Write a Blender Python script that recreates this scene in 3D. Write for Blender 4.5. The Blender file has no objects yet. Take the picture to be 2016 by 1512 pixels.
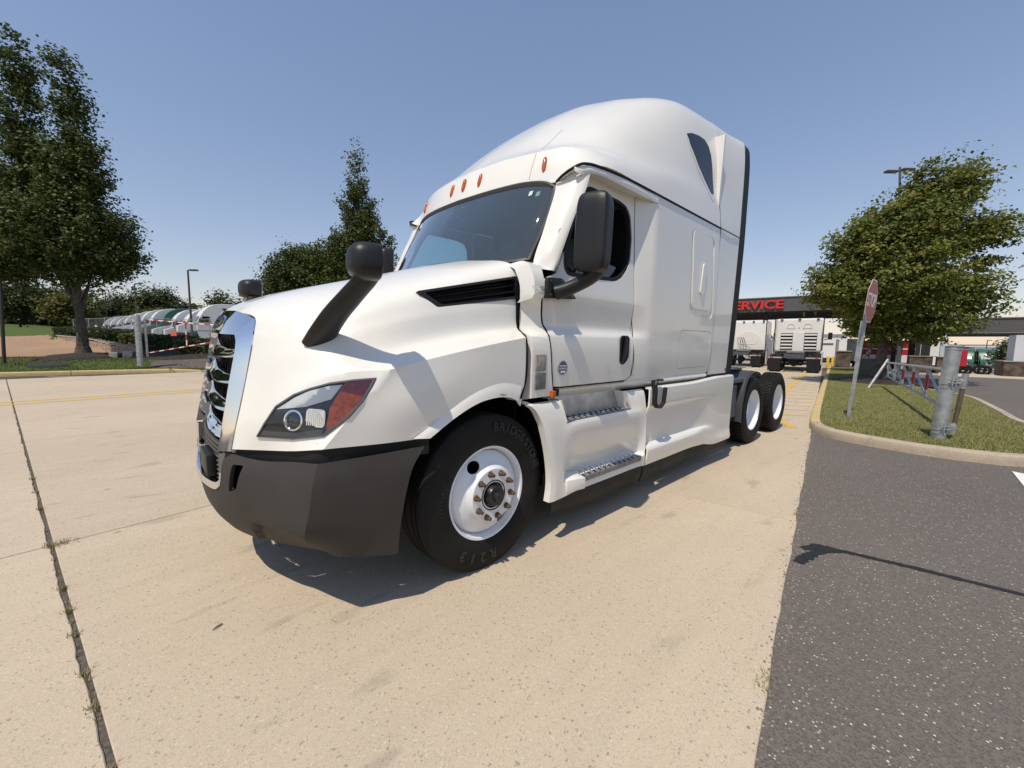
import bpy, bmesh, math, random
import numpy as np
from mathutils import Vector, Matrix
random.seed(7); np.random.seed(7)
scene = bpy.context.scene
COL = scene.collection
R_ = math.radians
# ---------------------------------------------------------------- camera, sky, sun, exposure
# World frame: X = forwards along the truck, Y = to the truck's left, Z = up, origin on the ground under the front axle.
cam_d = bpy.data.cameras.new('camera'); cam = bpy.data.objects.new('camera', cam_d); COL.objects.link(cam)
CF = 799.2/2016.0
cam_d.sensor_fit = 'HORIZONTAL'; cam_d.sensor_width = 36.0; cam_d.lens = 36.0*CF
cam_d.clip_start = 0.05; cam_d.clip_end = 3000
def cam_axes():
    A = R_(46.588); p = R_(5.746); ro = R_(.66)
    M = np.array([[-math.sin(A), -math.cos(A), 0], [math.cos(A), -math.sin(A), 0], [0, 0, 1.]])
    fw = np.array([0, math.cos(p), -math.sin(p)]); u = np.array([0, math.sin(p), math.cos(p)]); r = np.array([1., 0, 0])
    r2 = r*math.cos(ro)+u*math.sin(ro); u2 = -r*math.sin(ro)+u*math.cos(ro)
    return M@r2, M@u2, M@fw
_r, _u, _f = cam_axes()
cam.matrix_world = Matrix(((_r[0], _u[0], -_f[0], 1.630), (_r[1], _u[1], -_f[1], 3.092), (_r[2], _u[2], -_f[2], 1.458), (0, 0, 0, 1)))
scene.camera = cam
SUN_TO = Vector((.55, .14, 1.0)).normalized()            # direction towards the sun
world = bpy.data.worlds.new('World'); scene.world = world; world.use_nodes = True
wn = world.node_tree.nodes; wl = world.node_tree.links; wn.clear()
wo = wn.new('ShaderNodeOutputWorld'); wb = wn.new('ShaderNodeBackground'); ws = wn.new('ShaderNodeTexSky')
ws.sky_type = 'NISHITA'; ws.sun_disc = False
ws.sun_elevation = math.asin(SUN_TO.z); ws.sun_rotation = math.atan2(SUN_TO.x, SUN_TO.y)
ws.altitude = 0; ws.air_density = 1.3; ws.dust_density = .15; ws.ozone_density = 4.0
wb.inputs['Strength'].default_value = 0.15
wm = wn.new('ShaderNodeMix'); wm.data_type = 'RGBA'; wm.blend_type = 'MULTIPLY'; wm.inputs[0].default_value = 1.; wm.inputs[7].default_value = (1.68, 1.49, 1.55, 1)   # slightly hazy, less cyan sky
wg = wn.new('ShaderNodeGamma'); wg.inputs[1].default_value = .70; wl.new(ws.outputs[0], wg.inputs[0]); wh = wn.new('ShaderNodeHueSaturation'); wh.inputs['Saturation'].default_value = 1.12; wl.new(wg.outputs[0], wh.inputs['Color']); wl.new(wh.outputs[0], wm.inputs[6]); wl.new(wm.outputs[2], wb.inputs[0]); wl.new(wb.outputs[0], wo.inputs[0])
sd = bpy.data.lights.new('sun', 'SUN'); sd.energy = 4.6; sd.angle = R_(.53); sd.color = (1.0, .905, .755)
sun = bpy.data.objects.new('sun', sd); COL.objects.link(sun)
sun.rotation_euler = (-SUN_TO).to_track_quat('-Z', 'Y').to_euler()
scene.view_settings.view_transform = 'Standard'; scene.view_settings.look = 'None'
scene.view_settings.gamma = 1.0; scene.view_settings.exposure = -0.20
scene.view_settings.use_curve_mapping = False
scene.render.engine = 'CYCLES'
scene.cycles.transparent_max_bounces = 24
scene.cycles.max_bounces = 8
scene.cycles.use_denoising = True

# ---------------------------------------------------------------- materials
MATS = {}
def mat(name, col, rough=.5, metal=0., coat=0., spec=.5, noise=0., nscale=8., bump=0., bscale=60., trans=0., emis=None, coat_r=.05, detail=4., col2=None, ior=1.45):
    if name in MATS: return MATS[name]
    m = bpy.data.materials.new(name); m.use_nodes = True
    nt = m.node_tree; bs = nt.nodes['Principled BSDF']
    bs.inputs['Base Color'].default_value = (*col, 1); bs.inputs['Roughness'].default_value = rough
    bs.inputs['Metallic'].default_value = metal; bs.inputs['Specular IOR Level'].default_value = spec
    bs.inputs['Coat Weight'].default_value = coat; bs.inputs['Coat Roughness'].default_value = coat_r
    bs.inputs['Transmission Weight'].default_value = trans; bs.inputs['IOR'].default_value = ior
    if emis: bs.inputs['Emission Color'].default_value = (*emis[:3], 1); bs.inputs['Emission Strength'].default_value = emis[3]
    tc = None
    if noise or bump:
        tc = nt.nodes.new('ShaderNodeTexCoord')
    if noise:
        n = nt.nodes.new('ShaderNodeTexNoise'); n.inputs['Scale'].default_value = nscale; n.inputs['Detail'].default_value = detail
        nt.links.new(tc.outputs['Object'], n.inputs['Vector'])
        mx = nt.nodes.new('ShaderNodeMix'); mx.data_type = 'RGBA'
        c2 = col2 if col2 else tuple(c*(1-noise) for c in col)
        c1 = col if col2 else tuple(min(1, c*(1+noise*.6)) for c in col)
        mx.inputs[6].default_value = (*c1, 1); mx.inputs[7].default_value = (*c2, 1)
        mr = nt.nodes.new('ShaderNodeMapRange'); mr.inputs[1].default_value = .35; mr.inputs[2].default_value = .65
        nt.links.new(n.outputs['Fac'], mr.inputs[0]); nt.links.new(mr.outputs[0], mx.inputs[0])
        nt.links.new(mx.outputs[2], bs.inputs['Base Color'])
    if bump:
        n2 = nt.nodes.new('ShaderNodeTexNoise'); n2.inputs['Scale'].default_value = bscale; n2.inputs['Detail'].default_value = 3
        nt.links.new(tc.outputs['Object'], n2.inputs['Vector'])
        b = nt.nodes.new('ShaderNodeBump'); b.inputs['Strength'].default_value = bump; b.inputs['Distance'].default_value = .01
        nt.links.new(n2.outputs['Fac'], b.inputs['Height']); nt.links.new(b.outputs[0], bs.inputs['Normal'])
    MATS[name] = m
    return m
def glass_mat(name, tint, refl_rough=.02, ior=1.5, boost=1.0, diff=0.):
    if name in MATS: return MATS[name]
    m = bpy.data.materials.new(name); m.use_nodes = True; nt = m.node_tree; nt.nodes.clear()
    o = nt.nodes.new('ShaderNodeOutputMaterial'); t = nt.nodes.new('ShaderNodeBsdfTransparent'); g = nt.nodes.new('ShaderNodeBsdfGlossy')
    t.inputs[0].default_value = (*tint, 1); g.inputs['Roughness'].default_value = refl_rough; g.inputs[0].default_value = (1, 1, 1, 1)
    fr = nt.nodes.new('ShaderNodeFresnel'); fr.inputs[0].default_value = ior
    mx = nt.nodes.new('ShaderNodeMixShader')
    ml = nt.nodes.new('ShaderNodeMath'); ml.operation = 'MULTIPLY'; ml.inputs[1].default_value = boost; ml.use_clamp = True
    nt.links.new(fr.outputs[0], ml.inputs[0]); nt.links.new(ml.outputs[0], mx.inputs[0])
    src = t.outputs[0]
    if diff:
        d = nt.nodes.new('ShaderNodeBsdfDiffuse'); d.inputs[0].default_value = (.42, .58, .64, 1)
        m2 = nt.nodes.new('ShaderNodeMixShader'); m2.inputs[0].default_value = diff
        nt.links.new(t.outputs[0], m2.inputs[1]); nt.links.new(d.outputs[0], m2.inputs[2]); src = m2.outputs[0]
    nt.links.new(src, mx.inputs[1]); nt.links.new(g.outputs[0], mx.inputs[2]); nt.links.new(mx.outputs[0], o.inputs[0])
    MATS[name] = m
    return m
M_WHITE = mat('white_paint', (.77, .755, .70), .32, coat=.7, coat_r=.04, noise=.03, nscale=1.3)
M_WHITE2 = mat('white_paint_plain', (.78, .77, .74), .4, coat=.3)
M_GREYP = mat('grey_bumper_plastic', (.042, .038, .035), .62, spec=.35, noise=.08, nscale=3, bump=.05, bscale=900)
M_BLACKP = mat('black_plastic', (.016, .016, .017), .42, spec=.4, bump=.06, bscale=700)
M_BLACK = mat('black_trim', (.012, .012, .013), .6, spec=.3)
M_DARK = mat('dark_cavity', (.006, .006, .007), .9, spec=.1)
M_RUBBER = mat('tyre_rubber', (.0115, .011, .0105), .72, spec=.3, noise=.25, nscale=6)
M_FLAP = mat('rubber_skirt', (.028, .026, .024), .7, spec=.3, noise=.3, nscale=4)
M_CHROME = mat('chrome', (.82, .83, .85), .06, metal=1.)
M_STEEL = mat('galvanised_steel', (.42, .44, .45), .45, metal=.7, noise=.25, nscale=14)
M_ALU = mat('brushed_aluminium', (.5, .5, .5), .38, metal=.85, noise=.2, nscale=9)
M_RUST = mat('rusty_nut', (.16, .10, .06), .55, metal=.5, noise=.4, nscale=60)
M_WHEEL = mat('white_wheel_paint', (.72, .74, .77), .35, coat=.3)
M_AMBER = mat('amber_lens', (.52, .10, .010), .15, coat=.6, noise=.35, nscale=40)
M_AMBERH = mat('amber_headlamp', (.55, .105, .012), .12, coat=.6, noise=.35, nscale=40)
M_AMBERD = mat('amber_lens_dark', (.24, .022, .010), .12, coat=.8, noise=.3, nscale=40)
M_WSGLASS = glass_mat('windscreen_glass', (.62, .82, .85), .015, 1.5, 2.2, diff=.07)
M_GLASS = glass_mat('side_glass', (.72, .84, .86), .02, 1.5, 1.6)
M_DGLASS = mat('dark_glass', (.006, .008, .011), .06, coat=.2)
M_LENS = glass_mat('headlight_lens', (.95, .96, .97), .03, 1.4, .8)
M_INT = mat('interior_grey', (.13, .135, .135), .75, noise=.1, nscale=10)
M_INTL = mat('interior_light', (.30, .31, .31), .8)
M_FRAME = mat('chassis_grey', (.07, .08, .09), .5, noise=.2, nscale=7)

# ---------------------------------------------------------------- mesh helpers
LEAN = R_(-2.0)          # the body leans a little towards its left side on its springs
def cr1(P, n, sharp=()):
    """Catmull-Rom through the rows of P (k,3), n steps a span, corners kept at the sharp indices."""
    P = np.asarray(P, float); k = len(P); out = []
    for i in range(k-1):
        p1, p2 = P[i], P[i+1]
        p0 = P[i-1] if i > 0 and i not in sharp else 2*p1-p2
        p3 = P[i+2] if i+2 < k and (i+1) not in sharp else 2*p2-p1
        d1 = max(1e-6, np.linalg.norm(p1-p0))**.5; d2 = max(1e-6, np.linalg.norm(p2-p1))**.5; d3 = max(1e-6, np.linalg.norm(p3-p2))**.5
        m1 = (p1-p0)/d1-(p2-p0)/(d1+d2)+(p2-p1)/d2; m2 = (p2-p1)/d2-(p3-p1)/(d2+d3)+(p3-p2)/d3
        m1 = m1*d2; m2 = m2*d2
        for s in range(n):
            t = s/n
            out.append((2*t**3-3*t**2+1)*p1+(t**3-2*t**2+t)*m1+(-2*t**3+3*t**2)*p2+(t**3-t**2)*m2)
    out.append(P[-1])
    return np.array(out)
def gridpts(rows, nu, nv, us=(), vs=(), us_from=None, us_to=None):
    a = np.array([cr1(r, nv, vs) for r in rows])                 # (u, V, 3)
    cols = []
    for j in range(a.shape[1]):
        s = us
        if us_from is not None and j < us_from*nv-1: s = ()
        if us_to is not None and j > us_to*nv: s = ()
        cols.append(cr1(a[:, j], nu, s))
    return np.array(cols).transpose(1, 0, 2)
def gridfaces(nu, nv, off=0, flip=False):
    F = []
    for i in range(nu-1):
        for j in range(nv-1):
            a = off+i*nv+j
            f = (a, a+1, a+nv+1, a+nv)
            F.append(f[::-1] if flip else f)
    return F
def newobj(name, V, F, m, parent=None, smooth=True, lean=None, angle=35, mats=None, fm=None):
    me = bpy.data.meshes.new(name)
    me.from_pydata([tuple(map(float, v)) for v in V], [], [tuple(f) for f in F])
    me.validate(); me.update()
    if mats:
        for q in mats: me.materials.append(q)
        if fm is not None and len(fm) == len(me.polygons): me.polygons.foreach_set('material_index', fm)
    elif m: me.materials.append(m)
    fin(me, smooth, angle)
    o = bpy.data.objects.new(name, me); COL.objects.link(o)
    if parent is not None: o.parent = parent
    if lean: o.rotation_euler.x = LEAN
    return o
def fin(me, smooth=True, angle=35):
    me.polygons.foreach_set('use_smooth', [smooth]*len(me.polygons))
    if smooth and angle: me.set_sharp_from_angle(angle=R_(angle))
    me.update()
def recalc(o):
    bm = bmesh.new(); bm.from_mesh(o.data); bmesh.ops.recalc_face_normals(bm, faces=bm.faces); bm.to_mesh(o.data); bm.free(); o.data.update()
def bake(o, angle=35):
    bpy.context.view_layer.update()
    dg = bpy.context.evaluated_depsgraph_get(); dg.update()
    me = bpy.data.meshes.new_from_object(o.evaluated_get(dg)); old = o.data
    o.modifiers.clear(); o.data = me
    if old.users == 0: bpy.data.meshes.remove(old)
    fin(me, True, angle)
    return o
def solid(o, t, offset=-1):
    md = o.modifiers.new('s', 'SOLIDIFY'); md.thickness = t; md.offset = offset; md.use_even_offset = False
    return bake(o)
def boolean(o, cutters, op='DIFFERENCE', angle=35):
    for c in cutters:
        md = o.modifiers.new('b', 'BOOLEAN'); md.object = c; md.operation = op; md.solver = 'EXACT'
    bake(o, angle)
    return o
def kill(*objs):
    for o in objs:
        me = o.data; bpy.data.objects.remove(o)
        if me and me.users == 0: bpy.data.meshes.remove(me)
def dupe(o, name, parent=None):
    c = o.copy(); c.data = o.data.copy(); c.name = name; COL.objects.link(c); c.parent = parent
    return c
def prism(outline, d, depth, name='cutter', inner=None, lean=False):
    """closed prism through a 3D outline, extruded both ways along d; inner = hole outline"""
    P = np.array(outline, float); d = np.array(d, float); d /= np.linalg.norm(d); n = len(P)
    a = P-d*depth; b = P+d*depth
    if inner is None:
        V = list(a)+list(b); F = [tuple(range(n))[::-1], tuple(range(n, 2*n))]
        F += [(i, (i+1) % n, n+(i+1) % n, n+i) for i in range(n)]
    else:
        Q = np.array(inner, float); V = list(a)+list(b)+list(Q-d*depth)+list(Q+d*depth); F = []
        for i in range(n):
            j = (i+1) % n
            F += [(i, j, n+j, n+i), (2*n+i, 3*n+i, 3*n+j, 2*n+j), (i, 2*n+i, 2*n+j, j), (n+i, n+j, 3*n+j, 3*n+i)]
    o = newobj(name, V, F, None, smooth=False); recalc(o)
    if lean: o.rotation_euler.x = LEAN
    return o
def rrect(c, ax, ay, w, h, r, n=5):
    c = np.array(c, float); ax = np.array(ax, float); ay = np.array(ay, float); out = []
    for sx, sy, a0 in ((1, 1, 0), (-1, 1, 90), (-1, -1, 180), (1, -1, 270)):
        for k in range(n+1):
            a = R_(a0+90*k/n)
            out.append(c+ax*(sx*(w/2-r)+r*math.cos(a))+ay*(sy*(h/2-r)+r*math.sin(a)))
    return np.array(out)
def roundpoly(P, r, n=4):
    P = np.array(P, float); k = len(P); out = []
    for i in range(k):
        p = P[i]; a = P[i-1]-p; b = P[(i+1) % k]-p
        la, lb = np.linalg.norm(a), np.linalg.norm(b); q = min(r[i] if hasattr(r, '__len__') else r, .45*la, .45*lb)
        s = p+a/la*q; e = p+b/lb*q
        for t in np.linspace(0, 1, n+1): out.append((1-t)**2*s+2*t*(1-t)*p+t*t*e)
    return np.array(out)
class MB:
    """collects shapes into one mesh"""
    def __init__(s): s.V = []; s.F = []; s.mi = []; s.m = 0
    def add(s, V, F):
        o = len(s.V); s.V += [tuple(map(float, v)) for v in V]; s.F += [tuple(i+o for i in f) for f in F]; s.mi += [s.m]*len(F); return s
    def box(s, c, d, rot=None, bev=0.):
        x, y, z = [q/2 for q in d]
        if bev > 0:
            b = min(bev, x*.9, y*.9, z*.9); V = []; F = []
            bm = bmesh.new(); bmesh.ops.create_cube(bm, size=1.)
            for v in bm.verts: v.co = Vector((v.co.x*2*x, v.co.y*2*y, v.co.z*2*z))
            bmesh.ops.bevel(bm, geom=bm.edges[:], offset=b, segments=2, profile=.6, affect='EDGES')
            bm.verts.index_update(); V = [v.co.copy() for v in bm.verts]; F = [[v.index for v in f.verts] for f in bm.faces]; bm.free()
        else:
            V = [Vector((sx*x, sy*y, sz*z)) for sx in (-1, 1) for sy in (-1, 1) for sz in (-1, 1)]
            F = [(0, 1, 3, 2), (4, 6, 7, 5), (0, 4, 5, 1), (2, 3, 7, 6), (0, 2, 6, 4), (1, 5, 7, 3)]
        if rot is not None: V = [rot @ v for v in V]
        return s.add([v+Vector(c) for v in V], F)
    def tube(s, pts, r, n=10, cap=True, ry=None, up=(0, 0, 1)):
        pts = [Vector(p) for p in pts]; k = len(pts); rs = r if hasattr(r, '__len__') else [r]*k; V = []; F = []
        for i, p in enumerate(pts):
            t = (pts[min(i+1, k-1)]-pts[max(i-1, 0)]).normalized(); u = Vector(up)
            if abs(t.dot(u)) > .95: u = Vector((1, 0, 0)) if abs(t.x) < .9 else Vector((0, 1, 0))
            a = t.cross(u).normalized(); b = a.cross(t)
            f2 = ry[i] if ry is not None else rs[i]
            for j in range(n):
                an = 2*math.pi*j/n; V.append(p+a*rs[i]*math.cos(an)+b*f2*math.sin(an))
        for i in range(k-1):
            for j in range(n): F.append((i*n+j, i*n+(j+1) % n, (i+1)*n+(j+1) % n, (i+1)*n+j))
        if cap: F.append(tuple(range(n))[::-1]); F.append(tuple((k-1)*n+j for j in range(n)))
        return s.add(V, F)
    def lathe(s, prof, c=(0, 0, 0), axis='Y', n=48, close=False):
        V = []; F = []; k = len(prof)
        for j in range(n):
            a = 2*math.pi*j/n; ca, sa = math.cos(a), math.sin(a)
            for r, h in prof:
                if axis == 'Y': V.append((c[0]+r*ca, c[1]+h, c[2]+r*sa))
                elif axis == 'X': V.append((c[0]+h, c[1]+r*ca, c[2]+r*sa))
                else: V.append((c[0]+r*ca, c[1]+r*sa, c[2]+h))
        for j in range(n):
            j2 = (j+1) % n
            for i in range(k-1): F.append((j*k+i, j2*k+i, j2*k+i+1, j*k+i+1))
            if close: F.append((j*k+k-1, j2*k+k-1, j2*k, j*k))
        return s.add(V, F)
    def ngon(s, P, t=None, d=None):
        """flat plate from an outline with thickness t along d"""
        P = [Vector(p) for p in P]; n = len(P)
        if not t: return s.add(P, [tuple(range(n))])
        d = Vector(d).normalized()*t
        return s.add(P+[p+d for p in P], [tuple(range(n))[::-1], tuple(range(n, 2*n))]+[(i, (i+1) % n, n+(i+1) % n, n+i) for i in range(n)])
    def build(s, name, m, parent=None, smooth=True, lean=None, angle=35, mirror=False, mats=None, fix=True):
        V = [(x, -y, z) for x, y, z in s.V] if mirror else s.V
        F = [f[::-1] for f in s.F] if mirror else s.F
        o = newobj(name, V, F, m, parent, False, lean, angle, mats, s.mi if mats else None)
        if fix: recalc(o)
        fin(o.data, smooth, angle)
        return o
def empty(name, loc=(0, 0, 0), rz=0., label=None, cat=None, group=None):
    o = bpy.data.objects.new(name, None); COL.objects.link(o); o.location = loc; o.rotation_euler.z = rz; o.empty_display_size = .3
    if label: tag(o, label, cat, group)
    return o
def tag(o, label=None, cat=None, group=None, kind=None):
    if label: o['label'] = label
    if cat: o['category'] = cat
    if group: o['group'] = group
    if kind: o['kind'] = kind
    return o
def copy_tree(o, parent=None):
    c = o.copy(); COL.objects.link(c); c.parent = parent
    for ch in list(o.children): copy_tree(ch, c)
    return c
def textmesh(txt, size, depth, m, name, parent=None, extr=True, bold=0., align='CENTER', sx=1., lean=None):
    cu = bpy.data.curves.new('t', 'FONT'); cu.body = txt; cu.size = size; cu.extrude = depth; cu.align_x = align; cu.align_y = 'CENTER'; cu.offset = bold
    cu.resolution_u = 3
    t = bpy.data.objects.new('t', cu); COL.objects.link(t)
    bpy.context.view_layer.update(); dg = bpy.context.evaluated_depsgraph_get()
    me = bpy.data.meshes.new_from_object(t.evaluated_get(dg)); bpy.data.objects.remove(t); bpy.data.curves.remove(cu)
    for v in me.vertices: v.co.x *= sx
    me.materials.clear(); me.materials.append(m); me.name = name
    o = bpy.data.objects.new(name, me); COL.objects.link(o); o.parent = parent
    if lean: o.rotation_euler.x = LEAN
    return o
def frame_to(o, origin, ax, ay):
    """put an XY-plane mesh so that its x runs along ax and y along ay (local coordinates of its parent)"""
    ax = Vector(ax).normalized(); az = ax.cross(Vector(ay)).normalized(); ay = az.cross(ax)
    o.data.transform(Matrix(((ax.x, ay.x, az.x, origin[0]), (ax.y, ay.y, az.y, origin[1]), (ax.z, ay.z, az.z, origin[2]), (0, 0, 0, 1))))
    o.data.update(); return o
# ================================================================ the semi truck
truck = empty('semi_truck', label='white sleeper cab semi truck parked in the foreground, grey bumper and chrome grille', cat='truck')
N = np.array
def mir(P): return N(P, float)*N([1, -1, 1.])
def both(fn):
    for s in (1, -1): fn(s)
def sym_loft(name, rows, nu, nv, us=(), vs=(), us_from=None, us_to=None, th=.012, m=None, parent=truck):
    """rows start on the centre plane (Y=0); builds both halves as one mesh"""
    G = gridpts(rows, nu, nv, us, vs, us_from, us_to); a, b_, _ = G.shape
    L = G.reshape(-1, 3); Rr = L*N([1, -1, 1.])
    V = list(L)+list(Rr); F = gridfaces(a, b_)+gridfaces(a, b_, a*b_, True)
    o = newobj(name, V, F, m or M_WHITE, parent, lean=True)
    bm = bmesh.new(); bm.from_mesh(o.data); bmesh.ops.remove_doubles(bm, verts=bm.verts, dist=.0008)
    bmesh.ops.recalc_face_normals(bm, faces=bm.faces); bm.to_mesh(o.data); bm.free()
    return o
def loft(name, rows, nu, nv, us=(), vs=(), m=None, parent=truck, mirror=False, th=0, lean=True):
    G = gridpts(rows, nu, nv, us, vs); a, b_, _ = G.shape; L = G.reshape(-1, 3)
    if mirror: L = L*N([1, -1, 1.])
    o = newobj(name, L, gridfaces(a, b_, 0, mirror), m or M_WHITE, parent, lean=lean)
    if th: solid(o, th)
    return o
def outward(o, ref):
    """make an open sheet's normals point along ref"""
    n = sum((p.normal*p.area for p in o.data.polygons), Vector())
    if n.dot(Vector(ref)) < 0: o.data.flip_normals()
    return o
# ---------------------------------------------------------------- hood
hood_rows = [
 [(1.168,0,1.635),(1.155,.28,1.626),(1.118,.485,1.588),(1.137,.515,1.50),(1.155,.515,1.40),(1.18,.515,1.27),(1.205,.515,1.15),(1.235,.515,1.02),(1.258,.515,.90)],
 [(1.105,0,1.68),(1.095,.30,1.67),(1.05,.565,1.61),(1.075,.625,1.50),(1.10,.65,1.385),(1.12,.665,1.27),(1.14,.68,1.15),(1.157,.69,1.03),(1.155,.69,.918)],
 [(.95,0,1.745),(.95,.34,1.735),(.905,.675,1.635),(.90,.80,1.51),(.895,.875,1.435),(.90,.925,1.38),(.925,.965,1.322),(1.015,.935,1.13),(1.065,.92,.953)],
 [(.75,0,1.812),(.75,.38,1.80),(.725,.78,1.682),(.72,.89,1.55),(.71,.97,1.435),(.69,1.05,1.385),(.665,1.13,1.358),(.84,1.105,1.158),(.98,1.07,.982)],
 [(.45,0,1.898),(.45,.48,1.885),(.42,.878,1.778),(.44,.96,1.635),(.45,1.005,1.495),(.45,1.08,1.445),(.45,1.15,1.408),(.56,1.165,1.17),(.66,1.14,.98)],
 [(.1,0,2.0),(.1,.56,1.985),(.1,.935,1.872),(.1,.995,1.70),(.1,1.03,1.56),(.1,1.1,1.515),(.1,1.17,1.478),(.14,1.18,1.24),(.16,1.175,.98)],
 [(-.22,0,2.095),(-.275,.60,2.082),(-.325,.962,2.012),(-.305,1.03,1.77),(-.29,1.05,1.605),(-.28,1.11,1.565),(-.26,1.172,1.538),(-.25,1.182,1.26),(-.2,1.18,.98)],
]
hood = sym_loft('hood', hood_rows, 8, 7, us=(3,), vs=(3,6), us_from=5.6)
solid(hood, .012)
# wheel arch opening
arch = [(.80,.6),(.60,.90),(.47,.978),(.454,.989),(.305,1.078),(.127,1.150),(-.033,1.168),(-.13,1.155),(-.185,1.13),(-.23,1.08),(-.5,1.06),(-.5,.6)]
arch_c = [prism([(x, s*1.1, z) for x, z in arch], (0, 1, 0), .35, lean=True) for s in (1, -1)]
# headlight outline on the front face
HL = [(1.176,.70,.995),(1.150,.755,1.075),(1.11,.81,1.165),(1.046,.88,1.228),(.985,.935,1.262),(.911,.99,1.290),(.82,1.05,1.307),(.728,1.10,1.316),(.752,1.105,1.275),(.797,1.10,1.202),(.861,1.09,1.128),(.968,1.055,1.043),(1.064,.90,1.008)]
HD = N([.80,.58,.16]); HD /= np.linalg.norm(HD)
VENT = [(.40,.915,1.782),(-.312,1.0,1.945),(-.312,1.035,1.797),(.285,.955,1.695)]
VD = N([.10,.97,.22]); VD /= np.linalg.norm(VD)
from mathutils.bvhtree import BVHTree
bm0 = bmesh.new(); bm0.from_mesh(hood.data); HBVH = BVHTree.FromBMesh(bm0); bm0.free()
EYE = Vector((1.63, 3.04, 1.565))
def onhood(P, sub=4):
    out = []; P = [Vector(tuple(map(float, p))) for p in P]; n = len(P)
    for i in range(n):
        for k in range(sub):
            p = P[i].lerp(P[(i+1) % n], k/sub); d = (p-EYE).normalized(); h = HBVH.ray_cast(EYE, d)[0]
            out.append(tuple(h if h is not None else p))
    return N(out)
HL = onhood(HL, 3)
cut = []
for s in (1, -1):
    f = (lambda P: P) if s == 1 else mir
    cut.append(prism(f(roundpoly(VENT, .015)), f(VD), .09, lean=True))
boolean(hood, arch_c+cut)
bpy.context.view_layer.update()
# arch flare
for s in (1, -1):
    outer = [(.56,1.172,.99),(.45,1.172,1.05),(.35,1.173,1.112),(.235,1.176,1.178),(.113,1.178,1.228),(.0,1.18,1.252),(-.077,1.18,1.258),(-.15,1.18,1.25),(-.225,1.182,1.222)]
    inner = [(.468,1.192,.982),(.385,1.195,1.033),(.305,1.196,1.078),(.21,1.197,1.122),(.127,1.198,1.150),(.04,1.198,1.164),(-.033,1.198,1.167),(-.11,1.197,1.158),(-.185,1.196,1.13)]
    back = [(x-.0, y-.10, z-.004) for x, y, z in inner]
    mid = [tuple((N(a)*.5+N(b)*.5)+N([0,.003,0])) for a, b in zip(outer, inner)]
    rows = [outer, mid, inner, back]
    rows = [list(map(tuple, mir(r))) if s < 0 else r for r in rows]
    o = loft('wheel_arch_flare', rows, 4, 4, us=(2,)); outward(o, (0, s, .3)); solid(o, .006)
# side vents
for s in (1, -1):
    f = (lambda P: N(P, float)) if s == 1 else mir
    V4 = N(VENT); c = V4.mean(0)
    vent = MB()
    def at(u, v, d=0): return (V4[0]*(1-u)+V4[1]*u)*(1-v)+(V4[3]*(1-u)+V4[2]*u)*v+VD*d
    o4 = [at(0,0), at(1,0), at(1,1), at(0,1)]; ins = [at(.045,.13), at(.975,.10), at(.975,.90), at(.075,.87)]
    ro = roundpoly(o4, .015); ri = roundpoly(ins, .02); n = len(ro)
    vv = [p+VD*.007 for p in ro]+[p+VD*.009 for p in ri]+[p-VD*.07 for p in ri]+[p-VD*.03 for p in ro]
    ff = []
    for i in range(n):
        j = (i+1) % n; ff += [(i, j, n+j, n+i), (n+i, n+j, 2*n+j, 2*n+i), (3*n+i, 3*n+j, j, i)]
    vent.add(vv, ff); vent.add([p-VD*.07 for p in ri], [tuple(range(n))])
    ve = vent.build('side_vent', M_BLACKP, truck, lean=True, mirror=s < 0)
    for v0, v1 in ((.20,.36),(.52,.66)):
        sl = MB(); sl.add([at(.07,v0,-.05),at(.975,v0,-.05),at(.975,v1,-.004),at(.075+.03*v1,v1,-.004),at(.07,v0+.05,-.055),at(.975,v0+.05,-.055),at(.975,v1+.05,-.012),at(.085+.03*v1,v1+.05,-.012)],[(0,1,2,3),(7,6,5,4),(3,2,6,7),(0,4,5,1),(0,3,7,4),(1,5,6,2)])
        sl.build('louvre', M_BLACKP, ve, mirror=s < 0, smooth=False)
# ---------------------------------------------------------------- headlights
def conform(src, outline, d, shift, name, m, parent, depth=.07, lean_child=True, outd=.03):
    dn = N(d, float)/np.linalg.norm(N(d, float)); c = prism(N(outline, float)-dn*(depth-outd if depth < .08 else 0), d, depth, lean=True)
    o = dupe(src, name, parent); o.rotation_euler.x = LEAN
    boolean(o, [c], 'INTERSECT'); kill(c)
    dv = Vector(tuple(float(q) for q in d)).normalized()*shift
    for v in o.data.vertices: v.co += dv
    o.data.materials.clear(); o.data.materials.append(m)
    for p in o.data.polygons: p.material_index = 0
    if not lean_child: o.rotation_euler.x = 0
    return o
def shrink(P, k, c=None):
    P = N(P, float); c = P.mean(0) if c is None else N(c); return c+(P-c)*k
def inset(P, w):
    P = N(P, float); c = P.mean(0); n = len(P); out = []
    for i in range(n):
        a = P[i]-P[i-1]; b = P[(i+1) % n]-P[i]; nn = np.cross(a/np.linalg.norm(a)+b/np.linalg.norm(b), HD); nn /= np.linalg.norm(nn)
        if nn@(c-P[i]) < 0: nn = -nn
        out.append(P[i]+nn*w)
    return N(out)
from mathutils.geometry import delaunay_2d_cdt
HU = N([-HD[1], HD[0], 0]); HU /= np.linalg.norm(HU); HV = np.cross(HD, HU)
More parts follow.
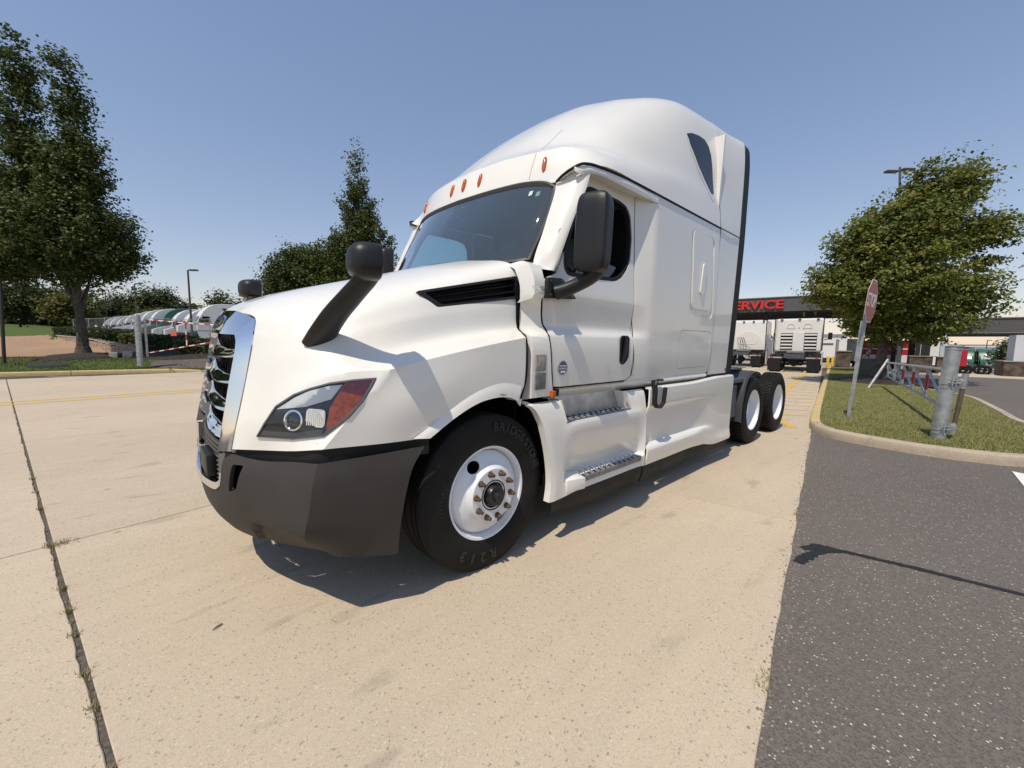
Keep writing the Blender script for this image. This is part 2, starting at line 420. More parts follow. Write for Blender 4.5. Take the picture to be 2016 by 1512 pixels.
def skin(outline, off, step=.022, wall=0., bulge=0.):
    """sheet over the hood inside an outline, lifted off along the lamp axis; with a side wall of depth 'wall'"""
    P2 = [Vector((float(p@HU), float(p@HV))) for p in N(outline, float)]; n = len(P2)
    dens = []
    for i in range(n):
        a, c = P2[i], P2[(i+1) % n]; k = max(1, int((c-a).length/step))
        dens += [a.lerp(c, q/k) for q in range(k)]
    m = len(dens); xs = [p.x for p in dens]; ys = [p.y for p in dens]; pts = list(dens); A2 = N([(p.x, p.y) for p in dens])
    for x in np.arange(min(xs), max(xs), step):
        for y in np.arange(min(ys), max(ys), step):
            c = False; j = m-1
            for i in range(m):
                if (A2[i][1] > y) != (A2[j][1] > y) and x < (A2[j][0]-A2[i][0])*(y-A2[i][1])/(A2[j][1]-A2[i][1]+1e-12)+A2[i][0]: c = not c
                j = i
            if c and np.hypot(A2[:, 0]-x, A2[:, 1]-y).min() > step*.6: pts.append(Vector((x, y)))
    V2, _, F, _, _, _ = delaunay_2d_cdt(pts, [(i, (i+1) % m) for i in range(m)], [], 1, 1e-6)
    V = []; base = []
    for q in V2:
        c = HU*q.x+HV*q.y; c0 = c+HD*(N(outline).mean(0)@HD+.10); h = HBVH.ray_cast(Vector(c0), Vector(-HD))[0]
        h = N(h) if h is not None else c+HD*(N(outline).mean(0)@HD)
        dmin = np.hypot(A2[:, 0]-q.x, A2[:, 1]-q.y).min(); base.append(h); V.append(h+HD*(off+bulge*min(1, dmin/.05)))
    F = [tuple(f_) for f_ in F]
    if wall:
        cnt = {}
        for f_ in F:
            for a, c in zip(f_, f_[1:]+f_[:1]): cnt[(min(a, c), max(a, c))] = cnt.get((min(a, c), max(a, c)), 0)+1
        o_ = len(V); V += [h+HD*(off-wall) for h in base]; F += [(a, c, c+o_, a+o_) for (a, c), k in cnt.items() if k == 1]
    return V, F
AMB = onhood([(.840,1.000,1.290),(.726,1.10,1.312),(.752,1.105,1.275),(.797,1.098,1.204),(.861,1.088,1.13),(.962,1.05,1.052),(.925,1.015,1.17),(.880,1.005,1.235)], 2)
AMB2 = onhood([(.840,1.000,1.290),(.726,1.10,1.312),(.760,1.10,1.262),(.79,1.09,1.222),(.868,1.005,1.243)], 2)
UPP = onhood([(1.105,.80,1.145),(1.04,.875,1.210),(.985,.925,1.247),(.911,.98,1.272),(.855,1.0,1.276),(.905,.985,1.205),(1.0,.91,1.165)], 2)
FLOOR = onhood([(1.165,.715,1.005),(1.06,.90,1.015),(.975,1.045,1.050),(.965,1.035,1.072),(1.05,.90,1.038),(1.15,.73,1.03)], 2)
for s in (1, -1):
    def mk(nm, V, F, m_, par, lean=None): 
        b = MB(); b.add(V, F); return b.build(nm, m_, par, mirror=s < 0, lean=lean, angle=50)
    hl = mk('headlight', *skin(inset(HL,.004), .0035), mat('headlight_bowl', (.055,.058,.062), .3, noise=.25, nscale=30), truck, True)
    Pq = N(HL); Q = inset(Pq, .009); n = len(Pq); vv = [p+HD*-.004 for p in inset(HL,-.003)]+[p+HD*.011 for p in Pq]+[p+HD*.013 for p in Q]+[p+HD*.002 for p in Q]; ff = []
    for i in range(n):
        j = (i+1) % n; ff += [(k*n+i, k*n+j, (k+1)*n+j, (k+1)*n+i) for k in range(3)]
    mk('bezel', vv, ff, mat('headlight_bezel', (.10,.10,.098), .4), hl)
    mk('turn_signal', *skin(inset(AMB,.002), .0075, wall=.004), M_AMBERH, hl); mk('side_reflector', *skin(inset(AMB2,.004), .009, wall=.004), M_AMBERD, hl)
    mk('daylight_strip', *skin(UPP, .0075, wall=.004), mat('lamp_white', (.62,.64,.64), .25, coat=.4), hl)
    mk('lamp_floor', *skin(FLOOR, .006, wall=.003), mat('lamp_floor', (.16,.165,.17), .35), hl)
    mk('lens', *skin(inset(HL,.006), .0125, bulge=.004), M_LENS, hl)
    for (c, rr, nm) in ((N([1.045,.855,1.092]),.040,'projector'),(N([.975,.965,1.115]),.055,'reflector')):
        c = N(onhood([c],1)[0])+HD*.005; bm_ = MB(); q = Vector(HD).to_track_quat('Y', 'Z').to_matrix()
        if nm == 'projector':
            bm_.lathe([(rr*1.35,-.004),(rr*1.3,.004),(rr*1.1,.005),(rr,.002)], n=28); bm_.m = 1; bm_.lathe([(rr,.002),(rr*.85,.006),(rr*.5,.0085),(.002,.0095)], n=28)
        else:
            P_ = rrect((0,0,0),(1,0,0),(0,0,1),rr*1.9,rr*1.6,.02); bm_.ngon([(p[0],0,p[2]) for p in P_], .002, (0,1,0))
            for k in range(9): bm_.box(((k-4)*rr*.19,.004,0),(.006,.004,rr*1.35))
        bm_.V = [tuple((q @ Vector(v))+Vector(c)) for v in bm_.V]
        bm_.build(nm, M_CHROME, hl, mirror=s < 0, mats=[M_CHROME, mat('projector_glass', (.03,.035,.045), .05, coat=1.)] if nm == 'projector' else None)
# black gap strip between hood and bumper
strip_pts = [(1.245,.5,.90),(1.14,.68,.905),(1.05,.90,.935),(.968,1.05,.955),(.74,1.10,.955),(.45,1.155,.962)]
for s in (1, -1):
    f = (lambda P: N(P, float)) if s == 1 else mir
    lo = [(x+.004,y+.0,z-.075) for x,y,z in strip_pts]; up_ = [(x,y,z+.05) for x,y,z in strip_pts]
    o = loft('bumper_gap_trim', [f(up_), f(lo)], 2, 5); o.data.materials.clear(); o.data.materials.append(M_BLACK); outward(o, (.7, s*.7, 0)); solid(o, .01)
# ---------------------------------------------------------------- bumper
bump_cols = [  # (top, upper, mid, low, bottom) for each step along the plan outline
 [(1.325,0,.90),(1.35,0,.80),(1.352,0,.64),(1.318,0,.46),(1.262,0,.345)],
 [(1.318,.25,.895),(1.342,.25,.80),(1.342,.25,.64),(1.300,.25,.46),(1.225,.25,.345)],
 [(1.262,.5,.875),(1.292,.5,.80),(1.298,.5,.66),(1.252,.5,.50),(1.165,.50,.365)],
 [(1.165,.72,.872),(1.20,.72,.80),(1.21,.72,.67),(1.185,.72,.53),(1.105,.72,.392)],
 [(1.075,.90,.895),(1.115,.905,.80),(1.135,.91,.67),(1.13,.905,.55),(1.035,.85,.40)],
 [(1.008,1.07,.916),(1.035,1.085,.83),(1.055,1.085,.70),(1.07,1.06,.57),(.985,.925,.40)],
 [(.965,1.085,.918),(.98,1.105,.83),(.985,1.11,.70),(.98,1.095,.57),(.895,1.035,.39)],
 [(.76,1.135,.927),(.77,1.15,.83),(.775,1.155,.70),(.775,1.145,.55),(.775,1.11,.38)],
 [(.497,1.185,.943),(.57,1.192,.845),(.605,1.187,.72),(.632,1.175,.54),(.642,1.160,.367)],
]
bumper = sym_loft('bumper', [list(c) for c in zip(*bump_cols)], 8, 10, vs=(5,))
for v in bumper.data.vertices:      # moulded scoop on each lower corner
    y, z = abs(v.co.y), v.co.z; zt = np.interp(y, [.50,.56,.61,.68,.78,.98], [.36,.40,.47,.53,.555,.562]); k = min(1, max(0, (zt-z)/.022))*min(1, max(0, (1.01-y)/.05))*min(1, max(0, (y-.50)/.06))
    k = k*k*(3-2*k); v.co.x -= .022*k; v.co.y -= math.copysign(.008*k, v.co.y)
bumper.data.materials.clear(); bumper.data.materials.append(M_GREYP); solid(bumper, .02)
low_open = [(1.3,-.455,.86),(1.3,-.45,.70),(1.3,-.40,.665),(1.3,-.2,.64),(1.3,0,.632),(1.3,.2,.64),(1.3,.40,.665),(1.3,.45,.70),(1.3,.455,.86),(1.3,.46,1.0),(1.3,-.46,1.0)]
tow = [(1.25,.548,.828),(1.22,.625,.834),(1.25,.60,.71),(1.28,.54,.678)]
tc = [prism(low_open, (1, 0, 0), .2, lean=True)]+[prism(roundpoly(f_, .012), (1, s*.3, 0), .08, lean=True) for s, f_ in ((1, tow), (-1, mir(tow)))]
boolean(bumper, tc)
for s in (1, -1):
    f = (lambda P: N(P, float)) if s == 1 else mir
    P = f(roundpoly(tow, .012)); d = f([.95,.3,0]); d = d/np.linalg.norm(d); b = MB(); n = len(P)
    b.add(list(P-d*.012)+list(P-d*.10), [(i,(i+1)%n,n+(i+1)%n,n+i) for i in range(n)]+[tuple(range(n,2*n))]); b.build('tow_hook_pocket', M_DARK, truck, lean=True)
# ---------------------------------------------------------------- lower grille in the bumper
lg = MB()
path = [(1.302,.458,.872),(1.306,.462,.72),(1.314,.43,.672),(1.342,.22,.640),(1.352,0,.632),(1.342,-.22,.640),(1.314,-.43,.672),(1.306,-.462,.72),(1.302,-.458,.872)]
pp = cr1(path, 5); wv = []
inn = []
for p in pp:
    q = p.copy(); c = N([p[0], 0, .78]); dv = c-p; dv[0] = 0
    L_ = np.linalg.norm(dv); q = p+N([-.004, -.028*np.sign(p[1])*min(1,abs(p[1])/.4), .030 if p[2] < .70 else 0.]); inn.append(q)
G = N([[p+N([.010,0,0]) for p in pp],[q+N([.006,0,0]) for q in inn],[q+N([-.03,0,0]) for q in inn]]); lg.add(G.reshape(-1,3), gridfaces(3, len(pp)))
G2 = N([[p+N([.010,0,0]) for p in pp],[p+N([-.02,0,0]) for p in pp]]); lg.add(G2.reshape(-1,3), gridfaces(2, len(pp)))
lowg = lg.build('bumper_grille', M_CHROME, truck, lean=True)
ms = MB()
def lgx(y): return 1.335-.20*y*y-.028
nr = 9
for r in range(nr):
    z = .665+r*.026
    for k in range(-17, 18):
        y = (k+.5*(r % 2))*.026
        if abs(y) > .445 or z-.64 < .10*max(0, abs(y)-.1): continue
        x = lgx(y); ms.add([(x-.03,y-.011,z-.009),(x-.03,y+.011,z-.009),(x-.03,y+.011,z+.009),(x-.03,y-.011,z+.009),(x,y,z+.010),(x-.004,y-.012,z),(x-.004,y+.012,z),(x,y,z-.003)],[(4,5,7),(4,7,6),(5,0,1),(5,1,7),(6,7,1),(6,1,2),(4,6,2),(4,2,3),(4,3,5),(5,3,0)])
ms.build('mesh_insert', M_BLACKP, lowg, smooth=False)
bk = MB(); ys = np.linspace(-.46,.46,9); G = N([[(lgx(y)-.035,y,z) for y in ys] for z in (.64,.92)]); bk.add(G.reshape(-1,3), gridfaces(2,9)); bk.build('backing', M_DARK, lowg)
rd = MB(); rd.box((1.318,.10,.745),(.05,.26,.13),bev=.015); rd.build('radar_sensor', M_BLACKP, lowg)
# ---------------------------------------------------------------- main grille
gp = [(1.168,0,1.635),(1.155,.28,1.626),(1.118,.485,1.588),(1.137,.515,1.50),(1.18,.515,1.27),(1.235,.515,1.02),(1.262,.512,.885)]
gi = [(1.238,0,1.50),(1.230,.22,1.50),(1.205,.405,1.502),(1.207,.435,1.46),(1.244,.44,1.26),(1.288,.445,1.02),(1.313,.45,.885)]
gb = [(1.16,0,1.49),(1.15,.22,1.49),(1.10,.40,1.495),(1.09,.43,1.455),(1.12,.435,1.26),(1.16,.44,1.02),(1.19,.445,.885)]
A = cr1(gp, 6, (2,)); Bm = cr1(gi, 6, (2,)); Cc = cr1(gb, 6, (2,)); mid = (A+Bm)/2+N([.012,0,.004])
A2 = A+N([.004,0,.003]); A0 = A+N([-.03,0,-.02])
G = N([A0,A2,mid,Bm,Cc]); a, b_, _ = G.shape; L = G.reshape(-1,3); V = list(L)+list(L*N([1,-1,1.])); F = gridfaces(a,b_)+gridfaces(a,b_,a*b_,True)
grille = newobj('grille', V, F, M_CHROME, truck, lean=True, angle=28)
bmx = bmesh.new(); bmx.from_mesh(grille.data); bmesh.ops.remove_doubles(bmx, verts=bmx.verts, dist=.0005); bmesh.ops.recalc_face_normals(bmx, faces=bmx.faces); bmx.to_mesh(grille.data); bmx.free(); fin(grille.data, True, 28)
def gx(y, z):  # front line of the blades
    return 1.212+(1.5-z)*.135-.16*y*y
for (zc, h) in ((1.405,.075),(1.255,.08),(1.10,.085),(.945,.09)):
    ys = np.linspace(-.445,.445,29); rows = []
    for y in ys:
        t = abs(y)/.445
        zl = zc-.035+.018*t*t-.012*(1-t); x = gx(y, zl); hh = h*(.70-.12*t) if t < .62 else h*(.63+1.25*(t-.62))
        if t > .9: hh *= .9
        rec = .03+.022*(1-t)
        rows.append([(x-.045,y,zl+.004),(x-.004,y,zl-.002),(x+.004,y,zl+.006),(x-.003,y,zl+.016),(x-rec*.45,y,zl+hh*.55),(x-rec,y,zl+hh),(x-rec-.02,y,zl+hh-.006)])
    o = loft('grille_blade', rows, 1, 3, vs=(1,2), lean=False, m=M_CHROME, parent=grille); recalc(o); fin(o.data, True, 40)
bk = MB(); ys = np.linspace(-.47,.47,13); zs = np.linspace(.86,1.53,12); G = N([[(gx(y,z)-.13,y,z) for y in ys] for z in zs]); bk.add(G.reshape(-1,3), gridfaces(12,13)); bk.build('radiator_screen', mat('radiator_screen', (.02,.02,.021), .6, bump=.6, bscale=300), grille)
for y in np.linspace(-.40,.40,11):
    b = MB(); b.tube([(gx(y,z)-.11,y,z) for z in (.88,1.2,1.5)], .006, 6); b.build('screen_bar', M_BLACK, grille)
em = MB(); c = N([1.212,0,1.566]); ax = N([0,1,0.]); ay = N([-.42,0,.9]); ay /= np.linalg.norm(ay); nn = np.cross(ax, ay)
ring = [c+ax*.14*math.cos(t)+ay*.050*math.sin(t)*(1-.0*math.cos(t)) for t in np.linspace(0, 2*math.pi, 33)[:-1]]
ring = [p-nn*(.25*p[1]**2)+nn*.0 for p in ring]
em.ngon([p-nn*.01 for p in ring], .017, nn); em.build('emblem', M_CHROME, grille, smooth=False)
em = MB(); em.ngon([c+(p-c)*.9+nn*.0065 for p in ring], .003, nn); em.build('emblem_face', mat('emblem_black', (.02,.02,.025), .25), grille, smooth=False)
t = textmesh('Freightliner', .046, .002, M_CHROME, 'emblem_lettering', grille, bold=.0012, sx=.95); frame_to(t, tuple(c+nn*.0105), ax, ay)
for v in t.data.vertices: v.co.x -= .25*v.co.y**2
# ---------------------------------------------------------------- cab and sleeper sides
ZP = [2.775,2.55,2.2,1.98,1.85,1.80,1.66,1.61,1.555,1.50,1.35,1.20,1.165]
DY = [1.095,1.11,1.135,1.155,1.168,1.164,1.150,1.153,1.190,1.198,1.202,1.195,1.165]
SY = [1.205,1.212,1.220,1.222,1.222,1.222,1.222,1.222,1.222,1.222,1.220,1.205,1.165]
def side_rows():
    out = []
    for X, w_, in ((-.375,0),(-.60,0),(-.95,0),(-1.30,0),(-1.56,.0),(-1.765,1),(-2.1,1),(-2.7,1),(-3.195,1)):
        row = []
        for z, d, s_ in zip(ZP, DY, SY):
            y = d*(1-w_)+s_*w_
            if X == -.375: y -= .012
            if X == -1.3: y = d*.94+s_*.06
            if X == -1.56: y = d*.86+s_*.14
            x = X
            row.append((x, y, z))
        out.append(row)
    return out
sides = []
for s in (1, -1):
    o = loft('cab_side', [list(map(tuple, mir(r))) if s < 0 else r for r in side_rows()], 6, 4, us=(4,5), vs=(4,8,11)); outward(o, (0, s, 0)); solid(o, .02); sides.append(o)
DOOR = [(-.405,1.2,1.80),(-.43,1.2,1.64),(-.462,1.2,1.555),(-.50,1.2,1.30),(-.525,1.2,1.195),(-.60,1.2,1.187),(-1.2,1.2,1.187),(-1.47,1.2,1.19),(-1.535,1.2,1.23),(-1.553,1.2,1.40),(-1.556,1.1,2.0),(-1.55,1.1,2.74),(-.88,1.1,2.74),(-.80,1.1,2.60),(-.66,1.1,2.20),(-.55,1.15,1.99),(-.46,1.2,1.95),(-.40,1.2,1.90)]
WIN = [(-.628,1.14,2.05),(-.64,1.13,2.175),(-.72,1.12,2.34),(-.811,1.1,2.521),(-.875,1.09,2.625),(-.93,1.09,2.655),(-1.32,1.09,2.655),(-1.44,1.095,2.63),(-1.495,1.1,2.56),(-1.52,1.11,2.39),(-1.495,1.12,2.20),(-1.447,1.13,2.12),(-1.35,1.14,2.035),(-1.25,1.14,2.01),(-.72,1.14,1.985),(-.655,1.14,1.99)]
WIN = [tuple(p) for p in roundpoly(WIN, .03, 2)]
doors = []
for s, cs in zip((1, -1), sides):
    f = (lambda P: N(P, float)) if s == 1 else mir
    Dp = N(DOOR); cen = Dp.mean(0)
    def ins2(P, w):
        P = N(P); out = []; n = len(P); A2 = sum(P[i][0]*P[(i+1)%n][2]-P[(i+1)%n][0]*P[i][2] for i in range(n)); sg = 1 if A2 > 0 else -1
        for i in range(n):
            a = P[i]-P[i-1]; b = P[(i+1)%n]-P[i]; tt = a/np.linalg.norm(a)+b/np.linalg.norm(b); nn_ = N([-tt[2],0,tt[0]])*sg; nn_ /= max(1e-6, np.linalg.norm(nn_)); out.append(P[i]+nn_*w)
        return N(out)
    cD = prism(f(Dp), (0,1,0), .4, lean=True); cDi = prism(f(ins2(Dp,.007)), (0,1,0), .4, lean=True); cW = prism(f(WIN), (0,1,0), .4, lean=True); cW2 = prism(f(ins2(WIN,.012)), (0,1,0), .4, lean=True)
    d = dupe(cs, 'door', truck); boolean(d, [cDi], 'INTERSECT'); glass = dupe(d, 'window_glass', d); glass.rotation_euler.x = LEAN
    boolean(d, [cW], 'DIFFERENCE')
    glass.parent = None; boolean(glass, [cW2], 'INTERSECT'); glass.parent = d; glass.rotation_euler.x = 0
    glass.data.materials.clear(); glass.data.materials.append(M_GLASS)
    for p in glass.data.polygons: p.material_index = 0
    for v in glass.data.vertices: v.co.y -= s*.004
    # rubber seal round the window
    P = N(WIN); Q = ins2(WIN, .022); n = len(P); se = MB()
    def yy(p):
        z = p[2]; return float(np.interp(z, ZP[::-1], DY[::-1]))
    vv = [(p[0], s*(yy(p)+.004), p[2]) for p in ins2(WIN,-.006)]+[(p[0], s*(yy(p)+.006), p[2]) for p in Q]+[(p[0], s*(yy(p)-.03), p[2]) for p in Q]
    ff = []
    for i in range(n):
        j = (i+1) % n; ff += [(i,j,n+j,n+i),(n+i,n+j,2*n+j,2*n+i)]
    se.add(vv, ff); se.build('window_seal', M_BLACK, d)
    if s > 0:
        for v in glass.data.vertices: v.co.z -= .50; v.co.y -= .016   # driver's window wound down
    kill(cD); cD = prism(f([(-.2,1.2,3.0),(-.2,1.2,1.0),(-1.47,1.2,1.0),(-1.478,1.2,1.183),(-1.54,1.2,1.226),(-1.56,1.2,1.40),(-1.563,1.1,2.0),(-1.557,1.1,3.0)]), (0,1,0), .4, lean=True)
    boolean(cs, [cD], 'DIFFERENCE'); kill(cD, cDi, cW, cW2); doors.append(d)
    # raised panel under the window
    # handle
    h = MB(); P = roundpoly([(-1.325,0,1.575),(-1.47,0,1.575),(-1.475,0,1.38),(-1.40,0,1.325),(-1.335,0,1.345)], .04, 4); Yh = 1.2
    Q = ins2(P,.02); n = len(P)
    vv = [(p[0], s*(Yh+.004), p[2]) for p in P]+[(p[0], s*(Yh+.012), p[2]) for p in ins2(P,.008)]+[(p[0], s*(Yh+.008), p[2]) for p in Q]+[(p[0], s*(Yh+.004), p[2]) for p in ins2(P,.026)]
    ff = []
    for i in range(n):
        j = (i+1) % n; ff += [(i,j,n+j,n+i),(n+i,n+j,2*n+j,2*n+i),(2*n+i,2*n+j,3*n+j,3*n+i)]
    ff.append(tuple(range(3*n,4*n))); h.add(vv, ff)
    h.tube([(-1.375,s*(Yh+.008),1.36),(-1.385,s*(Yh+.022),1.42),(-1.395,s*(Yh+.024),1.50),(-1.40,s*(Yh+.012),1.56)], [.018,.022,.022,.016], 8, ry=[.01]*4)
    h.build('door_handle', M_BLACKP, d)
# dark shut lines round the doors and behind the hood
def shut(P, r, nm='shut_line', closed=False):
    for s_ in (1, -1): b = MB(); b.tube([(x, s_*y, z) for x, y, z in cr1(P, 3)], r, 5); b.build(nm, M_DARK, truck, lean=True)
yd = lambda z: float(np.interp(z, ZP[::-1], DY[::-1]))
shut([(x, yd(z)-.0015, z) for x, z in ((-.402,1.80),(-.428,1.64),(-.458,1.555),(-.497,1.30),(-.522,1.195))], .0058); shut([(x, yd(1.19)-.004, 1.187) for x in (-.53,-1.0,-1.47)], .0042)
shut([(x, yd(z)+.006, z) for x, z in ((-1.54,1.23),(-1.558,1.40),(-1.560,1.7),(-1.561,2.2),(-1.556,2.70))], .0032)
shut([(-.312,1.045,1.785),(-.296,1.052,1.69),(-.288,1.056,1.605),(-.285,1.10,1.568),(-.262,1.168,1.538),(-.268,1.176,1.40),(-.262,1.18,1.26),(-.215,1.186,1.14)], .0062)
# decals on the near door
dec = MB(); dec.lathe([(.052,.0),(.052,.0025),(.0,.0026)], (-.607,1.2025,1.331), n=36); dk = dec.build('round_decal', mat('decal_grey', (.32,.36,.42), .35, metal=.3), doors[0])
dec = MB(); dec.lathe([(.044,.0),(.044,.0035),(.0,.0036)], (-.607,1.2025,1.331), n=36); dec.build('decal_disc', mat('decal_dark', (.09,.10,.13), .4), dk)
for txt, z, sz in (('CERTIFIED', 1.343, .0165), ('CLEAN IDLE', 1.325, .0155)):
    t = textmesh(txt, sz, .0003, mat('decal_white', (.75,.77,.8), .5), 'decal_lettering', dk, bold=.0002); frame_to(t, (-.607,1.2068,z), (-1,0,0), (0,0,1))
b = MB(); b.box((-.595,1.2066,1.303),(.022,.0008,.016)); b.box((-.622,1.2066,1.303),(.022,.0008,.016)); b.build('decal_marks', MATS['decal_white'], dk, smooth=False)
# sleeper luggage hatch and upper panel on each side: grooves cut through, panels set back in
for s, cs in zip((1, -1), sides):
    f = (lambda P: N(P, float)) if s == 1 else mir
    lug = roundpoly([(-2.385,1.22,1.655),(-3.165,1.22,1.655),(-3.165,1.22,1.262),(-2.385,1.22,1.262)], .07, 5)
    pan = roundpoly([(-2.485,1.22,2.65),(-3.06,1.22,2.65),(-3.15,1.22,1.79),(-2.555,1.22,1.79)], .09, 5)
    pi_ = roundpoly([(-2.515,1.22,2.615),(-3.025,1.22,2.615),(-3.115,1.22,1.825),(-2.585,1.22,1.825)], .07, 5)
    pi2 = roundpoly([(-2.527,1.22,2.603),(-3.013,1.22,2.603),(-3.103,1.22,1.837),(-2.597,1.22,1.837)], .065, 5)
    lug2 = shrink(lug, .985)
    src = dupe(cs, 'src')
    cl = prism(f(lug), (0,1,0), .1, lean=True); cp = prism(f(pan), (0,1,0), .1, lean=True)
    boolean(cs, [cl, cp]); kill(cl, cp)
    a = conform(src, f(lug2), (0,s,0), -.001, 'luggage_hatch', M_WHITE, truck, .1)
    fr = conform(src, f(pan), (0,s,0), -.012, 'sleeper_panel', M_WHITE, truck, .1)
    q = conform(src, f(pi_), (0,s,0), -.004, 'panel_step', M_WHITE, fr, .1, lean_child=False)
    q = conform(src, f(pi2), (0,s,0), .002, 'panel_face', M_WHITE, fr, .1, lean_child=False)
    hb = MB(); P = rrect((-2.80,0,2.19),(1,0,0),(-.08,0,1),.085,.32,.035); hb.ngon([(p[0], s*1.224, p[2]) for p in P], .014*s, (0,1,0)); hb.build('panel_boss', M_WHITE, fr)
    kill(src)
    # gap behind the panels
    bk = MB(); bk.box((-2.78,s*1.185,1.95),(.86,.012,1.50)); bk.build('sleeper_inner_wall', M_DARK, truck, lean=True, smooth=False)
    # gutter seam between side and roof, fascia above the door
    seam = [(-.70,.985,2.660),(-.69,1.05,2.685),(-.695,1.11,2.708),(-.735,1.165,2.742),(-.80,1.185,2.758),(-.90,1.195,2.768),(-1.27,1.202,2.785),(-1.76,1.208,2.785),(-2.5,1.208,2.785),(-3.2,1.208,2.785)]
    b = MB(); b.tube([(x, s*(y-.004), z) for x, y, z in cr1(seam, 4)], .010, 6); b.build('roof_seam', M_BLACK, truck, lean=True)
    fa_t = [(-.70,1.14,2.722),(-.80,1.18,2.748),(-.90,1.19,2.758),(-1.27,1.2,2.775),(-1.60,1.203,2.775),(-1.77,1.207,2.775)]
    fa_m = [(x, y+.008, z-.03) for x, y, z in fa_t]; fa_m[-1] = (-1.77,1.212,2.745)
    fa_b = [(-.76,1.17,2.68),(-.82,1.185,2.70),(-.92,1.192,2.715),(-1.27,1.202,2.715),(-1.60,1.206,2.715),(-1.77,1.214,2.715)]
    so = [(-.80,1.08,2.70),(-.86,1.09,2.725),(-.95,1.085,2.735),(-1.27,1.085,2.735),(-1.55,1.085,2.735),(-1.70,1.10,2.735)]
    rows = [fa_t, fa_m, fa_b, so]; rows = [list(map(tuple, mir(r))) if s < 0 else r for r in rows]
    o = loft('door_header', rows, 3, 5, us=(2,)); outward(o, (0, s, .2)); solid(o, .006)
    b = MB(); b.tube([(-.90,s*1.088,2.722),(-1.56,s*1.098,2.725)], .007, 6); b.build('door_top_seal', M_BLACK, truck, lean=True)
    # a pillar fairing
    l_ = [(-.722,.965,2.675),(-.676,.985,2.56),(-.605,1.0,2.405),(-.535,1.012,2.25),(-.468,1.02,2.107),(-.435,1.045,2.035),(-.455,1.11,2.0)]
    r_ = [(-.835,1.188,2.745),(-.792,1.185,2.60),(-.69,1.18,2.40),(-.622,1.178,2.25),(-.565,1.178,2.12),(-.53,1.175,2.03),(-.515,1.165,1.99)]
    m_ = [tuple(N(a)*.5+N(c)*.5+N([.03,.028,0])*(1 if i < 5 else .4)) for i, (a, c) in enumerate(zip(l_, r_))]
    m2_ = [tuple(N(a)*.12+N(c)*.88+N([.012,.014,0])) for a, c in zip(l_, r_)]
    r2_ = [(x-.03, y-.045, z) for x, y, z in r_]
    rows = [l_, m_, m2_, r_, r2_]; rows = [list(map(tuple, mir(r))) if s < 0 else r for r in rows]
    ap = loft('pillar_fairing', rows, 4, 5, us=(3,)); outward(ap, (.5, s, 0)); solid(ap, .006)
    b = MB(); b.lathe([(.024,0),(.0245,.003),(.0185,.003),(.018,0)], n=24); b.box((0,.002,0),(.034,.003,.006),Matrix.Rotation(R_(40),3,'Y'))
    q = Vector((.42,s*.9,.12)).to_track_quat('Y','Z').to_matrix(); b.V = [tuple((q @ Vector(v))+Vector((-.582,s*1.147,2.262))) for v in b.V]; b.build('pillar_mark', M_WHITE, ap)
    # cowl panel with name badge
    X0, X1 = -.300, -.425
    pr0 = [(.955,2.035),(1.06,2.040),(1.115,2.02),(1.155,1.955),(1.174,1.90),(1.178,1.82),(1.160,1.795),(1.065,1.772),(1.045,1.70),(1.05,1.62),(1.075,1.585),(1.165,1.545),(1.18,1.50),(1.185,1.35),(1.19,1.135)]
    r0 = [(X0-.012, y, z) for y, z in pr0]; r1 = []
    for y, z in pr0:
        x = float(np.interp(z, [1.135,1.3,1.555,1.64,1.8,1.95,2.05], [-.525,-.495,-.455,-.425,-.398,-.40,-.425]))
        r1.append((x-.004, max(y, float(np.interp(z, ZP[::-1], DY[::-1]))) if z < 1.80 else y+.006, z))
    fl = [(X0+.010, y-.11, z-.03) for y, z in pr0]
    rows = [fl, r0, r1]; rows = [list(map(tuple, mir(r))) if s < 0 else r for r in rows]
    cw = loft('cowl_panel', rows, 3, 3, us=(1,), vs=(2,3,5,6,7,9,11)); outward(cw, (.2, s, .1)); solid(cw, .008)
    t = textmesh('CASCADIA', .033, .002, M_CHROME, 'name_badge', cw, bold=.001, sx=.80); frame_to(t, (-.352,s*1.1865,1.862), (-1,0,.0) if s > 0 else (1,0,0), (0,.0,1))
    for k, (z0, z1, mm) in enumerate(((1.316,1.428,mat('badge_plate_beige', (.30,.28,.23), .4, noise=.2, nscale=40)),(1.19,1.302,mat('badge_plate_dark', (.16,.16,.16), .35, noise=.3, nscale=30)))):
        b = MB(); b.box((-.384-.004*k,s*1.195,(z0+z1)/2),(.098,.014,z1-z0),bev=.004); o = b.build('trim_plate', mm, cw)
    b = MB(); b.box((-.384,s*1.2035,1.372),(.062,.003,.075),bev=.001); b.build('plate_inner', mat('badge_plate_in', (.34,.32,.28), .3, noise=.3, nscale=60), cw)
    b = MB(); b.box((-.512,s*1.205,1.150),(.035,.03,.05),bev=.006); b.build('side_marker', M_AMBER, truck, lean=True)
    b = MB(); b.box((-.575,s*1.165,1.150),(.07,.03,.05),bev=.006); b.build('door_stop_cover', M_BLACK, truck, lean=True)
# lower sill moulding under the door and sleeper
for s in (1, -1):
    top = [(-.53,1.15,1.185),(-1.0,1.15,1.185),(-1.5,1.16,1.185),(-1.78,1.185,1.19),(-2.4,1.195,1.19),(-3.19,1.195,1.19)]
    md = [(x, y+.012, z-.03) for x, y, z in top]; lo = [(x, y-.05, z-.085) for x, y, z in top]
    rows = [top, md, lo]; rows = [list(map(tuple, mir(r))) if s < 0 else r for r in rows]
    o = loft('sill_moulding', rows, 3, 4); outward(o, (0, s, 0)); solid(o, .006)
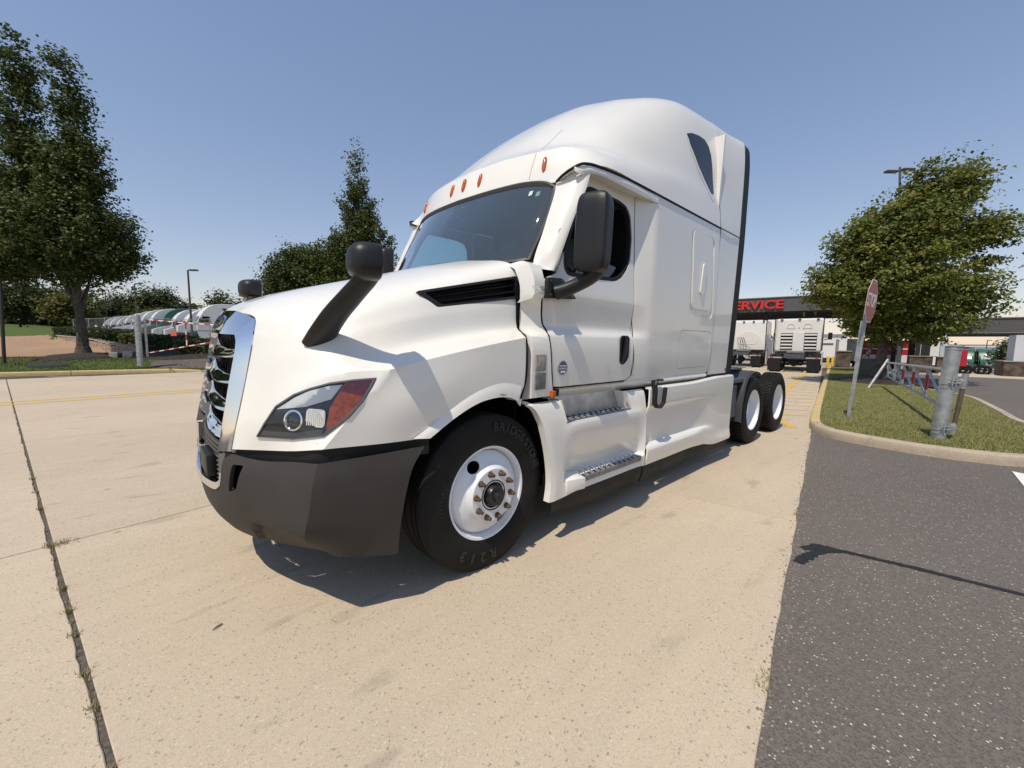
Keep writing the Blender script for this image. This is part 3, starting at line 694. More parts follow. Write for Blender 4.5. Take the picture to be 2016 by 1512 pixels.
# ---------------------------------------------------------------- windscreen
wtop = [(-.552,0,2.685),(-.572,.25,2.69),(-.605,.48,2.697),(-.66,.72,2.700),(-.71,.88,2.68),(-.738,.955,2.64)]
wmid = [(-.372,0,2.38),(-.390,.28,2.38),(-.425,.52,2.38),(-.492,.76,2.38),(-.565,.92,2.385),(-.622,.995,2.39)]
wbot = [(-.20,0,2.06),(-.22,.28,2.06),(-.262,.52,2.055),(-.332,.76,2.05),(-.40,.91,2.055),(-.455,.99,2.07)]
WS = gridpts([wtop, wmid, wbot], 6, 4); a, b_, _ = WS.shape
def symgrid(G): 
    L = G[:, ::-1]*N([1,-1,1.]); return np.concatenate([L[:, :-1], G], 1)
Gw = symgrid(WS)
def wsobj(name, Gs, m, parent, off=0., th=0):
    a, b_, _ = Gs.shape; o = newobj(name, Gs.reshape(-1,3)+N([off*.85,0,off*.5]), gridfaces(a,b_), m, parent, lean=True); outward(o, (1,0,.5))
    if th: solid(o, th)
    return o
wind = wsobj('windscreen', Gw, M_WSGLASS, truck)
# rubber frame: closed band along the rim of the glass
b0 = list(Gw[0]); br = list(Gw[:, -1]); bb = list(Gw[-1][::-1]); bl = list(Gw[:, 0][::-1]); rimp = N(b0[:-1]+br[:-1]+bb[:-1]+bl[:-1])
cen = rimp.mean(0); b = MB(); n = len(rimp)
inn = []; 
for i in range(n):
    tt = rimp[(i+1) % n]-rimp[i-1]; tt /= np.linalg.norm(tt); nn_ = np.cross(tt, [.85,0,.5]); 
    if nn_@(cen-rimp[i]) < 0: nn_ = -nn_
    inn.append(rimp[i]+nn_/np.linalg.norm(nn_)*.040)
inn = N(inn); nv = N([.85,0,.5])
vv = list(rimp-nv*.03)+list(rimp+nv*.012)+list((rimp*.55+inn*.45)+nv*.017)+list(inn+nv*.002); ff = []
for i in range(n):
    j = (i+1) % n
    for k in range(3): ff.append((k*n+i, k*n+j, (k+1)*n+j, (k+1)*n+i))
b.add(vv, ff); b.build('windscreen_seal', mat('seal_rubber', (.035,.030,.026), .5), wind)
# black cowl cover between hood and glass
cwl = [[(x+.17-.06*abs(y), y, z-.035) for x, y, z in wbot], [(x+.05, y, z-.02) for x, y, z in wbot], [(x-.01, y, z-.004) for x, y, z in wbot]]
G = symgrid(gridpts(cwl, 3, 4)); a, b_, _ = G.shape; o = newobj('cowl_cover', G.reshape(-1,3), gridfaces(a,b_), M_BLACK, truck, lean=True); outward(o, (0,0,1))
# camera housing behind the glass at the top
cb = MB(); P = [(-.60,-.19,2.655),(-.60,.17,2.66),(-.50,.13,2.46),(-.50,-.20,2.455)]
def wsx(y, z): # depth of the glass at y,z
    y = abs(y); 
    i = np.argmin((Gw[..., 1]-y)**2+(Gw[..., 2]-z)**2); return Gw.reshape(-1,3)[i][0]
P = roundpoly([(wsx(y,z)-.012,y,z) for y, z in ((-.20,2.665),(.20,2.67),(.15,2.50),(-.17,2.495))], .03); cb.ngon(P, -.03, (1,0,.5)); cb.build('camera_housing', M_BLACK, wind)
for y, z in ((-.12,2.56),(-.05,2.575),(.11,2.60)):
    cb = MB(); cb.lathe([(.018,0),(.016,.004),(.001,.006)], n=16); q = Vector((.85,0,.5)).to_track_quat('Y','Z').to_matrix()
    cb.V = [tuple((q @ Vector(v))+Vector((wsx(y,z)-.010,y,z))) for v in cb.V]; cb.build('camera_eye', mat('camera_eye', (.10,.12,.14), .3), wind)
cb = MB()
for y, z in ((.80,2.60),(.845,2.595)):
    x = wsx(y,z); cb.add([(x+.006,y-.017,z-.02),(x+.002,y+.017,z-.02),(x-.014,y+.017,z+.016),(x-.010,y-.017,z+.016)],[(0,1,2,3)])
cb.build('screen_sticker', mat('sticker', (.55,.6,.6), .6), wind, fix=False, smooth=False)
# ---------------------------------------------------------------- roof
roof_rings = [
 [(-.556,0,2.690),(-.610,.48,2.703),(-.667,.73,2.706),(-.716,.945,2.668),(-.70,1.10,2.702),(-.9,1.195,2.775),(-1.5,1.203,2.795),(-2.2,1.205,2.795),(-3.195,1.205,2.795)],
 [(-.600,0,2.82),(-.64,.45,2.825),(-.705,.75,2.83),(-.765,.95,2.82),(-.83,1.085,2.825),(-1.0,1.165,2.85),(-1.5,1.187,2.865),(-2.2,1.192,2.88),(-3.195,1.192,2.9)],
 [(-.640,0,2.935),(-.675,.45,2.938),(-.74,.73,2.94),(-.825,.95,2.94),(-.93,1.07,2.927),(-1.1,1.125,2.92),(-1.55,1.158,2.945),(-2.2,1.172,3.01),(-3.195,1.165,3.06)],
 [(-.75,0,3.035),(-.79,.42,3.03),(-.865,.68,3.03),(-.965,.85,3.03),(-1.08,.955,3.03),(-1.26,1.035,3.04),(-1.62,1.10,3.065),(-2.25,1.135,3.15),(-3.195,1.14,3.2)],
 [(-1.02,0,3.27),(-1.05,.38,3.26),(-1.12,.60,3.25),(-1.21,.75,3.25),(-1.31,.855,3.255),(-1.46,.945,3.265),(-1.78,1.03,3.305),(-2.32,1.085,3.375),(-3.195,1.125,3.42)],
 [(-1.40,0,3.55),(-1.42,.35,3.54),(-1.48,.53,3.53),(-1.56,.67,3.52),(-1.65,.765,3.52),(-1.78,.85,3.54),(-2.02,.935,3.575),(-2.45,1.01,3.63),(-3.195,1.085,3.675)],
 [(-1.85,0,3.81),(-1.86,.30,3.80),(-1.90,.47,3.785),(-1.95,.60,3.775),(-2.02,.69,3.775),(-2.12,.77,3.79),(-2.29,.85,3.815),(-2.57,.92,3.85),(-3.195,1.02,3.885)],
 [(-2.30,0,3.955),(-2.30,.25,3.95),(-2.33,.38,3.945),(-2.36,.48,3.94),(-2.40,.56,3.94),(-2.46,.63,3.945),(-2.55,.70,3.955),(-2.72,.76,3.97),(-3.195,.86,3.99)],
 [(-2.65,0,4.015),(-2.66,.08,4.015),(-2.68,.14,4.015),(-2.70,.20,4.012),(-2.73,.25,4.01),(-2.77,.30,4.01),(-2.83,.34,4.012),(-2.95,.38,4.018),(-3.195,.42,4.03)],
 [(-2.70,0,4.02),(-2.705,.01,4.02),(-2.71,.015,4.02),(-2.72,.02,4.02),(-2.74,.02,4.02),(-2.78,.02,4.02),(-2.84,.02,4.022),(-2.96,.02,4.03),(-3.195,.0,4.04)],
]
for i_, dz in ((4,.012),(5,.03),(6,.05),(7,.05),(8,.05),(9,.05)):
    roof_rings[i_] = [(x, y+(.02 if 5 <= i_ <= 7 and 3 <= j <= 7 else 0), z+dz*(.5 if j == 8 else 1)) for j, (x, y, z) in enumerate(roof_rings[i_])]
roof = sym_loft('roof_fairing', roof_rings, 5, 6, us=(2,), us_to=5.5); solid(roof, .012)
RW = [(-2.505,1.08,3.515),(-2.60,1.08,3.55),(-2.75,1.08,3.572),(-2.87,1.08,3.57),(-2.95,1.08,3.53),(-3.0,1.1,3.44),(-3.045,1.14,3.12),(-3.04,1.15,3.06),(-3.0,1.15,3.045),(-2.96,1.15,3.06),(-2.69,1.12,3.26),(-2.55,1.1,3.42)]
for s in (1, -1):
    f = (lambda P: N(P, float)) if s == 1 else mir
    fr = conform(roof, f(shrink(RW, 1.05)), (0,s,.15), .003, 'roof_window', mat('window_surround', (.72,.71,.67), .35, coat=.5), truck, .3)
    w_ = conform(roof, f(RW), (0,s,.15), .007, 'pane', M_DGLASS, fr, .3, lean_child=False)
bmr = bmesh.new(); bmr.from_mesh(roof.data); RBVH = BVHTree.FromBMesh(bmr); bmr.free()
def seamline(A, n_, r, nm='panel_seam', par=truck, mirror=False):
    pts = []
    for q in np.linspace(0, 1, 12):
        p = N(A[0])*(1-q)+N(A[1])*q; h = RBVH.ray_cast(Vector(p+N(n_)*.4), Vector(-N(n_)))[0]
        if h is not None: pts.append(h)
    if len(pts) > 2: b = MB(); b.tube(pts, r, 5); b.build(nm, mat('seam_grey', (.30,.29,.27), .8), par, lean=True, mirror=mirror)
for mm_ in (False, True):
    seamline([(-.70,.72,2.715),(-.735,.73,2.93)], (1,.25,.3), .0022, mirror=mm_); seamline([(-.82,.70,3.0),(-1.16,.62,3.27)], (.7,.3,.7), .0022, mirror=mm_)
# roof marker lights
for y in (-.83,-.20,0,.20,.83):
    x = float(np.interp(abs(y), [0,.45,.75,.95], [-.600,-.64,-.705,-.765])); z = 2.825; sl = Vector((.28,0,-1)).normalized() if abs(y) < .5 else Vector((.30,.12*np.sign(y),-1)).normalized()
    b = MB(); k = 9; pts = []; rr = []
    for i in range(k):
        t = -1+2*i/(k-1); pts.append(Vector((x+.004,y,z))+sl*(.060*t)); rr.append(.0185*max(.35,(1-t**4)**.5))
    b.tube(pts, rr, 12, ry=[q*.9 for q in rr]); b.build('marker_light', M_AMBER, truck, lean=True)
# ---------------------------------------------------------------- rear side extenders
for s in (1, -1):
    def prof(Y0, Y1, Y2, Y3, Y4): return [(Y0,1.165),(Y0,1.6),(Y0,2.2),(Y0,2.79),(Y1,3.2),(Y2,3.5),(Y3,3.75),(Y4[0],Y4[1])]
    c0 = [(1.203,1.165),(1.205,1.6),(1.205,2.2),(1.203,2.79),(1.147,3.2),(1.122,3.45),(1.082,3.70),(1.022,3.91),(.93,3.985),(.78,4.02)]
    c1 = [(1.203,1.165),(1.207,1.6),(1.208,2.2),(1.206,2.79),(1.172,3.2),(1.15,3.48),(1.125,3.74),(1.09,3.92),(1.0,3.985),(.80,4.02)]
    c2 = [(1.200,1.165),(1.204,1.6),(1.206,2.2),(1.205,2.79),(1.178,3.2),(1.158,3.5),(1.132,3.77),(1.09,3.945),(1.0,4.0),(.82,4.03)]
    c1 = [(a*.55+c*.45, d*.55+e*.45) for (a, d), (c, e) in zip(c0, c2)]
    xs = (-3.208,-3.5,-3.80)
    rows = [[(x-(.15*max(0,(z-2.8)/1.2) if x < -3.4 else 0), y, z) for y, z in c] for x, c in zip(xs, (c0, c1, c2))]
    rows = [list(map(tuple, mir(r))) if s < 0 else r for r in rows]
    o = loft('side_extender', rows, 5, 4, vs=(3,)); outward(o, (0, s, 0)); solid(o, .02)
    # rubber trailing edge
    e = rows[-1][:9]; e2 = [(x-.22, y*.99, z) for x, y, z in e]; e2 = [(x+.0, y, z) for x, y, z in e2]
    e = [(x+.01, y*.992, z) for x, y, z in e]
    q = loft('rubber_edge', [e, e2], 2, 4, m=M_BLACK, parent=o, lean=False); outward(q, (0, s, 0)); solid(q, .02)
    b = MB(); b.tube([(-3.205,s*1.209,2.788),(-3.5,s*1.213,2.788),(-3.81,s*1.21,2.788)], .004, 6); b.build('panel_seam', M_BLACK, o)
    b = MB(); b.box((-3.77,s*1.206,1.205),(.025,.006,.03)); b.build('panel_tag', M_FRAME, o)
    b = MB(); b.tube([(-3.20,s*(y-.004),z) for y, z in cr1([(1.203,1.165),(1.205,1.6),(1.205,2.2),(1.203,2.79),(1.143,3.2),(1.098,3.45),(1.05,3.69),(.985,3.875)],3)[:, :] ] if False else [(-3.20,s*(y-.002),z) for (y,z) in [(1.203,1.165),(1.207,1.6),(1.207,2.2),(1.205,2.79),(1.145,3.2),(1.10,3.45),(1.052,3.69),(.99,3.87)]], .007, 6); b.build('rear_seam', M_BLACK, truck, lean=True)
# rear wall of the sleeper, floor, firewall
b = MB(); b.box((-3.17,0,2.45),(.03,2.35,2.6)); b.build('sleeper_back_wall', M_WHITE2, truck, lean=True, smooth=False)
b = MB(); b.box((-1.8,0,1.175),(2.75,2.3,.02)); b.build('cab_floor', M_DARK, truck, lean=True, smooth=False)
b = MB(); b.box((-.30,0,1.4),(.02,2.1,.95)); b.build('firewall', M_DARK, truck, lean=True, smooth=False)
b = MB(); b.box((-1.93,0,2.0),(.02,2.3,1.7)); b.build('bunk_curtain', mat('curtain', (.045,.046,.05), .9), truck, lean=True, smooth=False)
b = MB(); G = N([[(-.60-.20*abs(y)**2,y*.97,2.685),(-.95,y,2.75),(-1.93,y,2.78)] for y in np.linspace(-1.06,1.06,7)]); b.add(G.reshape(-1,3), gridfaces(7,3)); hln = b.build('headliner', M_INTL, truck, lean=True, fix=False)
b = MB()
for y in (-.5,.1,.6): b.box((-1.0,y,2.745),(.22,.14,.02))
b.build('overhead_lamp', mat('overhead', (.3,.31,.31), .7), hln, smooth=False)
# dashboard
dsec = [(-.30,2.03),(-.42,2.07),(-.55,2.085),(-.66,2.06),(-.72,2.0),(-.72,1.75),(-.62,1.4)]
rows = [[(x-(.14*(abs(y)/1.06)**2), y, z-(.0 if abs(y) < .8 else .02)) for x, z in dsec] for y in (-1.08,-.8,-.4,0,.4,.8,1.08)]
o = loft('dashboard', rows, 3, 3, m=M_INT); recalc(o)
b = MB(); G_ = [(-.62+.0*abs(t), .52+.2*math.cos(t), 2.08+.035*math.sin(t)) for t in np.linspace(0, math.pi, 9)]; b.tube(G_, .02, 8); b.build('instrument_hood', M_INT, truck, lean=True)
b = MB(); c = Vector((-.86,.52,1.98)); q = Matrix.Rotation(R_(-38),3,'Y')
b.tube([c+q @ Vector((.0+.0, .225*math.cos(t), .225*math.sin(t))) for t in np.linspace(0, 2*math.pi, 33)], .016, 8, cap=False)
for t in (R_(0),R_(180),R_(270)): b.tube([c, c+q @ Vector((0,.22*math.cos(t),.22*math.sin(t)))], .02, 8)
b.lathe([(.001,.02),(.06,.02),(.07,-.02)], (0,0,0)) if False else None
b.build('steering_wheel', M_BLACKP, truck, lean=True)
for y in (.55,-.55):
    b = MB(); b.box((-1.35,y,1.75),(.5,.5,.14),bev=.05); b.box((-1.62,y,2.13),(.15,.48,.75),Matrix.Rotation(R_(-8),3,'Y'),bev=.06); b.box((-1.68,y,2.58),(.11,.28,.18),bev=.04); b.box((-1.35,y,1.43),(.35,.35,.5),bev=.02)
    b.build('driver_seat' if y > 0 else 'passenger_seat', M_INT, truck, lean=True)
# ---------------------------------------------------------------- step fairings and skirts
for s in (1, -1):
    f = (lambda P: list(map(tuple, N(P, float)))) if s == 1 else (lambda P: list(map(tuple, mir(P))))
    # front step fairing: profile from top to bottom
    pa = [(1.165,1.095),(1.19,1.085),(1.205,1.05),(1.225,.95),(1.237,.86),(1.245,.74),(1.25,.60),(1.252,.52),(1.253,.46),(1.253,.382)]
    pb = [(1.165,1.095),(1.19,1.085),(1.205,1.05),(1.225,.95),(1.240,.90),(1.222,.74),(1.17,.56),(1.15,.50),(1.245,.487),(1.262,.40)]
    xf = [-.275,-.30,-.345,-.40,-.425,-.455,-.48,-.486,-.483,-.471]
    r0b = [(x+.004, y-.05, z) for x, (y, z) in zip(xf, pa)]
    r0 = [(x, y, z) for x, (y, z) in zip(xf, pa)]
    r05 = [(x-.045, y+.008, z) for x, (y, z) in zip(xf, pa)]
    def row(X, p): return [(X, y, z) for y, z in p]
    rows = [r0b, r0, r05, row(-.62, pa), row(-.70, [(y*.5+y2*.5, z*.5+z2*.5) for (y,z),(y2,z2) in zip(pa,pb)]), row(-.78, pb), row(-1.25, pb), row(-1.66, pb), row(-1.76, [(y*.6+y2*.4, z*.6+z2*.4) for (y,z),(y2,z2) in zip(pa,pb)]), row(-1.80, [(y, z) for y, z in pa])]
    st = loft('step_fairing', [f(r) for r in rows], 3, 3, us=(1,2,3), vs=(1,3,4,7,8)); outward(st, (0, s, .1)); solid(st, .02)
    well = prism(f([(-.60,1.2,1.13),(-.655,1.2,.937),(-1.545,1.2,.937),(-1.50,1.2,1.0),(-1.47,1.2,1.13)]), (0,1,0), .09, lean=True); boolean(st, [well]); kill(well)
    # step well liner
    b = MB(); L4 = f([(-.60,1.215,1.10),(-.655,1.235,.935),(-1.545,1.235,.935),(-1.47,1.215,1.10)]); K4 = f([(-.63,1.10,1.10),(-.66,1.10,.935),(-1.50,1.10,.935),(-1.44,1.10,1.10)])
    b.add([L4[0],L4[1],K4[1],K4[0]], [(0,1,2,3)]); b.build('step_well_wall', M_WHITE, st, smooth=False); b = MB(); b.add([L4[2],L4[3],K4[3],K4[2]], [(0,1,2,3)]); b.build('step_well_wall', M_WHITE, st, smooth=False)
    b = MB(); G = N([[(x,s*(1.10+.02*math.cos((z-.93)*9)),z) for x in (-.58,-1.0,-1.54)] for z in np.linspace(.92,1.12,7)]); b.add(G.reshape(-1,3), gridfaces(7,3)); b.build('tank_panel', M_ALU, st)
    # grated treads
    for (x0, x1, y0, y1, z, nm) in ((-.655,-1.535,1.10,1.225,.945,'step_tread'),(-.83,-1.72,1.15,1.268,.492,'step_tread')):
        b = MB(); b.box(((x0+x1)/2,s*(y0+y1)/2,z-.006),(x0-x1,y1-y0,.012)); b.box(((x0+x1)/2,s*(y1-.002),z-.018),(x0-x1,.012,.04),bev=.003)
        tr = b.build(nm, mat('tread_steel', (.22,.23,.24), .5, metal=.5, noise=.25, nscale=30), st, smooth=False)
        stud = MB(); hol = MB(); nx = int((x0-x1)/.036); ny = 4
        for i in range(nx):
            for j in range(ny):
                x = x0-.025-(i+.5*(j % 2))*.036; y = y0+.018+j*(y1-y0-.03)/(ny-1)
                if x < x1+.015: continue
                if (i+j) % 2 == 0:
                    stud.lathe([(.013,0),(.012,.006),(.007,.007),(.006,.002)], (x, s*y, z), axis='Z', n=8)
                else:
                    hol.lathe([(.012,.0012),(.0,.0012)], (x, s*y, z), axis='Z', n=8)
        stud.build('tread_studs', mat('tread_bright', (.42,.43,.44), .4, metal=.7), tr, fix=False)['kind'] = 'stuff'; hol.build('tread_holes', M_DARK, tr, fix=False)['kind'] = 'stuff'
    # white end blocks of the lower step
    for xa, xb in ((-.655,-.85),(-1.70,-1.79)):
        b = MB(); P = [(xa,1.16,.50),(xb,1.16,.50),(xb,1.275,.49),(xb,1.283,.40),(xa,1.265,.40),(xa,1.265,.485)]
        sg = 1 if xa > -1 else -1
        wide, nar = (xb, xa) if sg == 1 else (xa, xb)
        P = [(wide,1.15,.515),(wide,1.285,.492),(wide,1.287,.405),(wide,1.15,.40),(nar+.02*sg,1.15,.53),(nar,1.262,.505),(nar,1.262,.405),(nar,1.15,.40)]
        b.add(f(P), [(0,1,2,3),(7,6,5,4),(0,4,5,1),(1,5,6,2),(2,6,7,3),(3,7,4,0)])
        o = b.build('step_end_block', M_WHITE, st, smooth=False)
        md = o.modifiers.new('b','BEVEL'); md.width = .008; md.segments = 2; bake(o, 30)
    # rear skirt
    q1 = [(1.20,1.112),(1.236,1.108),(1.250,1.095),(1.253,1.03),(1.252,.935),(1.238,.915),(1.224,.78),(1.212,.62),(1.215,.578),(1.262,.553),(1.275,.53),(1.268,.45),(1.255,.383)]
    q2 = [(1.20,1.125),(1.236,1.122),(1.250,1.11),(1.254,1.04),(1.253,.925),(1.244,.905),(1.236,.78),(1.232,.62),(1.234,.58),(1.262,.56),(1.268,.53),(1.262,.44),(1.255,.365)]
    q3 = [(1.20,1.135),(1.236,1.132),(1.250,1.12),(1.254,1.04),(1.253,.935),(1.252,.905),(1.252,.78),(1.253,.64),(1.254,.56),(1.257,.50),(1.262,.44),(1.268,.39),(1.262,.318)]
    q4 = [(1.20,1.135),(1.236,1.132),(1.250,1.12),(1.254,1.04),(1.254,.93),(1.254,.905),(1.254,.78),(1.256,.64),(1.258,.52),(1.26,.45),(1.268,.40),(1.278,.35),(1.268,.315)]
    rows = [row(-1.815,q1), row(-2.3,q1), row(-2.8,q1), row(-3.15,q2), row(-3.45,q3), row(-3.75,q4), row(-3.955,q4), [(x+.0,y-.05,z) for x,y,z in row(-3.965,q4)]]
    sk = loft('side_skirt', [f(r) for r in rows], 4, 3, us=(3,6), vs=(2,4,5,8,9,10)); outward(sk, (0, s, .1)); solid(sk, .015)
    for pts_, nm in (([(-.50,1.235,.39),(-1.0,1.235,.385),(-1.79,1.235,.385)],[(-.55,1.20,.262),(-1.0,1.20,.222),(-1.785,1.20,.20)]),([(-1.82,1.235,.385),(-2.8,1.235,.385),(-3.4,1.24,.36),(-3.93,1.245,.33)],[(-1.83,1.20,.205),(-2.8,1.20,.225),(-3.4,1.21,.225),(-3.95,1.215,.20)])):
        o = loft('rubber_flap', [f(pts_), f([tuple((N(a)+N(c))/2+N([0,.012,0])) for a, c in zip(pts_, nm)]), f(nm)], 3, 5, m=M_FLAP); outward(o, (0, s, 0)); solid(o, .012)
    # grab handle between the fairings
    b = MB(); b.tube(f([(-1.86,1.262,1.175),(-1.845,1.268,1.14),(-1.86,1.272,1.08),(-1.87,1.272,.95)]), [.03,.032,.03,.025], 8, ry=[.014]*4)
    b.tube(f([(-1.87,1.272,.98),(-1.90,1.275,.935),(-1.97,1.282,.925),(-2.02,1.285,.96),(-2.03,1.285,1.05),(-2.04,1.283,1.105)]), .022, 8, ry=[.018]*6)
    b.tube(f([(-1.84,1.255,1.17),(-1.93,1.26,1.178),(-2.0,1.262,1.175)]), .02, 8, ry=[.012]*3)
    b.build('grab_handle', M_BLACKP, truck, lean=True)
# ---------------------------------------------------------------- hood mirrors
def superbox(c, d, rot=None, p=4., nu=20, nv=12, sq=None):
    V = []; F = []
    for i in range(nv+1):
        ph = -math.pi/2+math.pi*i/nv
        for j in range(nu):
            th = 2*math.pi*j/nu; cx, cy, cz = math.cos(ph)*math.cos(th), math.cos(ph)*math.sin(th), math.sin(ph)
            k = (abs(cx)**p+abs(cy)**p+abs(cz)**p)**(-1/p); v = Vector((cx*k*d[0]/2, cy*k*d[1]/2, cz*k*d[2]/2))
            if sq: v = sq(v)
            if rot is not None: v = rot @ v
            V.append(v+Vector(c))
    for i in range(nv):
        for j in range(nu): F.append((i*nu+j, i*nu+(j+1) % nu, (i+1)*nu+(j+1) % nu, (i+1)*nu+j))
    return V, F
for s in (1, -1):
    b = MB()
    def flat(v):  # flat glass side to the rear, domed shell to the front
        if v.x < -.045: v.x = -.045
        return v
    V, F = superbox((.805,1.19,1.862), (.185,.20,.165), Matrix.Rotation(R_(-12),3,'Z'), 3.0, 28, 18, flat); b.add(V, F)
    hm = b.build('hood_mirror', M_BLACKP, truck, lean=True, mirror=s < 0)
    b = MB(); pts = cr1([(.90,.78,1.475),(.893,.86,1.54),(.868,.95,1.625),(.828,1.05,1.715),(.79,1.14,1.80),(.785,1.165,1.84)], 4)
    k = len(pts); ra = np.interp(np.linspace(0,1,k),[0,.3,.7,1],[.080,.070,.058,.060]); rb = np.interp(np.linspace(0,1,k),[0,.3,.7,1],[.040,.034,.030,.036])
    b.tube(pts, list(ra), 16, ry=list(rb), up=(0,.75,-.65)); b.build('mirror_arm', M_BLACKP, hm, mirror=s < 0)
    b = MB(); V, F = superbox((.760,1.18,1.862), (.006,.165,.135), Matrix.Rotation(R_(-12),3,'Z'), 4.); b.add(V, F); b.build('mirror_glass', mat('mirror_glass', (.8,.82,.84), .03, metal=1.), hm, mirror=s < 0)
# ---------------------------------------------------------------- door mirrors
for s in (1, -1):
    b = MB()
    def flat2(v):
        if v.x < -.06: v.x = -.06
        t = (v.z+.24)/.48; v.x *= 1-.12*t if v.x > 0 else 1
        return v
    RM = Matrix.Rotation(R_(14),3,'Z')
    V, F = superbox((-.575,1.425,2.212), (.17,.215,.49), RM, 5.5, 32, 28, flat2); b.add(V, F)
    dm = b.build('door_mirror', M_BLACKP, truck, lean=True, mirror=s < 0)
    b = MB(); pts = cr1([(-.50,1.20,1.845),(-.52,1.235,1.855),(-.585,1.33,1.905),(-.625,1.40,1.955),(-.63,1.455,2.02)], 5); k = len(pts)
    b.tube(pts, list(np.interp(np.linspace(0,1,k),[0,.4,1],[.060,.056,.070])), 14, ry=list(np.interp(np.linspace(0,1,k),[0,.4,1],[.050,.046,.042])), up=(0,-.5,1)); b.build('mirror_arm', M_BLACKP, dm, mirror=s < 0)
    b = MB(); P = roundpoly([(-.405,1.178,1.935),(-.56,1.165,1.945),(-.615,1.165,1.91),(-.72,1.17,1.818),(-.405,1.178,1.80)], .012); b.ngon(P, .035, (0,1,0)); o = b.build('mirror_mount', M_BLACKP, dm, mirror=s < 0, smooth=False); md = o.modifiers.new('b','BEVEL'); md.width = .008; md.segments = 2; bake(o)
    for x, z in ((-.43,1.915),(-.43,1.825),(-.66,1.83),(-.55,1.925)): b = MB(); b.lathe([(.008,.035),(.008,.039),(.0,.040)], (x,1.178,z), n=10); b.build('mount_screw', M_FRAME, dm, mirror=s < 0)
    b = MB(); V, F = superbox(Vector((-.575,1.425,2.212))+RM @ Vector((-.062,0,0)), (.006,.185,.44), RM, 6.); b.add(V, F); b.build('mirror_glass', MATS['mirror_glass'], dm, mirror=s < 0)
# ---------------------------------------------------------------- wheels
RT = .507
def tyre_profile(w, rib):
    hw = w/2; pr = [(.292,-hw*.80),(.32,-hw*.96),(.37,-hw*1.02),(.42,-hw*1.0),(.465,-hw*.93),(.488,-hw*.86),(.5,-hw*.80)]
    g = []
    if rib:
        for y in (-.62,-.25,.25,.62):
            g += [((y-.055)*hw,RT),((y-.05)*hw,RT-.012),((y+.05)*hw,RT-.012),((y+.055)*hw,RT)]
    top = [(RT-.002,-hw*.76)]+[(r,y) for y,r in g]+[(RT-.002,hw*.76)]
    return pr+top+[(r,-y) for r,y in pr[::-1]]
def arc_text(txt, rad, size, ang0, y, parent, clockwise_out=True, m=None, step=None, name='sidewall_lettering', depth=.0022, bold=.001):
    out = []; objs = []
    for i, ch in enumerate(txt):
        if ch == ' ': continue
        t = textmesh(ch, size, depth, m, name, None, bold=bold); a = ang0-step*i
        # outside of the left wheel: image right = -X side ... letters upright with the top outwards, reading clockwise seen from +Y
        ca, sa = math.cos(a), math.sin(a)
        o_ = (-rad*ca, y, rad*sa); ax = (-sa*1.0, 0, -ca*1.0); ax = (-math.sin(a), 0, -math.cos(a)); ay = (-ca, 0, sa)
        frame_to(t, o_, ax, ay); objs.append(t)
    mb = MB()
    for t in objs:
        mb.add([v.co for v in t.data.vertices], [list(p.vertices) for p in t.data.polygons]); kill(t)
    return mb.build(name, m, parent, smooth=False)
def steer_wheel(s):
    c = (0, 0, RT)
    b = MB(); b.lathe(tyre_profile(.275, True), n=96, close=False)
    tyre_y = 1.04
    ty = b.build('steer_tyre', M_RUBBER, truck); ty.location = (0, s*tyre_y, RT-.006)
    if s < 0: ty.rotation_euler.z = math.pi
    ML = mat('raised_rubber', (.022,.021,.020), .45, spec=.45)
    arc_text('BRIDGESTONE', .425, .078, R_(84), .1395, ty, m=ML, step=R_(7.0), bold=.002)
    arc_text('R213', .405, .085, R_(-86), .140, ty, m=ML, step=R_(12), bold=.003)
    arc_text('295/75R22.5', .365, .028, R_(188), .1405, ty, m=ML, step=R_(3.6), bold=.0002)
    r = MB(); F0 = .123   # rim flange plane, from the tyre centre
    r.lathe([(.268,-.12),(.268,F0-.06),(.285,F0-.022),(.290,F0-.004),(.3035,F0-.001),(.3055,F0-.012),(.30,F0-.03)], n=72)
    rim = r.build('wheel_rim', M_WHEEL, ty)
    r = MB(); r.lathe([(.268,F0-.050),(.262,F0-.040),(.245,F0-.022),(.215,F0-.004),(.190,F0+.006),(.182,F0+.014),(.172,F0+.040),(.166,F0+.046),(.085,F0+.046),(.085,F0-.06)], n=72)
    di = r.build('wheel_disc', M_WHEEL, ty); 
    cu = []
    for a in (R_(122), R_(-58)):
        p = N([-.222*math.cos(a), F0-.01, .222*math.sin(a)])
        tang = N([math.sin(a),0,math.cos(a)]); rad_ = N([-math.cos(a),0,math.sin(a)])
        cu.append(prism([p+tang*.046*math.cos(t)+rad_*.034*math.sin(t) for t in np.linspace(0,2*math.pi,21)[:-1]], (0,1,0), .05))
    for q in cu: q.parent = ty
    solid(di, .006, 0); boolean(di, cu, angle=40); kill(*cu)
    hb = MB(); hb.lathe([(.0,F0-.07),(.268,F0-.07)], n=32); hb.build('brake_drum', M_DARK, ty, fix=False)
    hb = MB(); hb.lathe([(.098,F0+.02),(.098,F0+.050),(.092,F0+.052),(.080,F0+.035),(.070,F0+.035),(.066,F0+.075),(.060,F0+.082),(.034,F0+.084),(.032,F0+.105),(.026,F0+.112),(.0,F0+.113)], n=40); hb.build('hub', mat('greasy_hub', (.02,.02,.022), .3, noise=.3, nscale=30), ty)
    for k in range(10):
        a = R_(90+36*k+12); p = (-.1425*math.cos(a), F0+.046, .1425*math.sin(a))
        nb = MB(); nb.lathe([(.0,.001),(.021,.001),(.021,.006),(.0175,.007),(.0165,.024),(.012,.026),(.0115,.044),(.0,.045)], p, n=6); nb.build('lug_nut', M_RUST, ty, smooth=False)
    return ty
wheels = [steer_wheel(1), steer_wheel(-1)]
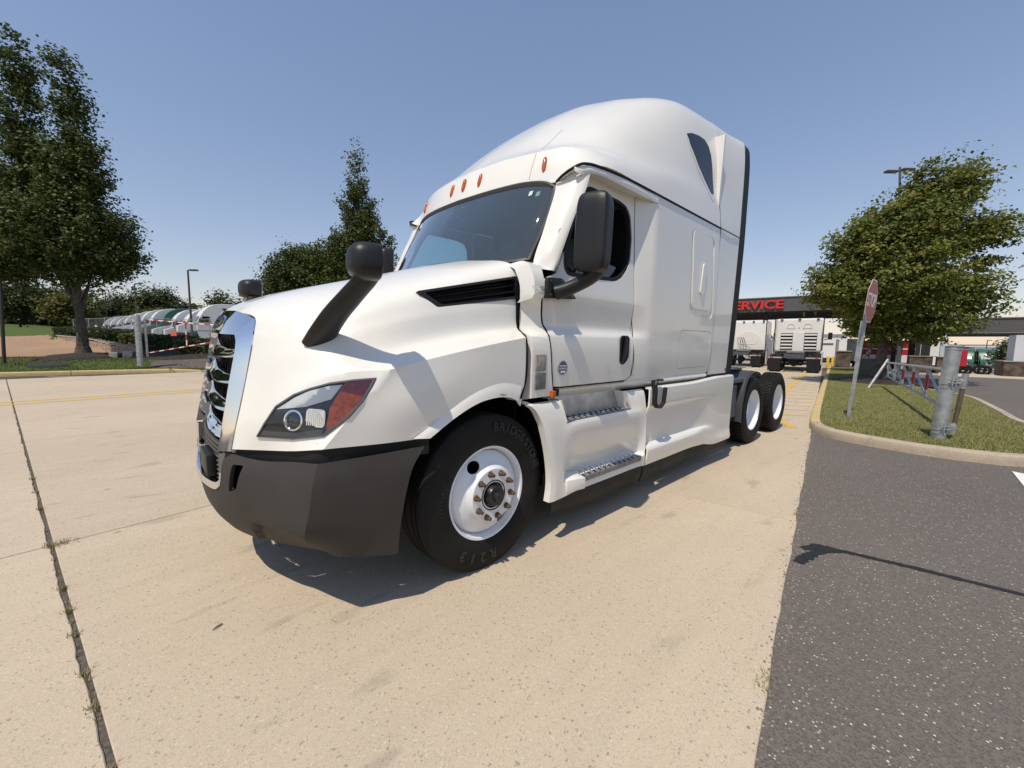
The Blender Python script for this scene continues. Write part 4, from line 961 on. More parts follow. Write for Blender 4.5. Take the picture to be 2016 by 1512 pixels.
def drive_tyre(x, y, s, first=[None]):
    if first[0] is None:
        b = MB(); b.lathe([(r-(.014 if r > .48 else 0), h) for r, h in tyre_profile(.262, False)], n=80)
        ty = b.build('drive_tyre', M_RUBBER, truck)
        tb = MB(); hw = .131; nb = 58
        for k in range(nb):
            for j, (y0, y1, ph) in enumerate(((-.80,-.46,0),(-.42,-.04,.5),(.04,.42,.0),(.46,.80,.5))):
                a0 = 2*math.pi*(k+ph)/nb; da = 2*math.pi/nb*.76; sk_ = .35*(1 if j in (1,2) else -1)
                V = []
                for rr in (RT-.018, RT):
                    for (yy, aa) in ((y0,a0),(y1,a0+sk_*da*.5),(y1,a0+da+sk_*da*.5),(y0,a0+da)):
                        re = rr-(.006 if abs(yy) > .7 else 0); V.append((re*math.cos(aa), yy*hw, re*math.sin(aa)))
                tb.add(V, [(0,1,2,3),(7,6,5,4),(0,4,5,1),(1,5,6,2),(2,6,7,3),(3,7,4,0)])
        tr = tb.build('tread_blocks', M_RUBBER, ty, smooth=False); tr['kind'] = 'stuff'
        b = MB(); F0 = .118; b.lathe([(.255,-.13),(.262,F0-.06),(.283,F0-.03),(.288,F0-.006),(.3035,F0-.001),(.3055,F0-.012),(.30,F0-.03)], n=64); b.build('wheel_rim', M_WHEEL, ty)
        b = MB(); b.lathe([(.258,-.02),(.235,-.055),(.19,-.075),(.11,-.075),(.105,-.05),(.10,.02),(.09,.03),(.0,.032)], n=48); b.build('wheel_disc', M_WHEEL, ty)
        b = MB(); b.box((.318,.123,-.13),(.022,.003,.05),Matrix.Rotation(R_(0),3,'Y')); b.V = [tuple(Matrix.Rotation(R_(-10),3,'Y') @ Vector(v)) for v in b.V]
        st_ = b.build('paper_tag', mat('paper_tag', (.75,.75,.73), .7), ty, smooth=False); st_.data.transform(Matrix.Translation((0,.004,0)))
        first[0] = ty
    else: ty = copy_tree(first[0], truck)
    ty.location = (x, y, RT-.004); ty.rotation_euler.z = 0 if s > 0 else math.pi
    ty.rotation_euler.y = 0
    return ty
for i, x in enumerate((-5.143, -6.461)):
    for s in (1, -1):
        drive_tyre(x, s*1.087, s); drive_tyre(x, s*.757, -s)
# ---------------------------------------------------------------- chassis behind the cab
for s in (1, -1):
    b = MB(); b.box((-2.9,s*.43,.90),(8.0,.09,.27)); b.build('frame_rail', M_FRAME, truck, smooth=False)
b = MB(); b.box((-3.98,0,1.02),(1.5,1.35,.03)); b.build('deck_plate', M_FRAME, truck, smooth=False)
b = MB(); b.box((-4.2,0,1.062),(.95,1.9,.05),bev=.01); b.build('cab_deck', M_FRAME, truck, smooth=False)
for x in (-5.143,-6.461):
    b = MB(); b.tube([(x,-.95,RT),(x,.95,RT)], .09, 12); b.lathe([(.0,-.2),(.2,-.14),(.24,0),(.2,.14),(.0,.2)], (x,0,RT), axis='X', n=20); b.build('drive_axle', M_FRAME, truck)
b = MB(); b.tube([(0,-.95,RT-.03),(0,.95,RT-.03)], .06, 10); b.build('front_axle', M_FRAME, truck)
b = MB(); P = [(-5.35,-.45,1.17),(-5.35,.45,1.17),(-5.75,.48,1.19),(-6.1,.42,1.15),(-6.2,.12,1.10),(-5.85,.05,1.12),(-5.85,-.05,1.12),(-6.2,-.12,1.10),(-6.1,-.42,1.15),(-5.75,-.48,1.19)]; b.ngon(P, .05, (0,0,1)); b.box((-5.75,0,1.06),(.5,.95,.12)); b.build('fifth_wheel', M_FRAME, truck, smooth=False)
for s in (1, -1):   # quarter fender ahead of the drive tyres with a bright bracket plate
    pr = [(-4.52,.40),(-4.535,.62),(-4.60,.84),(-4.70,.99),(-4.84,1.07),(-4.98,1.10)]
    rows = [[(x, s*y, z) for x, z in pr] for y in (.64,.9,1.21)]
    rows.append([(x-.03, s*1.23, z-.02) for x, z in pr])
    o = loft('quarter_fender', rows, 3, 4, us=(2,), m=mat('fender_grey', (.05,.053,.058), .45), lean=False); outward(o, (1,0,.6)); solid(o, .008)
    b = MB(); b.box((-4.42,s*.92,.98),(.5,.55,.06),bev=.01); b.box((-4.30,s*.95,.70),(.35,.45,.45),bev=.02); b.build('fender_bracket', M_FRAME, truck, smooth=False)
    b = MB(); b.box((-5.0,s*.93,1.135),(.32,.26,.012)); b.build('bracket_plate', M_ALU, truck, smooth=False)
b = MB(); b.box((-2.9,0,.78),(1.6,2.2,.6),bev=.1); b.build('fuel_tank', M_FRAME, truck)
b = MB(); b.box((-1.2,0,.75),(1.5,2.0,.7),bev=.1); b.build('engine_underside', M_DARK, truck)
for s in (1, -1):   # wheel well liner
    pr = [(.66,.55),(.62,.85),(.45,1.04),(.2,1.18),(-.05,1.22),(-.25,1.18),(-.42,1.02),(-.52,.75),(-.54,.45)]
    rows = [[(x, s*y, z) for x, z in pr] for y in (1.12,.95,.70)]
    o = loft('wheel_well_liner', rows, 2, 4, m=M_DARK); recalc(o)
    b = MB(); b.box((.05,s*.66,.8),(1.2,.02,.9)); b.build('wheel_well_wall', M_DARK, truck, lean=True, smooth=False)
b = MB(); b.box((.45,0,.80),(1.1,1.3,.9)); b.build('engine_block', M_DARK, truck, smooth=False)
# small decals
t = textmesh('120psi', .022, .0004, mat('decal_ink', (.03,.03,.03), .6), 'fender_decal', truck, lean=True); frame_to(t, (-.037,1.2105,1.183), (-1,0,0), (0,0,1))
kill(*arch_c); kill(*cut); kill(*tc)
# ================================================================ ground
E1 = N([math.cos(R_(8.35)), math.sin(R_(8.35)), 0]); E2 = N([-math.sin(R_(8.35)), math.cos(R_(8.35)), 0])   # along the road, across it
def rd(s, t, z=0.): p = E1*s+E2*t; return (p[0], p[1], z)
def nodes_mat(name):
    m = bpy.data.materials.new(name); m.use_nodes = True; MATS[name] = m; return m, m.node_tree, m.node_tree.nodes['Principled BSDF']
def nz(nt, tc, scale, detail=6, rough=.6, out='Object', sx=None):
    n = nt.nodes.new('ShaderNodeTexNoise'); n.inputs['Scale'].default_value = scale; n.inputs['Detail'].default_value = detail; n.inputs['Roughness'].default_value = rough
    if sx:
        mp = nt.nodes.new('ShaderNodeMapping'); mp.inputs['Scale'].default_value = sx[:3]; mp.inputs['Rotation'].default_value = (0, 0, sx[3]); nt.links.new(tc.outputs[out], mp.inputs[0]); nt.links.new(mp.outputs[0], n.inputs['Vector'])
    else: nt.links.new(tc.outputs[out], n.inputs['Vector'])
    return n.outputs['Fac']
def rng(nt, v, a, b, c=0., d=1.):
    r = nt.nodes.new('ShaderNodeMapRange'); r.inputs[1].default_value = a; r.inputs[2].default_value = b; r.inputs[3].default_value = c; r.inputs[4].default_value = d; nt.links.new(v, r.inputs[0]); return r.outputs[0]
def mixc(nt, fac, a, b, mode='MIX'):
    x = nt.nodes.new('ShaderNodeMix'); x.data_type = 'RGBA'; x.blend_type = mode
    if isinstance(fac, float): x.inputs[0].default_value = fac
    else: nt.links.new(fac, x.inputs[0])
    for i, c in ((6, a), (7, b)):
        if isinstance(c, tuple): x.inputs[i].default_value = (*c, 1)
        else: nt.links.new(c, x.inputs[i])
    return x.outputs[2]
def bump(nt, h, bs, st=.3, dist=.01):
    b = nt.nodes.new('ShaderNodeBump'); b.inputs['Strength'].default_value = st; b.inputs['Distance'].default_value = dist; nt.links.new(h, b.inputs['Height']); nt.links.new(b.outputs[0], bs.inputs['Normal'])
def concrete_mat(name, c1, c2, c3, streak=True):
    m, nt, bs = nodes_mat(name); tc = nt.nodes.new('ShaderNodeTexCoord')
    big = nz(nt, tc, .45, 5); mid = nz(nt, tc, 5., 6, .65); fine = nz(nt, tc, 130., 4, .75); gr = nz(nt, tc, 420., 2, .6); st = nz(nt, tc, 2.2, 4, .6, sx=(.35, 3.0, 1, R_(-8.35)))
    col = mixc(nt, rng(nt, big, .35, .65), c1, c2); col = mixc(nt, rng(nt, st, .45, .75, 0., .5), col, c3); col = mixc(nt, rng(nt, mid, .4, .75, 0., .45), col, c2)
    col = mixc(nt, rng(nt, fine, .42, .70, .0, .3), col, c3)
    for sc_, lo_, k_, cc in ((330., .90, .45, (.60, .53, .43)), (300., .88, .45, tuple(q*.55 for q in c3)), (120., .975, .6, tuple(q*.45 for q in c3)), (140., .975, .55, (.60, .54, .44))):
        v_ = nt.nodes.new('ShaderNodeTexVoronoi'); v_.inputs['Scale'].default_value = sc_; nt.links.new(tc.outputs['Object'], v_.inputs['Vector']); sp_ = nt.nodes.new('ShaderNodeSeparateColor'); nt.links.new(v_.outputs['Color'], sp_.inputs[0])
        col = mixc(nt, rng(nt, sp_.outputs[0], lo_, lo_+.01, 0., k_), col, cc)
    spot = nt.nodes.new('ShaderNodeTexVoronoi'); spot.inputs['Scale'].default_value = 1.35; spot.inputs['Randomness'].default_value = 1.; nt.links.new(tc.outputs['Object'], spot.inputs['Vector'])
    col = mixc(nt, rng(nt, spot.outputs['Distance'], .022, .045, .45, 0.), col, (.12, .10, .085))
    blot = nz(nt, tc, 2.6, 3, .5, sx=(.5, 1.6, 1, R_(-20))); col = mixc(nt, rng(nt, blot, .63, .70, 0., .30), col, (.17, .145, .12))
    oi = nt.nodes.new('ShaderNodeObjectInfo'); hv = nt.nodes.new('ShaderNodeHueSaturation'); hv.inputs['Value'].default_value = 1.
    nt.links.new(rng(nt, oi.outputs['Random'], 0, 1, .94, 1.05), hv.inputs['Value']); nt.links.new(col, hv.inputs['Color'])
    nt.links.new(hv.outputs[0], bs.inputs['Base Color']); bs.inputs['Roughness'].default_value = .88; bs.inputs['Specular IOR Level'].default_value = .25
    bump(nt, gr, bs, .25, .002); return m
M_CONC = concrete_mat('concrete_slab', (.54, .45, .335), (.475, .395, .295), (.42, .345, .255))
M_KERB = concrete_mat('kerb_concrete', (.46, .385, .29), (.38, .32, .24), (.30, .25, .19))
m, nt, bs = nodes_mat('asphalt'); tc = nt.nodes.new('ShaderNodeTexCoord'); M_ASPH = m
big = nz(nt, tc, .5, 4); fine = nz(nt, tc, 150., 4, .7); vo = nt.nodes.new('ShaderNodeTexVoronoi'); vo.inputs['Scale'].default_value = 80.; nt.links.new(tc.outputs['Object'], vo.inputs['Vector'])
vc = nt.nodes.new('ShaderNodeSeparateColor'); nt.links.new(vo.outputs['Color'], vc.inputs[0])
col = mixc(nt, rng(nt, big, .3, .7), (.165, .145, .128), (.135, .118, .104)); col = mixc(nt, rng(nt, fine, .40, .70), col, (.062, .055, .049))
gm = nt.nodes.new('ShaderNodeMath'); gm.operation = 'MULTIPLY'; nt.links.new(rng(nt, vc.outputs[0], .90, .92), gm.inputs[0]); nt.links.new(rng(nt, vo.outputs['Distance'], .42, .28), gm.inputs[1])
col = mixc(nt, gm.outputs[0], col, mixc(nt, vc.outputs[1], (.30, .27, .24), (.62, .58, .52))); g2 = rng(nt, vc.outputs[2], .55, .60, 0., .35); col = mixc(nt, g2, col, (.19, .165, .145))
nt.links.new(col, bs.inputs['Base Color']); bs.inputs['Roughness'].default_value = .8; bs.inputs['Specular IOR Level'].default_value = .3; bump(nt, vo.outputs['Distance'], bs, .5, .006)
def grass_mat(name, a, b, c, sc=1.):
    m, nt, bs = nodes_mat(name); tc = nt.nodes.new('ShaderNodeTexCoord')
    col = mixc(nt, rng(nt, nz(nt, tc, .9*sc, 5), .35, .65), a, b); col = mixc(nt, rng(nt, nz(nt, tc, 9*sc, 5, .7), .45, .7, 0, .8), col, c); col = mixc(nt, rng(nt, nz(nt, tc, 70*sc, 3, .7), .4, .7, 0, .7), col, tuple(q*.45 for q in a))
    nt.links.new(col, bs.inputs['Base Color']); bs.inputs['Roughness'].default_value = .95; bs.inputs['Specular IOR Level'].default_value = .1; bump(nt, nz(nt, tc, 60*sc, 4, .7), bs, .8, .03); return m
M_LAWN = grass_mat('lawn', (.15, .165, .05), (.22, .21, .085), (.27, .24, .115)); M_VERGE = grass_mat('verge_grass', (.075, .115, .03), (.10, .14, .04), (.14, .155, .055), .3)
M_DIRT = concrete_mat('bare_earth', (.40, .26, .15), (.34, .21, .12), (.28, .17, .10)); M_MULCH = mat('mulch', (.035, .026, .020), .95, noise=.5, nscale=9, bump=.8, bscale=30)
M_GRAVEL = mat('gravel', (.12, .10, .085), .95, noise=.5, nscale=14, bump=.8, bscale=40)
M_YEL = mat('yellow_paint', (.66, .42, .05), .7, noise=.25, nscale=7, col2=(.56, .37, .09)); M_YKERB = mat('yellow_kerb_paint', (.56, .41, .16), .8, noise=.3, nscale=5, col2=(.46, .36, .19)); M_WLINE = mat('white_paint_line', (.62, .58, .52), .75, noise=.2, nscale=9)
def drop(x, y=0.):
    return -min(2.6, max(0., (-34-x)*.045))
def sheet(name, m, kind='structure', z=0., x0=-1500, x1=400, y0=-1500, y1=1500, label=None):
    xs = sorted({x0, x1}|{q for q in (-34, -40, -50, -60, -75, -92, -95, -300) if x0 < q < x1}); ys = sorted({y0, y1}|{q for q in (-400, -60, 0, 60, 400) if y0 < q < y1})
    G = N([[(x, y, drop(x)+z) for y in ys] for x in xs]); o = newobj(name, G.reshape(-1, 3), gridfaces(len(xs), len(ys)), m, None, smooth=False); outward(o, (0, 0, 1)); tag(o, kind=kind); return o
ground = sheet('ground', mat('ground_dust', (.30, .25, .19), .95, noise=.3, nscale=.3), z=-.06)
# concrete slabs, one object each
pav = sheet('concrete_pavement', mat('joint_fill', (.085, .07, .055), .95, noise=.6, nscale=40), z=-.028, x0=-70, x1=60, y0=-24, y1=2.2)
LS, LT = 3.91, 4.58
def edge_t(s): return 2.70+.012*s
sl_me = {}
def slab(s0, s1, t0, t1, wide0=False):
    g = .007; n = 0
    s0 += .022 if wide0 else g; s1 -= g; t0 += g; t1 -= g
    b = MB(); pts = []
    nseg = 24 if t1 > 2.2 else 2
    lo = [(s0, t0), (s1, t0)]
    hi = []
    for k in range(nseg+1):
        s_ = s1+(s0-s1)*k/nseg; t_ = t1
        if t1 > 2.2: t_ = edge_t(s_)+.004*math.sin(s_*3.1)+.003*math.sin(s_*9.7+1)+random.uniform(-.004, .004)
        hi.append((s_, t_))
    if wide0:      # ragged edge along the open joint
        ks = np.linspace(t1, t0, 60)[1:-1]; hi += [(s0-.006+.003*math.sin(q*7)+random.uniform(-.004, .004), q) for q in ks]
    P = [rd(s_, t_) for s_, t_ in lo+hi]; c = N(P).mean(0)
    b.ngon([(p[0]-c[0], p[1]-c[1], -.025) for p in P], .025, (0, 0, 1)); bev = []
    o = b.build('slab', M_CONC, pav, smooth=False); o.location = (c[0], c[1], drop(c[0]))
    md = o.modifiers.new('bev', 'BEVEL'); md.width = .004; md.segments = 1; md.limit_method = 'ANGLE'; bake(o, 30); o.parent = pav
    return o
sj = [1.913+LS*k for k in range(-11, 4)]; tj = [-1.41-LT*k for k in range(4, -1, -1)]+[9.]
for i in range(len(sj)-1):
    for j in range(len(tj)-1):
        if sj[i] < -36 and j < 2: continue
        slab(sj[i], sj[i+1], tj[j], tj[j+1] if tj[j+1] < 5 else edge_t(0), abs(sj[i]-1.913) < .01)
ribbon_later = True
# asphalt on the right
xs_ = list(np.arange(-30, 16.1, .25)); P1 = [rd(s_, edge_t(s_)-.02+.006*math.sin(s_*5.3)+.005*math.sin(s_*13+2), -.008) for s_ in xs_]
P2 = [(p[0]+(2 if i == len(P1)-1 else 0), 60, -.008) for i, p in enumerate(P1)]
G = N([P1, P2]); o = newobj('asphalt_road', G.reshape(-1, 3), gridfaces(2, len(P1)), M_ASPH, None, smooth=False); outward(o, (0, 0, 1)); tag(o, kind='structure')
ap = sheet('concrete_apron', M_CONC, z=-.018, x0=-46, x1=-27.6, y0=3.0, y1=60)
lot = sheet('service_yard', mat('yard_grey', (.30, .27, .24), .9, noise=.25, nscale=1.5), z=-.02, x0=-130, x1=-36.5, y0=-60, y1=80)
# tar seam across the asphalt
def ribbon(name, m, cen, width, z, parent=None, kind='structure', seg=6, rough=0.):
    C = cr1([(x, y, 0) for x, y in cen], seg); n = len(C); V = []
    ws_ = np.interp(np.linspace(0, 1, n), np.linspace(0, 1, len(width)), width)
    for i in range(n):
        t = C[min(i+1, n-1)]-C[max(i-1, 0)]; t /= np.linalg.norm(t); nn = N([-t[1], t[0], 0])
        a = ws_[i]/2*(1+random.uniform(-rough, rough)); b_ = ws_[i]/2*(1+random.uniform(-rough, rough)); V += [C[i]+nn*a+N([0, 0, z]), C[i]-nn*b_+N([0, 0, z])]
    F = [(2*i, 2*i+1, 2*i+3, 2*i+2) for i in range(n-1)]; o = newobj(name, V, F, m, parent, smooth=False); outward(o, (0, 0, 1))
    if parent is None: tag(o, kind=kind)
    return o
o_j = [rd(1.918, t_)[:2] for t_ in (-19, -12, -6, -2, 0, 1.5, 2.8)]; ribbon('joint_sealant', mat('old_sealant', (.13, .11, .09), .9, noise=.5, nscale=60, col2=(.05, .042, .036)), o_j, [.045], -.009)
M_TAR = mat('crack_sealant', (.018, .017, .017), .55, noise=.2, nscale=20)
ribbon('crack_sealant', M_TAR, [(-1.86, 2.50), (-1.97, 2.58), (-2.01, 2.66), (-2.06, 2.86), (-2.10, 3.05), (-2.135, 3.25), (-2.18, 3.55), (-2.22, 4.2), (-2.35, 6), (-2.5, 9)], [.05, .10, .05, .045, .05, .042, .05, .045, .05], -.004, rough=.25, seg=10)
ribbon('crack_sealant', M_TAR, [(-1.60, 2.525), (-1.74, 2.55), (-1.86, 2.585), (-1.95, 2.64), (-2.0, 2.70)], [.06, .075, .06, .05, .03], -.0035, rough=.3, seg=8)
# yellow and white road lines
for off in (0., .55): ribbon('road_line', M_YEL, [rd(s_, -11.15-off)[:2] for s_ in (14, 6, 0, -8, -20, -34)], [.15], .004)
ribbon('road_line', M_WLINE, [(9, -19.0), (4.8, -18.45), (2.4, -18.05), (-.6, -17.9), (-4, -18.3), (-9, -19.2)], [.10], .004); ribbon('road_line', M_WLINE, [(3.9, -20.2), (2.2, -19.0), (.2, -17.95)], [.10], .0045)
# hatched no parking strip beside the kerb
def seg(name, m, a, b, wd, z=.004):
    a = N(a); b = N(b); t = (b-a)/np.linalg.norm(b-a); nn = N([-t[1], t[0]])*wd/2
    o = newobj(name, [(*(a+nn), z), (*(a-nn), z), (*(b-nn), z), (*(b+nn), z)], [(0, 1, 2, 3)], m, None, smooth=False); outward(o, (0, 0, 1)); tag(o, kind='structure'); return o
tk = lambda s_: 2.62+.0*s_    # kerb face in road coordinates
for k, s_ in enumerate([-8.35, -9.25, -10.1, -10.95, -11.8, -12.8, -13.8, -14.9, -16.1, -17.4, -18.8, -20.3, -22., -23.8]):
    seg('hatch_line', M_YEL, rd(s_-.10, 2.46)[:2], rd(s_+.30, 2.46-1.05-.10*min(k, 6))[:2], .10)
ribbon('hatch_border', M_YEL, [(-7.0, 1.36), (-7.35, 1.17), (-7.9, .93), (-8.6, .62), (-10, .30), (-14.4, -.42), (-23.9, -1.75), (-26, -2.1)], [.13], .0042)
ribbon('bay_line', M_WLINE, [(-15.5, -3.2), (-24, -4.6), (-30, -5.6)], [.12], .004)
mat('arrow_white', (.75, .74, .72), .7, noise=.15, nscale=20)
tri = newobj('arrow_marking', [(-5.99, 3.772, .0015), (-5.2, 3.80, .0015), (-5.6, 4.5, .0015)], [(0, 1, 2)], MATS['arrow_white'], None, smooth=False); outward(tri, (0, 0, 1)); tag(tri, kind='structure')
# weeds, twigs and stains
def tufts(name, spots, m, label, kind='stuff'):
    b = MB()
    for x, y, r, n, h in spots:
        for k in range(n):
            a = random.uniform(0, 6.28); d = random.uniform(0, r); px, py = x+d*math.cos(a), y+d*math.sin(a); hh = h*random.uniform(.4, 1.2); la = random.uniform(0, 6.28); ln = random.uniform(.2, 1.0)*hh; wv = .0035
            tx, ty = px+ln*math.cos(la), py+ln*math.sin(la); b.add([(px-wv*math.sin(la), py+wv*math.cos(la), -.015), (px+wv*math.sin(la), py-wv*math.cos(la), -.015), (tx, ty, hh*.8)], [(0, 1, 2)])
    o = b.build(name, m, smooth=False, fix=False); tag(o, label, 'weeds', kind=kind); return o
M_WEED = mat('dry_weed', (.20, .19, .08), .9, noise=.4, nscale=30, col2=(.36, .31, .18))
sp = []
for t_ in np.arange(-10, 3, .06):
    if random.random() < .45: p = rd(1.925, t_+random.uniform(-.03, .03)); sp.append((p[0], p[1], .018, random.randint(2, 9), random.uniform(.012, .035)))
for t_ in (1.0, 1.15, .62, .35, -.02, -.30, -.62, -1.38, -1.42, -2.4, -3.0, -3.6, 1.45): p = rd(1.925, t_); sp.append((p[0], p[1], .028, 40, .030))
p = rd(1.87, -1.40); sp.append((p[0], p[1], .09, 160, .03))
tufts('joint_weeds', sp, M_WEED, 'thin line of dry weeds growing in the open concrete joint')
sp = []
for s_ in (-2.15, .05, .12):
    p = rd(s_, edge_t(s_)-.01); sp.append((p[0], p[1], .05, 40, .03))
tufts('edge_weeds', sp, M_WEED, 'small weeds along the crumbling edge between concrete and asphalt')
def crumbs():
    b = MB()
    for k in range(900):
        s_ = random.uniform(-7, 2.5); t_ = edge_t(s_)+random.gauss(.02, .03); p = rd(s_, t_); r = random.uniform(.003, .010); z0 = -.008 if t_ > edge_t(s_) else 0
        b.add([(p[0]+r*math.cos(a)*random.uniform(.6, 1.2), p[1]+r*math.sin(a), z0) for a in (0, 1.6, 3.1, 4.7)]+[(p[0], p[1], z0+r*.9)], [(0, 1, 4), (1, 2, 4), (2, 3, 4), (3, 0, 4)])
    o = b.build('edge_crumbs', mat('crumb_stone', (.20, .17, .14), .9, noise=.4, nscale=50), smooth=False, fix=False); tag(o, 'loose crumbs of stone along the concrete edge', 'gravel', kind='stuff')
crumbs()
for k, (x, y, ln, an) in enumerate(((1.36, .66, .05, .5), (.93, -.05, .022, 1.5))):
    b = MB(); b.tube([(x, y, .006), (x+ln*.5*math.cos(an), y+ln*.5*math.sin(an), .009), (x+ln*math.cos(an), y+ln*math.sin(an), .006)], [.003, .004, .002], 5); o = b.build('twig', mat('twig', (.05, .035, .025), .9)); tag(o, ('short dark twig lying on the concrete left of the truck', 'tiny dark twig lying on the concrete below the bumper')[k], 'twig', 'twigs on the concrete')
# ---------------------------------------------------------------- island with kerb
isl_out = [(-34, -2.36), (-24, -.92), (-15, .38), (-10, 1.10), (-8.0, 1.40), (-7.15, 1.56), (-6.75, 1.72), (-6.52, 1.92), (-6.38, 2.22), (-6.28, 2.55), (-6.20, 2.90), (-6.20, 3.25), (-6.25, 3.52), (-6.38, 3.90), (-6.75, 4.35), (-7.4, 4.65), (-8.4, 4.72), (-9.6, 4.52), (-10.4, 4.28), (-12, 4.15), (-14, 3.98), (-15.3, 3.83), (-16.6, 3.40), (-17.6, 2.85), (-18.6, 2.35), (-20.5, 2.05), (-26, 1.6), (-34, .5)]
C0 = cr1([(x, y, 0) for x, y in isl_out], 3); nC = len(C0)
def offs(C, d):
    out = []
    for i in range(len(C)):
        t = C[min(i+1, len(C)-1)]-C[max(i-1, 0)]; t /= np.linalg.norm(t); nn = N([-t[1], t[0], 0]); out.append(C[i]+nn*d)
    return N(out)
sgn = 1 if (offs(C0, .1)[nC//2]-C0[nC//2])[0] < 0 else -1
isl = None
# lawn
Cin = offs(C0, sgn*.16); cxy = Cin[:, :2]
b = MB(); b.add([(x, y, .115) for x, y in cxy], [tuple(range(len(cxy)))]); isl = b.build('island_lawn', M_LAWN, smooth=False, fix=False); outward(isl, (0, 0, 1)); tag(isl, kind='structure')
# kerb stones, each its own piece
root_k = newobj('island_kerb', [(x, y, -.01) for x, y in offs(C0, sgn*.01)[:, :2]]+[(x, y, -.01) for x, y in offs(C0, sgn*.14)[:, :2]], gridfaces(2, nC), M_KERB, None, smooth=False); tag(root_k, kind='structure')
arc = np.concatenate([[0], np.cumsum(np.linalg.norm(np.diff(C0, axis=0), axis=1))]); tot = arc[-1]
def cpt(u):
    x = np.interp(u, arc, C0[:, 0]); y = np.interp(u, arc, C0[:, 1]); d = .05; x2 = np.interp(min(u+d, tot), arc, C0[:, 0]); y2 = np.interp(min(u+d, tot), arc, C0[:, 1]); x1 = np.interp(max(u-d, 0), arc, C0[:, 0]); y1 = np.interp(max(u-d, 0), arc, C0[:, 1]); t = N([x2-x1, y2-y1]); t /= np.linalg.norm(t); return N([x, y]), N([-t[1], t[0]])*sgn
u = 0; u_y = np.interp(-7.2, C0[:40, 0], arc[:40]); kk = 0
while u < tot-.2:
    u2 = min(tot, u+3.05); rows = []
    if u < u_y-.3 < u2: u2 = u_y
    for k in range(9):
        c, nn = cpt(u+.004+(u2-u-.008)*k/8); zz = drop(c[0])
        rows.append([(*(c+nn*.0), zz-.02), (*(c+nn*.012), zz+.10), (*(c+nn*.028), zz+.122), (*(c+nn*.05), zz+.130), (*(c+nn*.15), zz+.132), (*(c+nn*.158), zz+.128), (*(c+nn*.16), zz+.02)])
    o = loft('kerb_stone', rows, 1, 2, m=M_YKERB if u2 <= u_y+.01 else M_KERB, parent=root_k, lean=False); outward(o, (0, 0, 1)); V0 = len(o.data.vertices); u = u2; kk += 1
# grass blades on the island
def inside_np(X, Y, P):
    P = N(P); c = np.zeros(len(X), bool); j = len(P)-1
    for i in range(len(P)):
        a, b_ = P[i], P[j]; cond = ((a[1] > Y) != (b_[1] > Y)) & (X < (b_[0]-a[0])*(Y-a[1])/(b_[1]-a[1]+1e-12)+a[0]); c ^= cond; j = i
    return c
def fastmesh(name, V, nper, m, label=None, cat=None, kind=None, parent=None, colattr=None):
    """V (k*nper,3): k separate faces of nper corners"""
    V = np.ascontiguousarray(V, dtype=np.float32); nv = len(V); nf = nv//nper; me = bpy.data.meshes.new(name)
    me.vertices.add(nv); me.vertices.foreach_set('co', V.ravel()); me.loops.add(nv); me.loops.foreach_set('vertex_index', np.arange(nv, dtype=np.int32))
    me.polygons.add(nf); me.polygons.foreach_set('loop_start', np.arange(0, nv, nper, dtype=np.int32))
    try: me.polygons.foreach_set('loop_total', np.full(nf, nper, dtype=np.int32))
    except Exception: pass
    me.update(calc_edges=True); me.materials.append(m)
    if colattr is not None:
        at_ = me.attributes.new('tint', 'FLOAT', 'FACE'); at_.data.foreach_set('value', np.ascontiguousarray(colattr, dtype=np.float32))
    o = bpy.data.objects.new(name, me); COL.objects.link(o); o.parent = parent
    if label or kind: tag(o, label, cat, kind=kind)
    return o
def blades(name, X, Y, Z, m, h, wv, label):
    rs = np.random.RandomState(3); n = len(X); a = rs.rand(n)*6.283; hh = h*(.45+.8*rs.rand(n)); w_ = wv*(.6+.8*rs.rand(n)); l = hh*(.2+1.0*rs.rand(n)); dx, dy = np.cos(a), np.sin(a)
    V = np.stack([np.stack([X-dy*w_, Y+dx*w_, Z-.01], 1), np.stack([X+dy*w_, Y-dx*w_, Z-.01], 1), np.stack([X+dx*l, Y+dy*l, Z+hh], 1)], 1).reshape(-1, 3)
    return fastmesh(name, V, 3, m, label, 'grass', 'stuff')
m, nt, bs = nodes_mat('grass_blade'); tc = nt.nodes.new('ShaderNodeTexCoord'); M_BLADE = m
col = mixc(nt, rng(nt, nz(nt, tc, .8, 4), .38, .62), (.16, .185, .05), (.27, .25, .10)); col = mixc(nt, rng(nt, nz(nt, tc, 45., 2), .45, .62), col, (.38, .33, .16)); col = mixc(nt, rng(nt, nz(nt, tc, 7., 3), .5, .7, 0, .8), col, (.11, .14, .035))
nt.links.new(col, bs.inputs['Base Color']); bs.inputs['Roughness'].default_value = .8; bs.inputs['Specular IOR Level'].default_value = .15
PC = [tuple(p) for p in offs(C0, sgn*.155)[:, :2]]; rs = np.random.RandomState(5); X = -6.1-27*rs.rand(260000)**2.2; Y = -2.3+7.2*rs.rand(260000); k_ = inside_np(X, Y, PC); X, Y = X[k_][:110000], Y[k_][:110000]
blades('island_grass', X, Y, np.full(len(X), .115), M_BLADE, .034, .0032, 'short sunlit mown grass on the kerbed island')
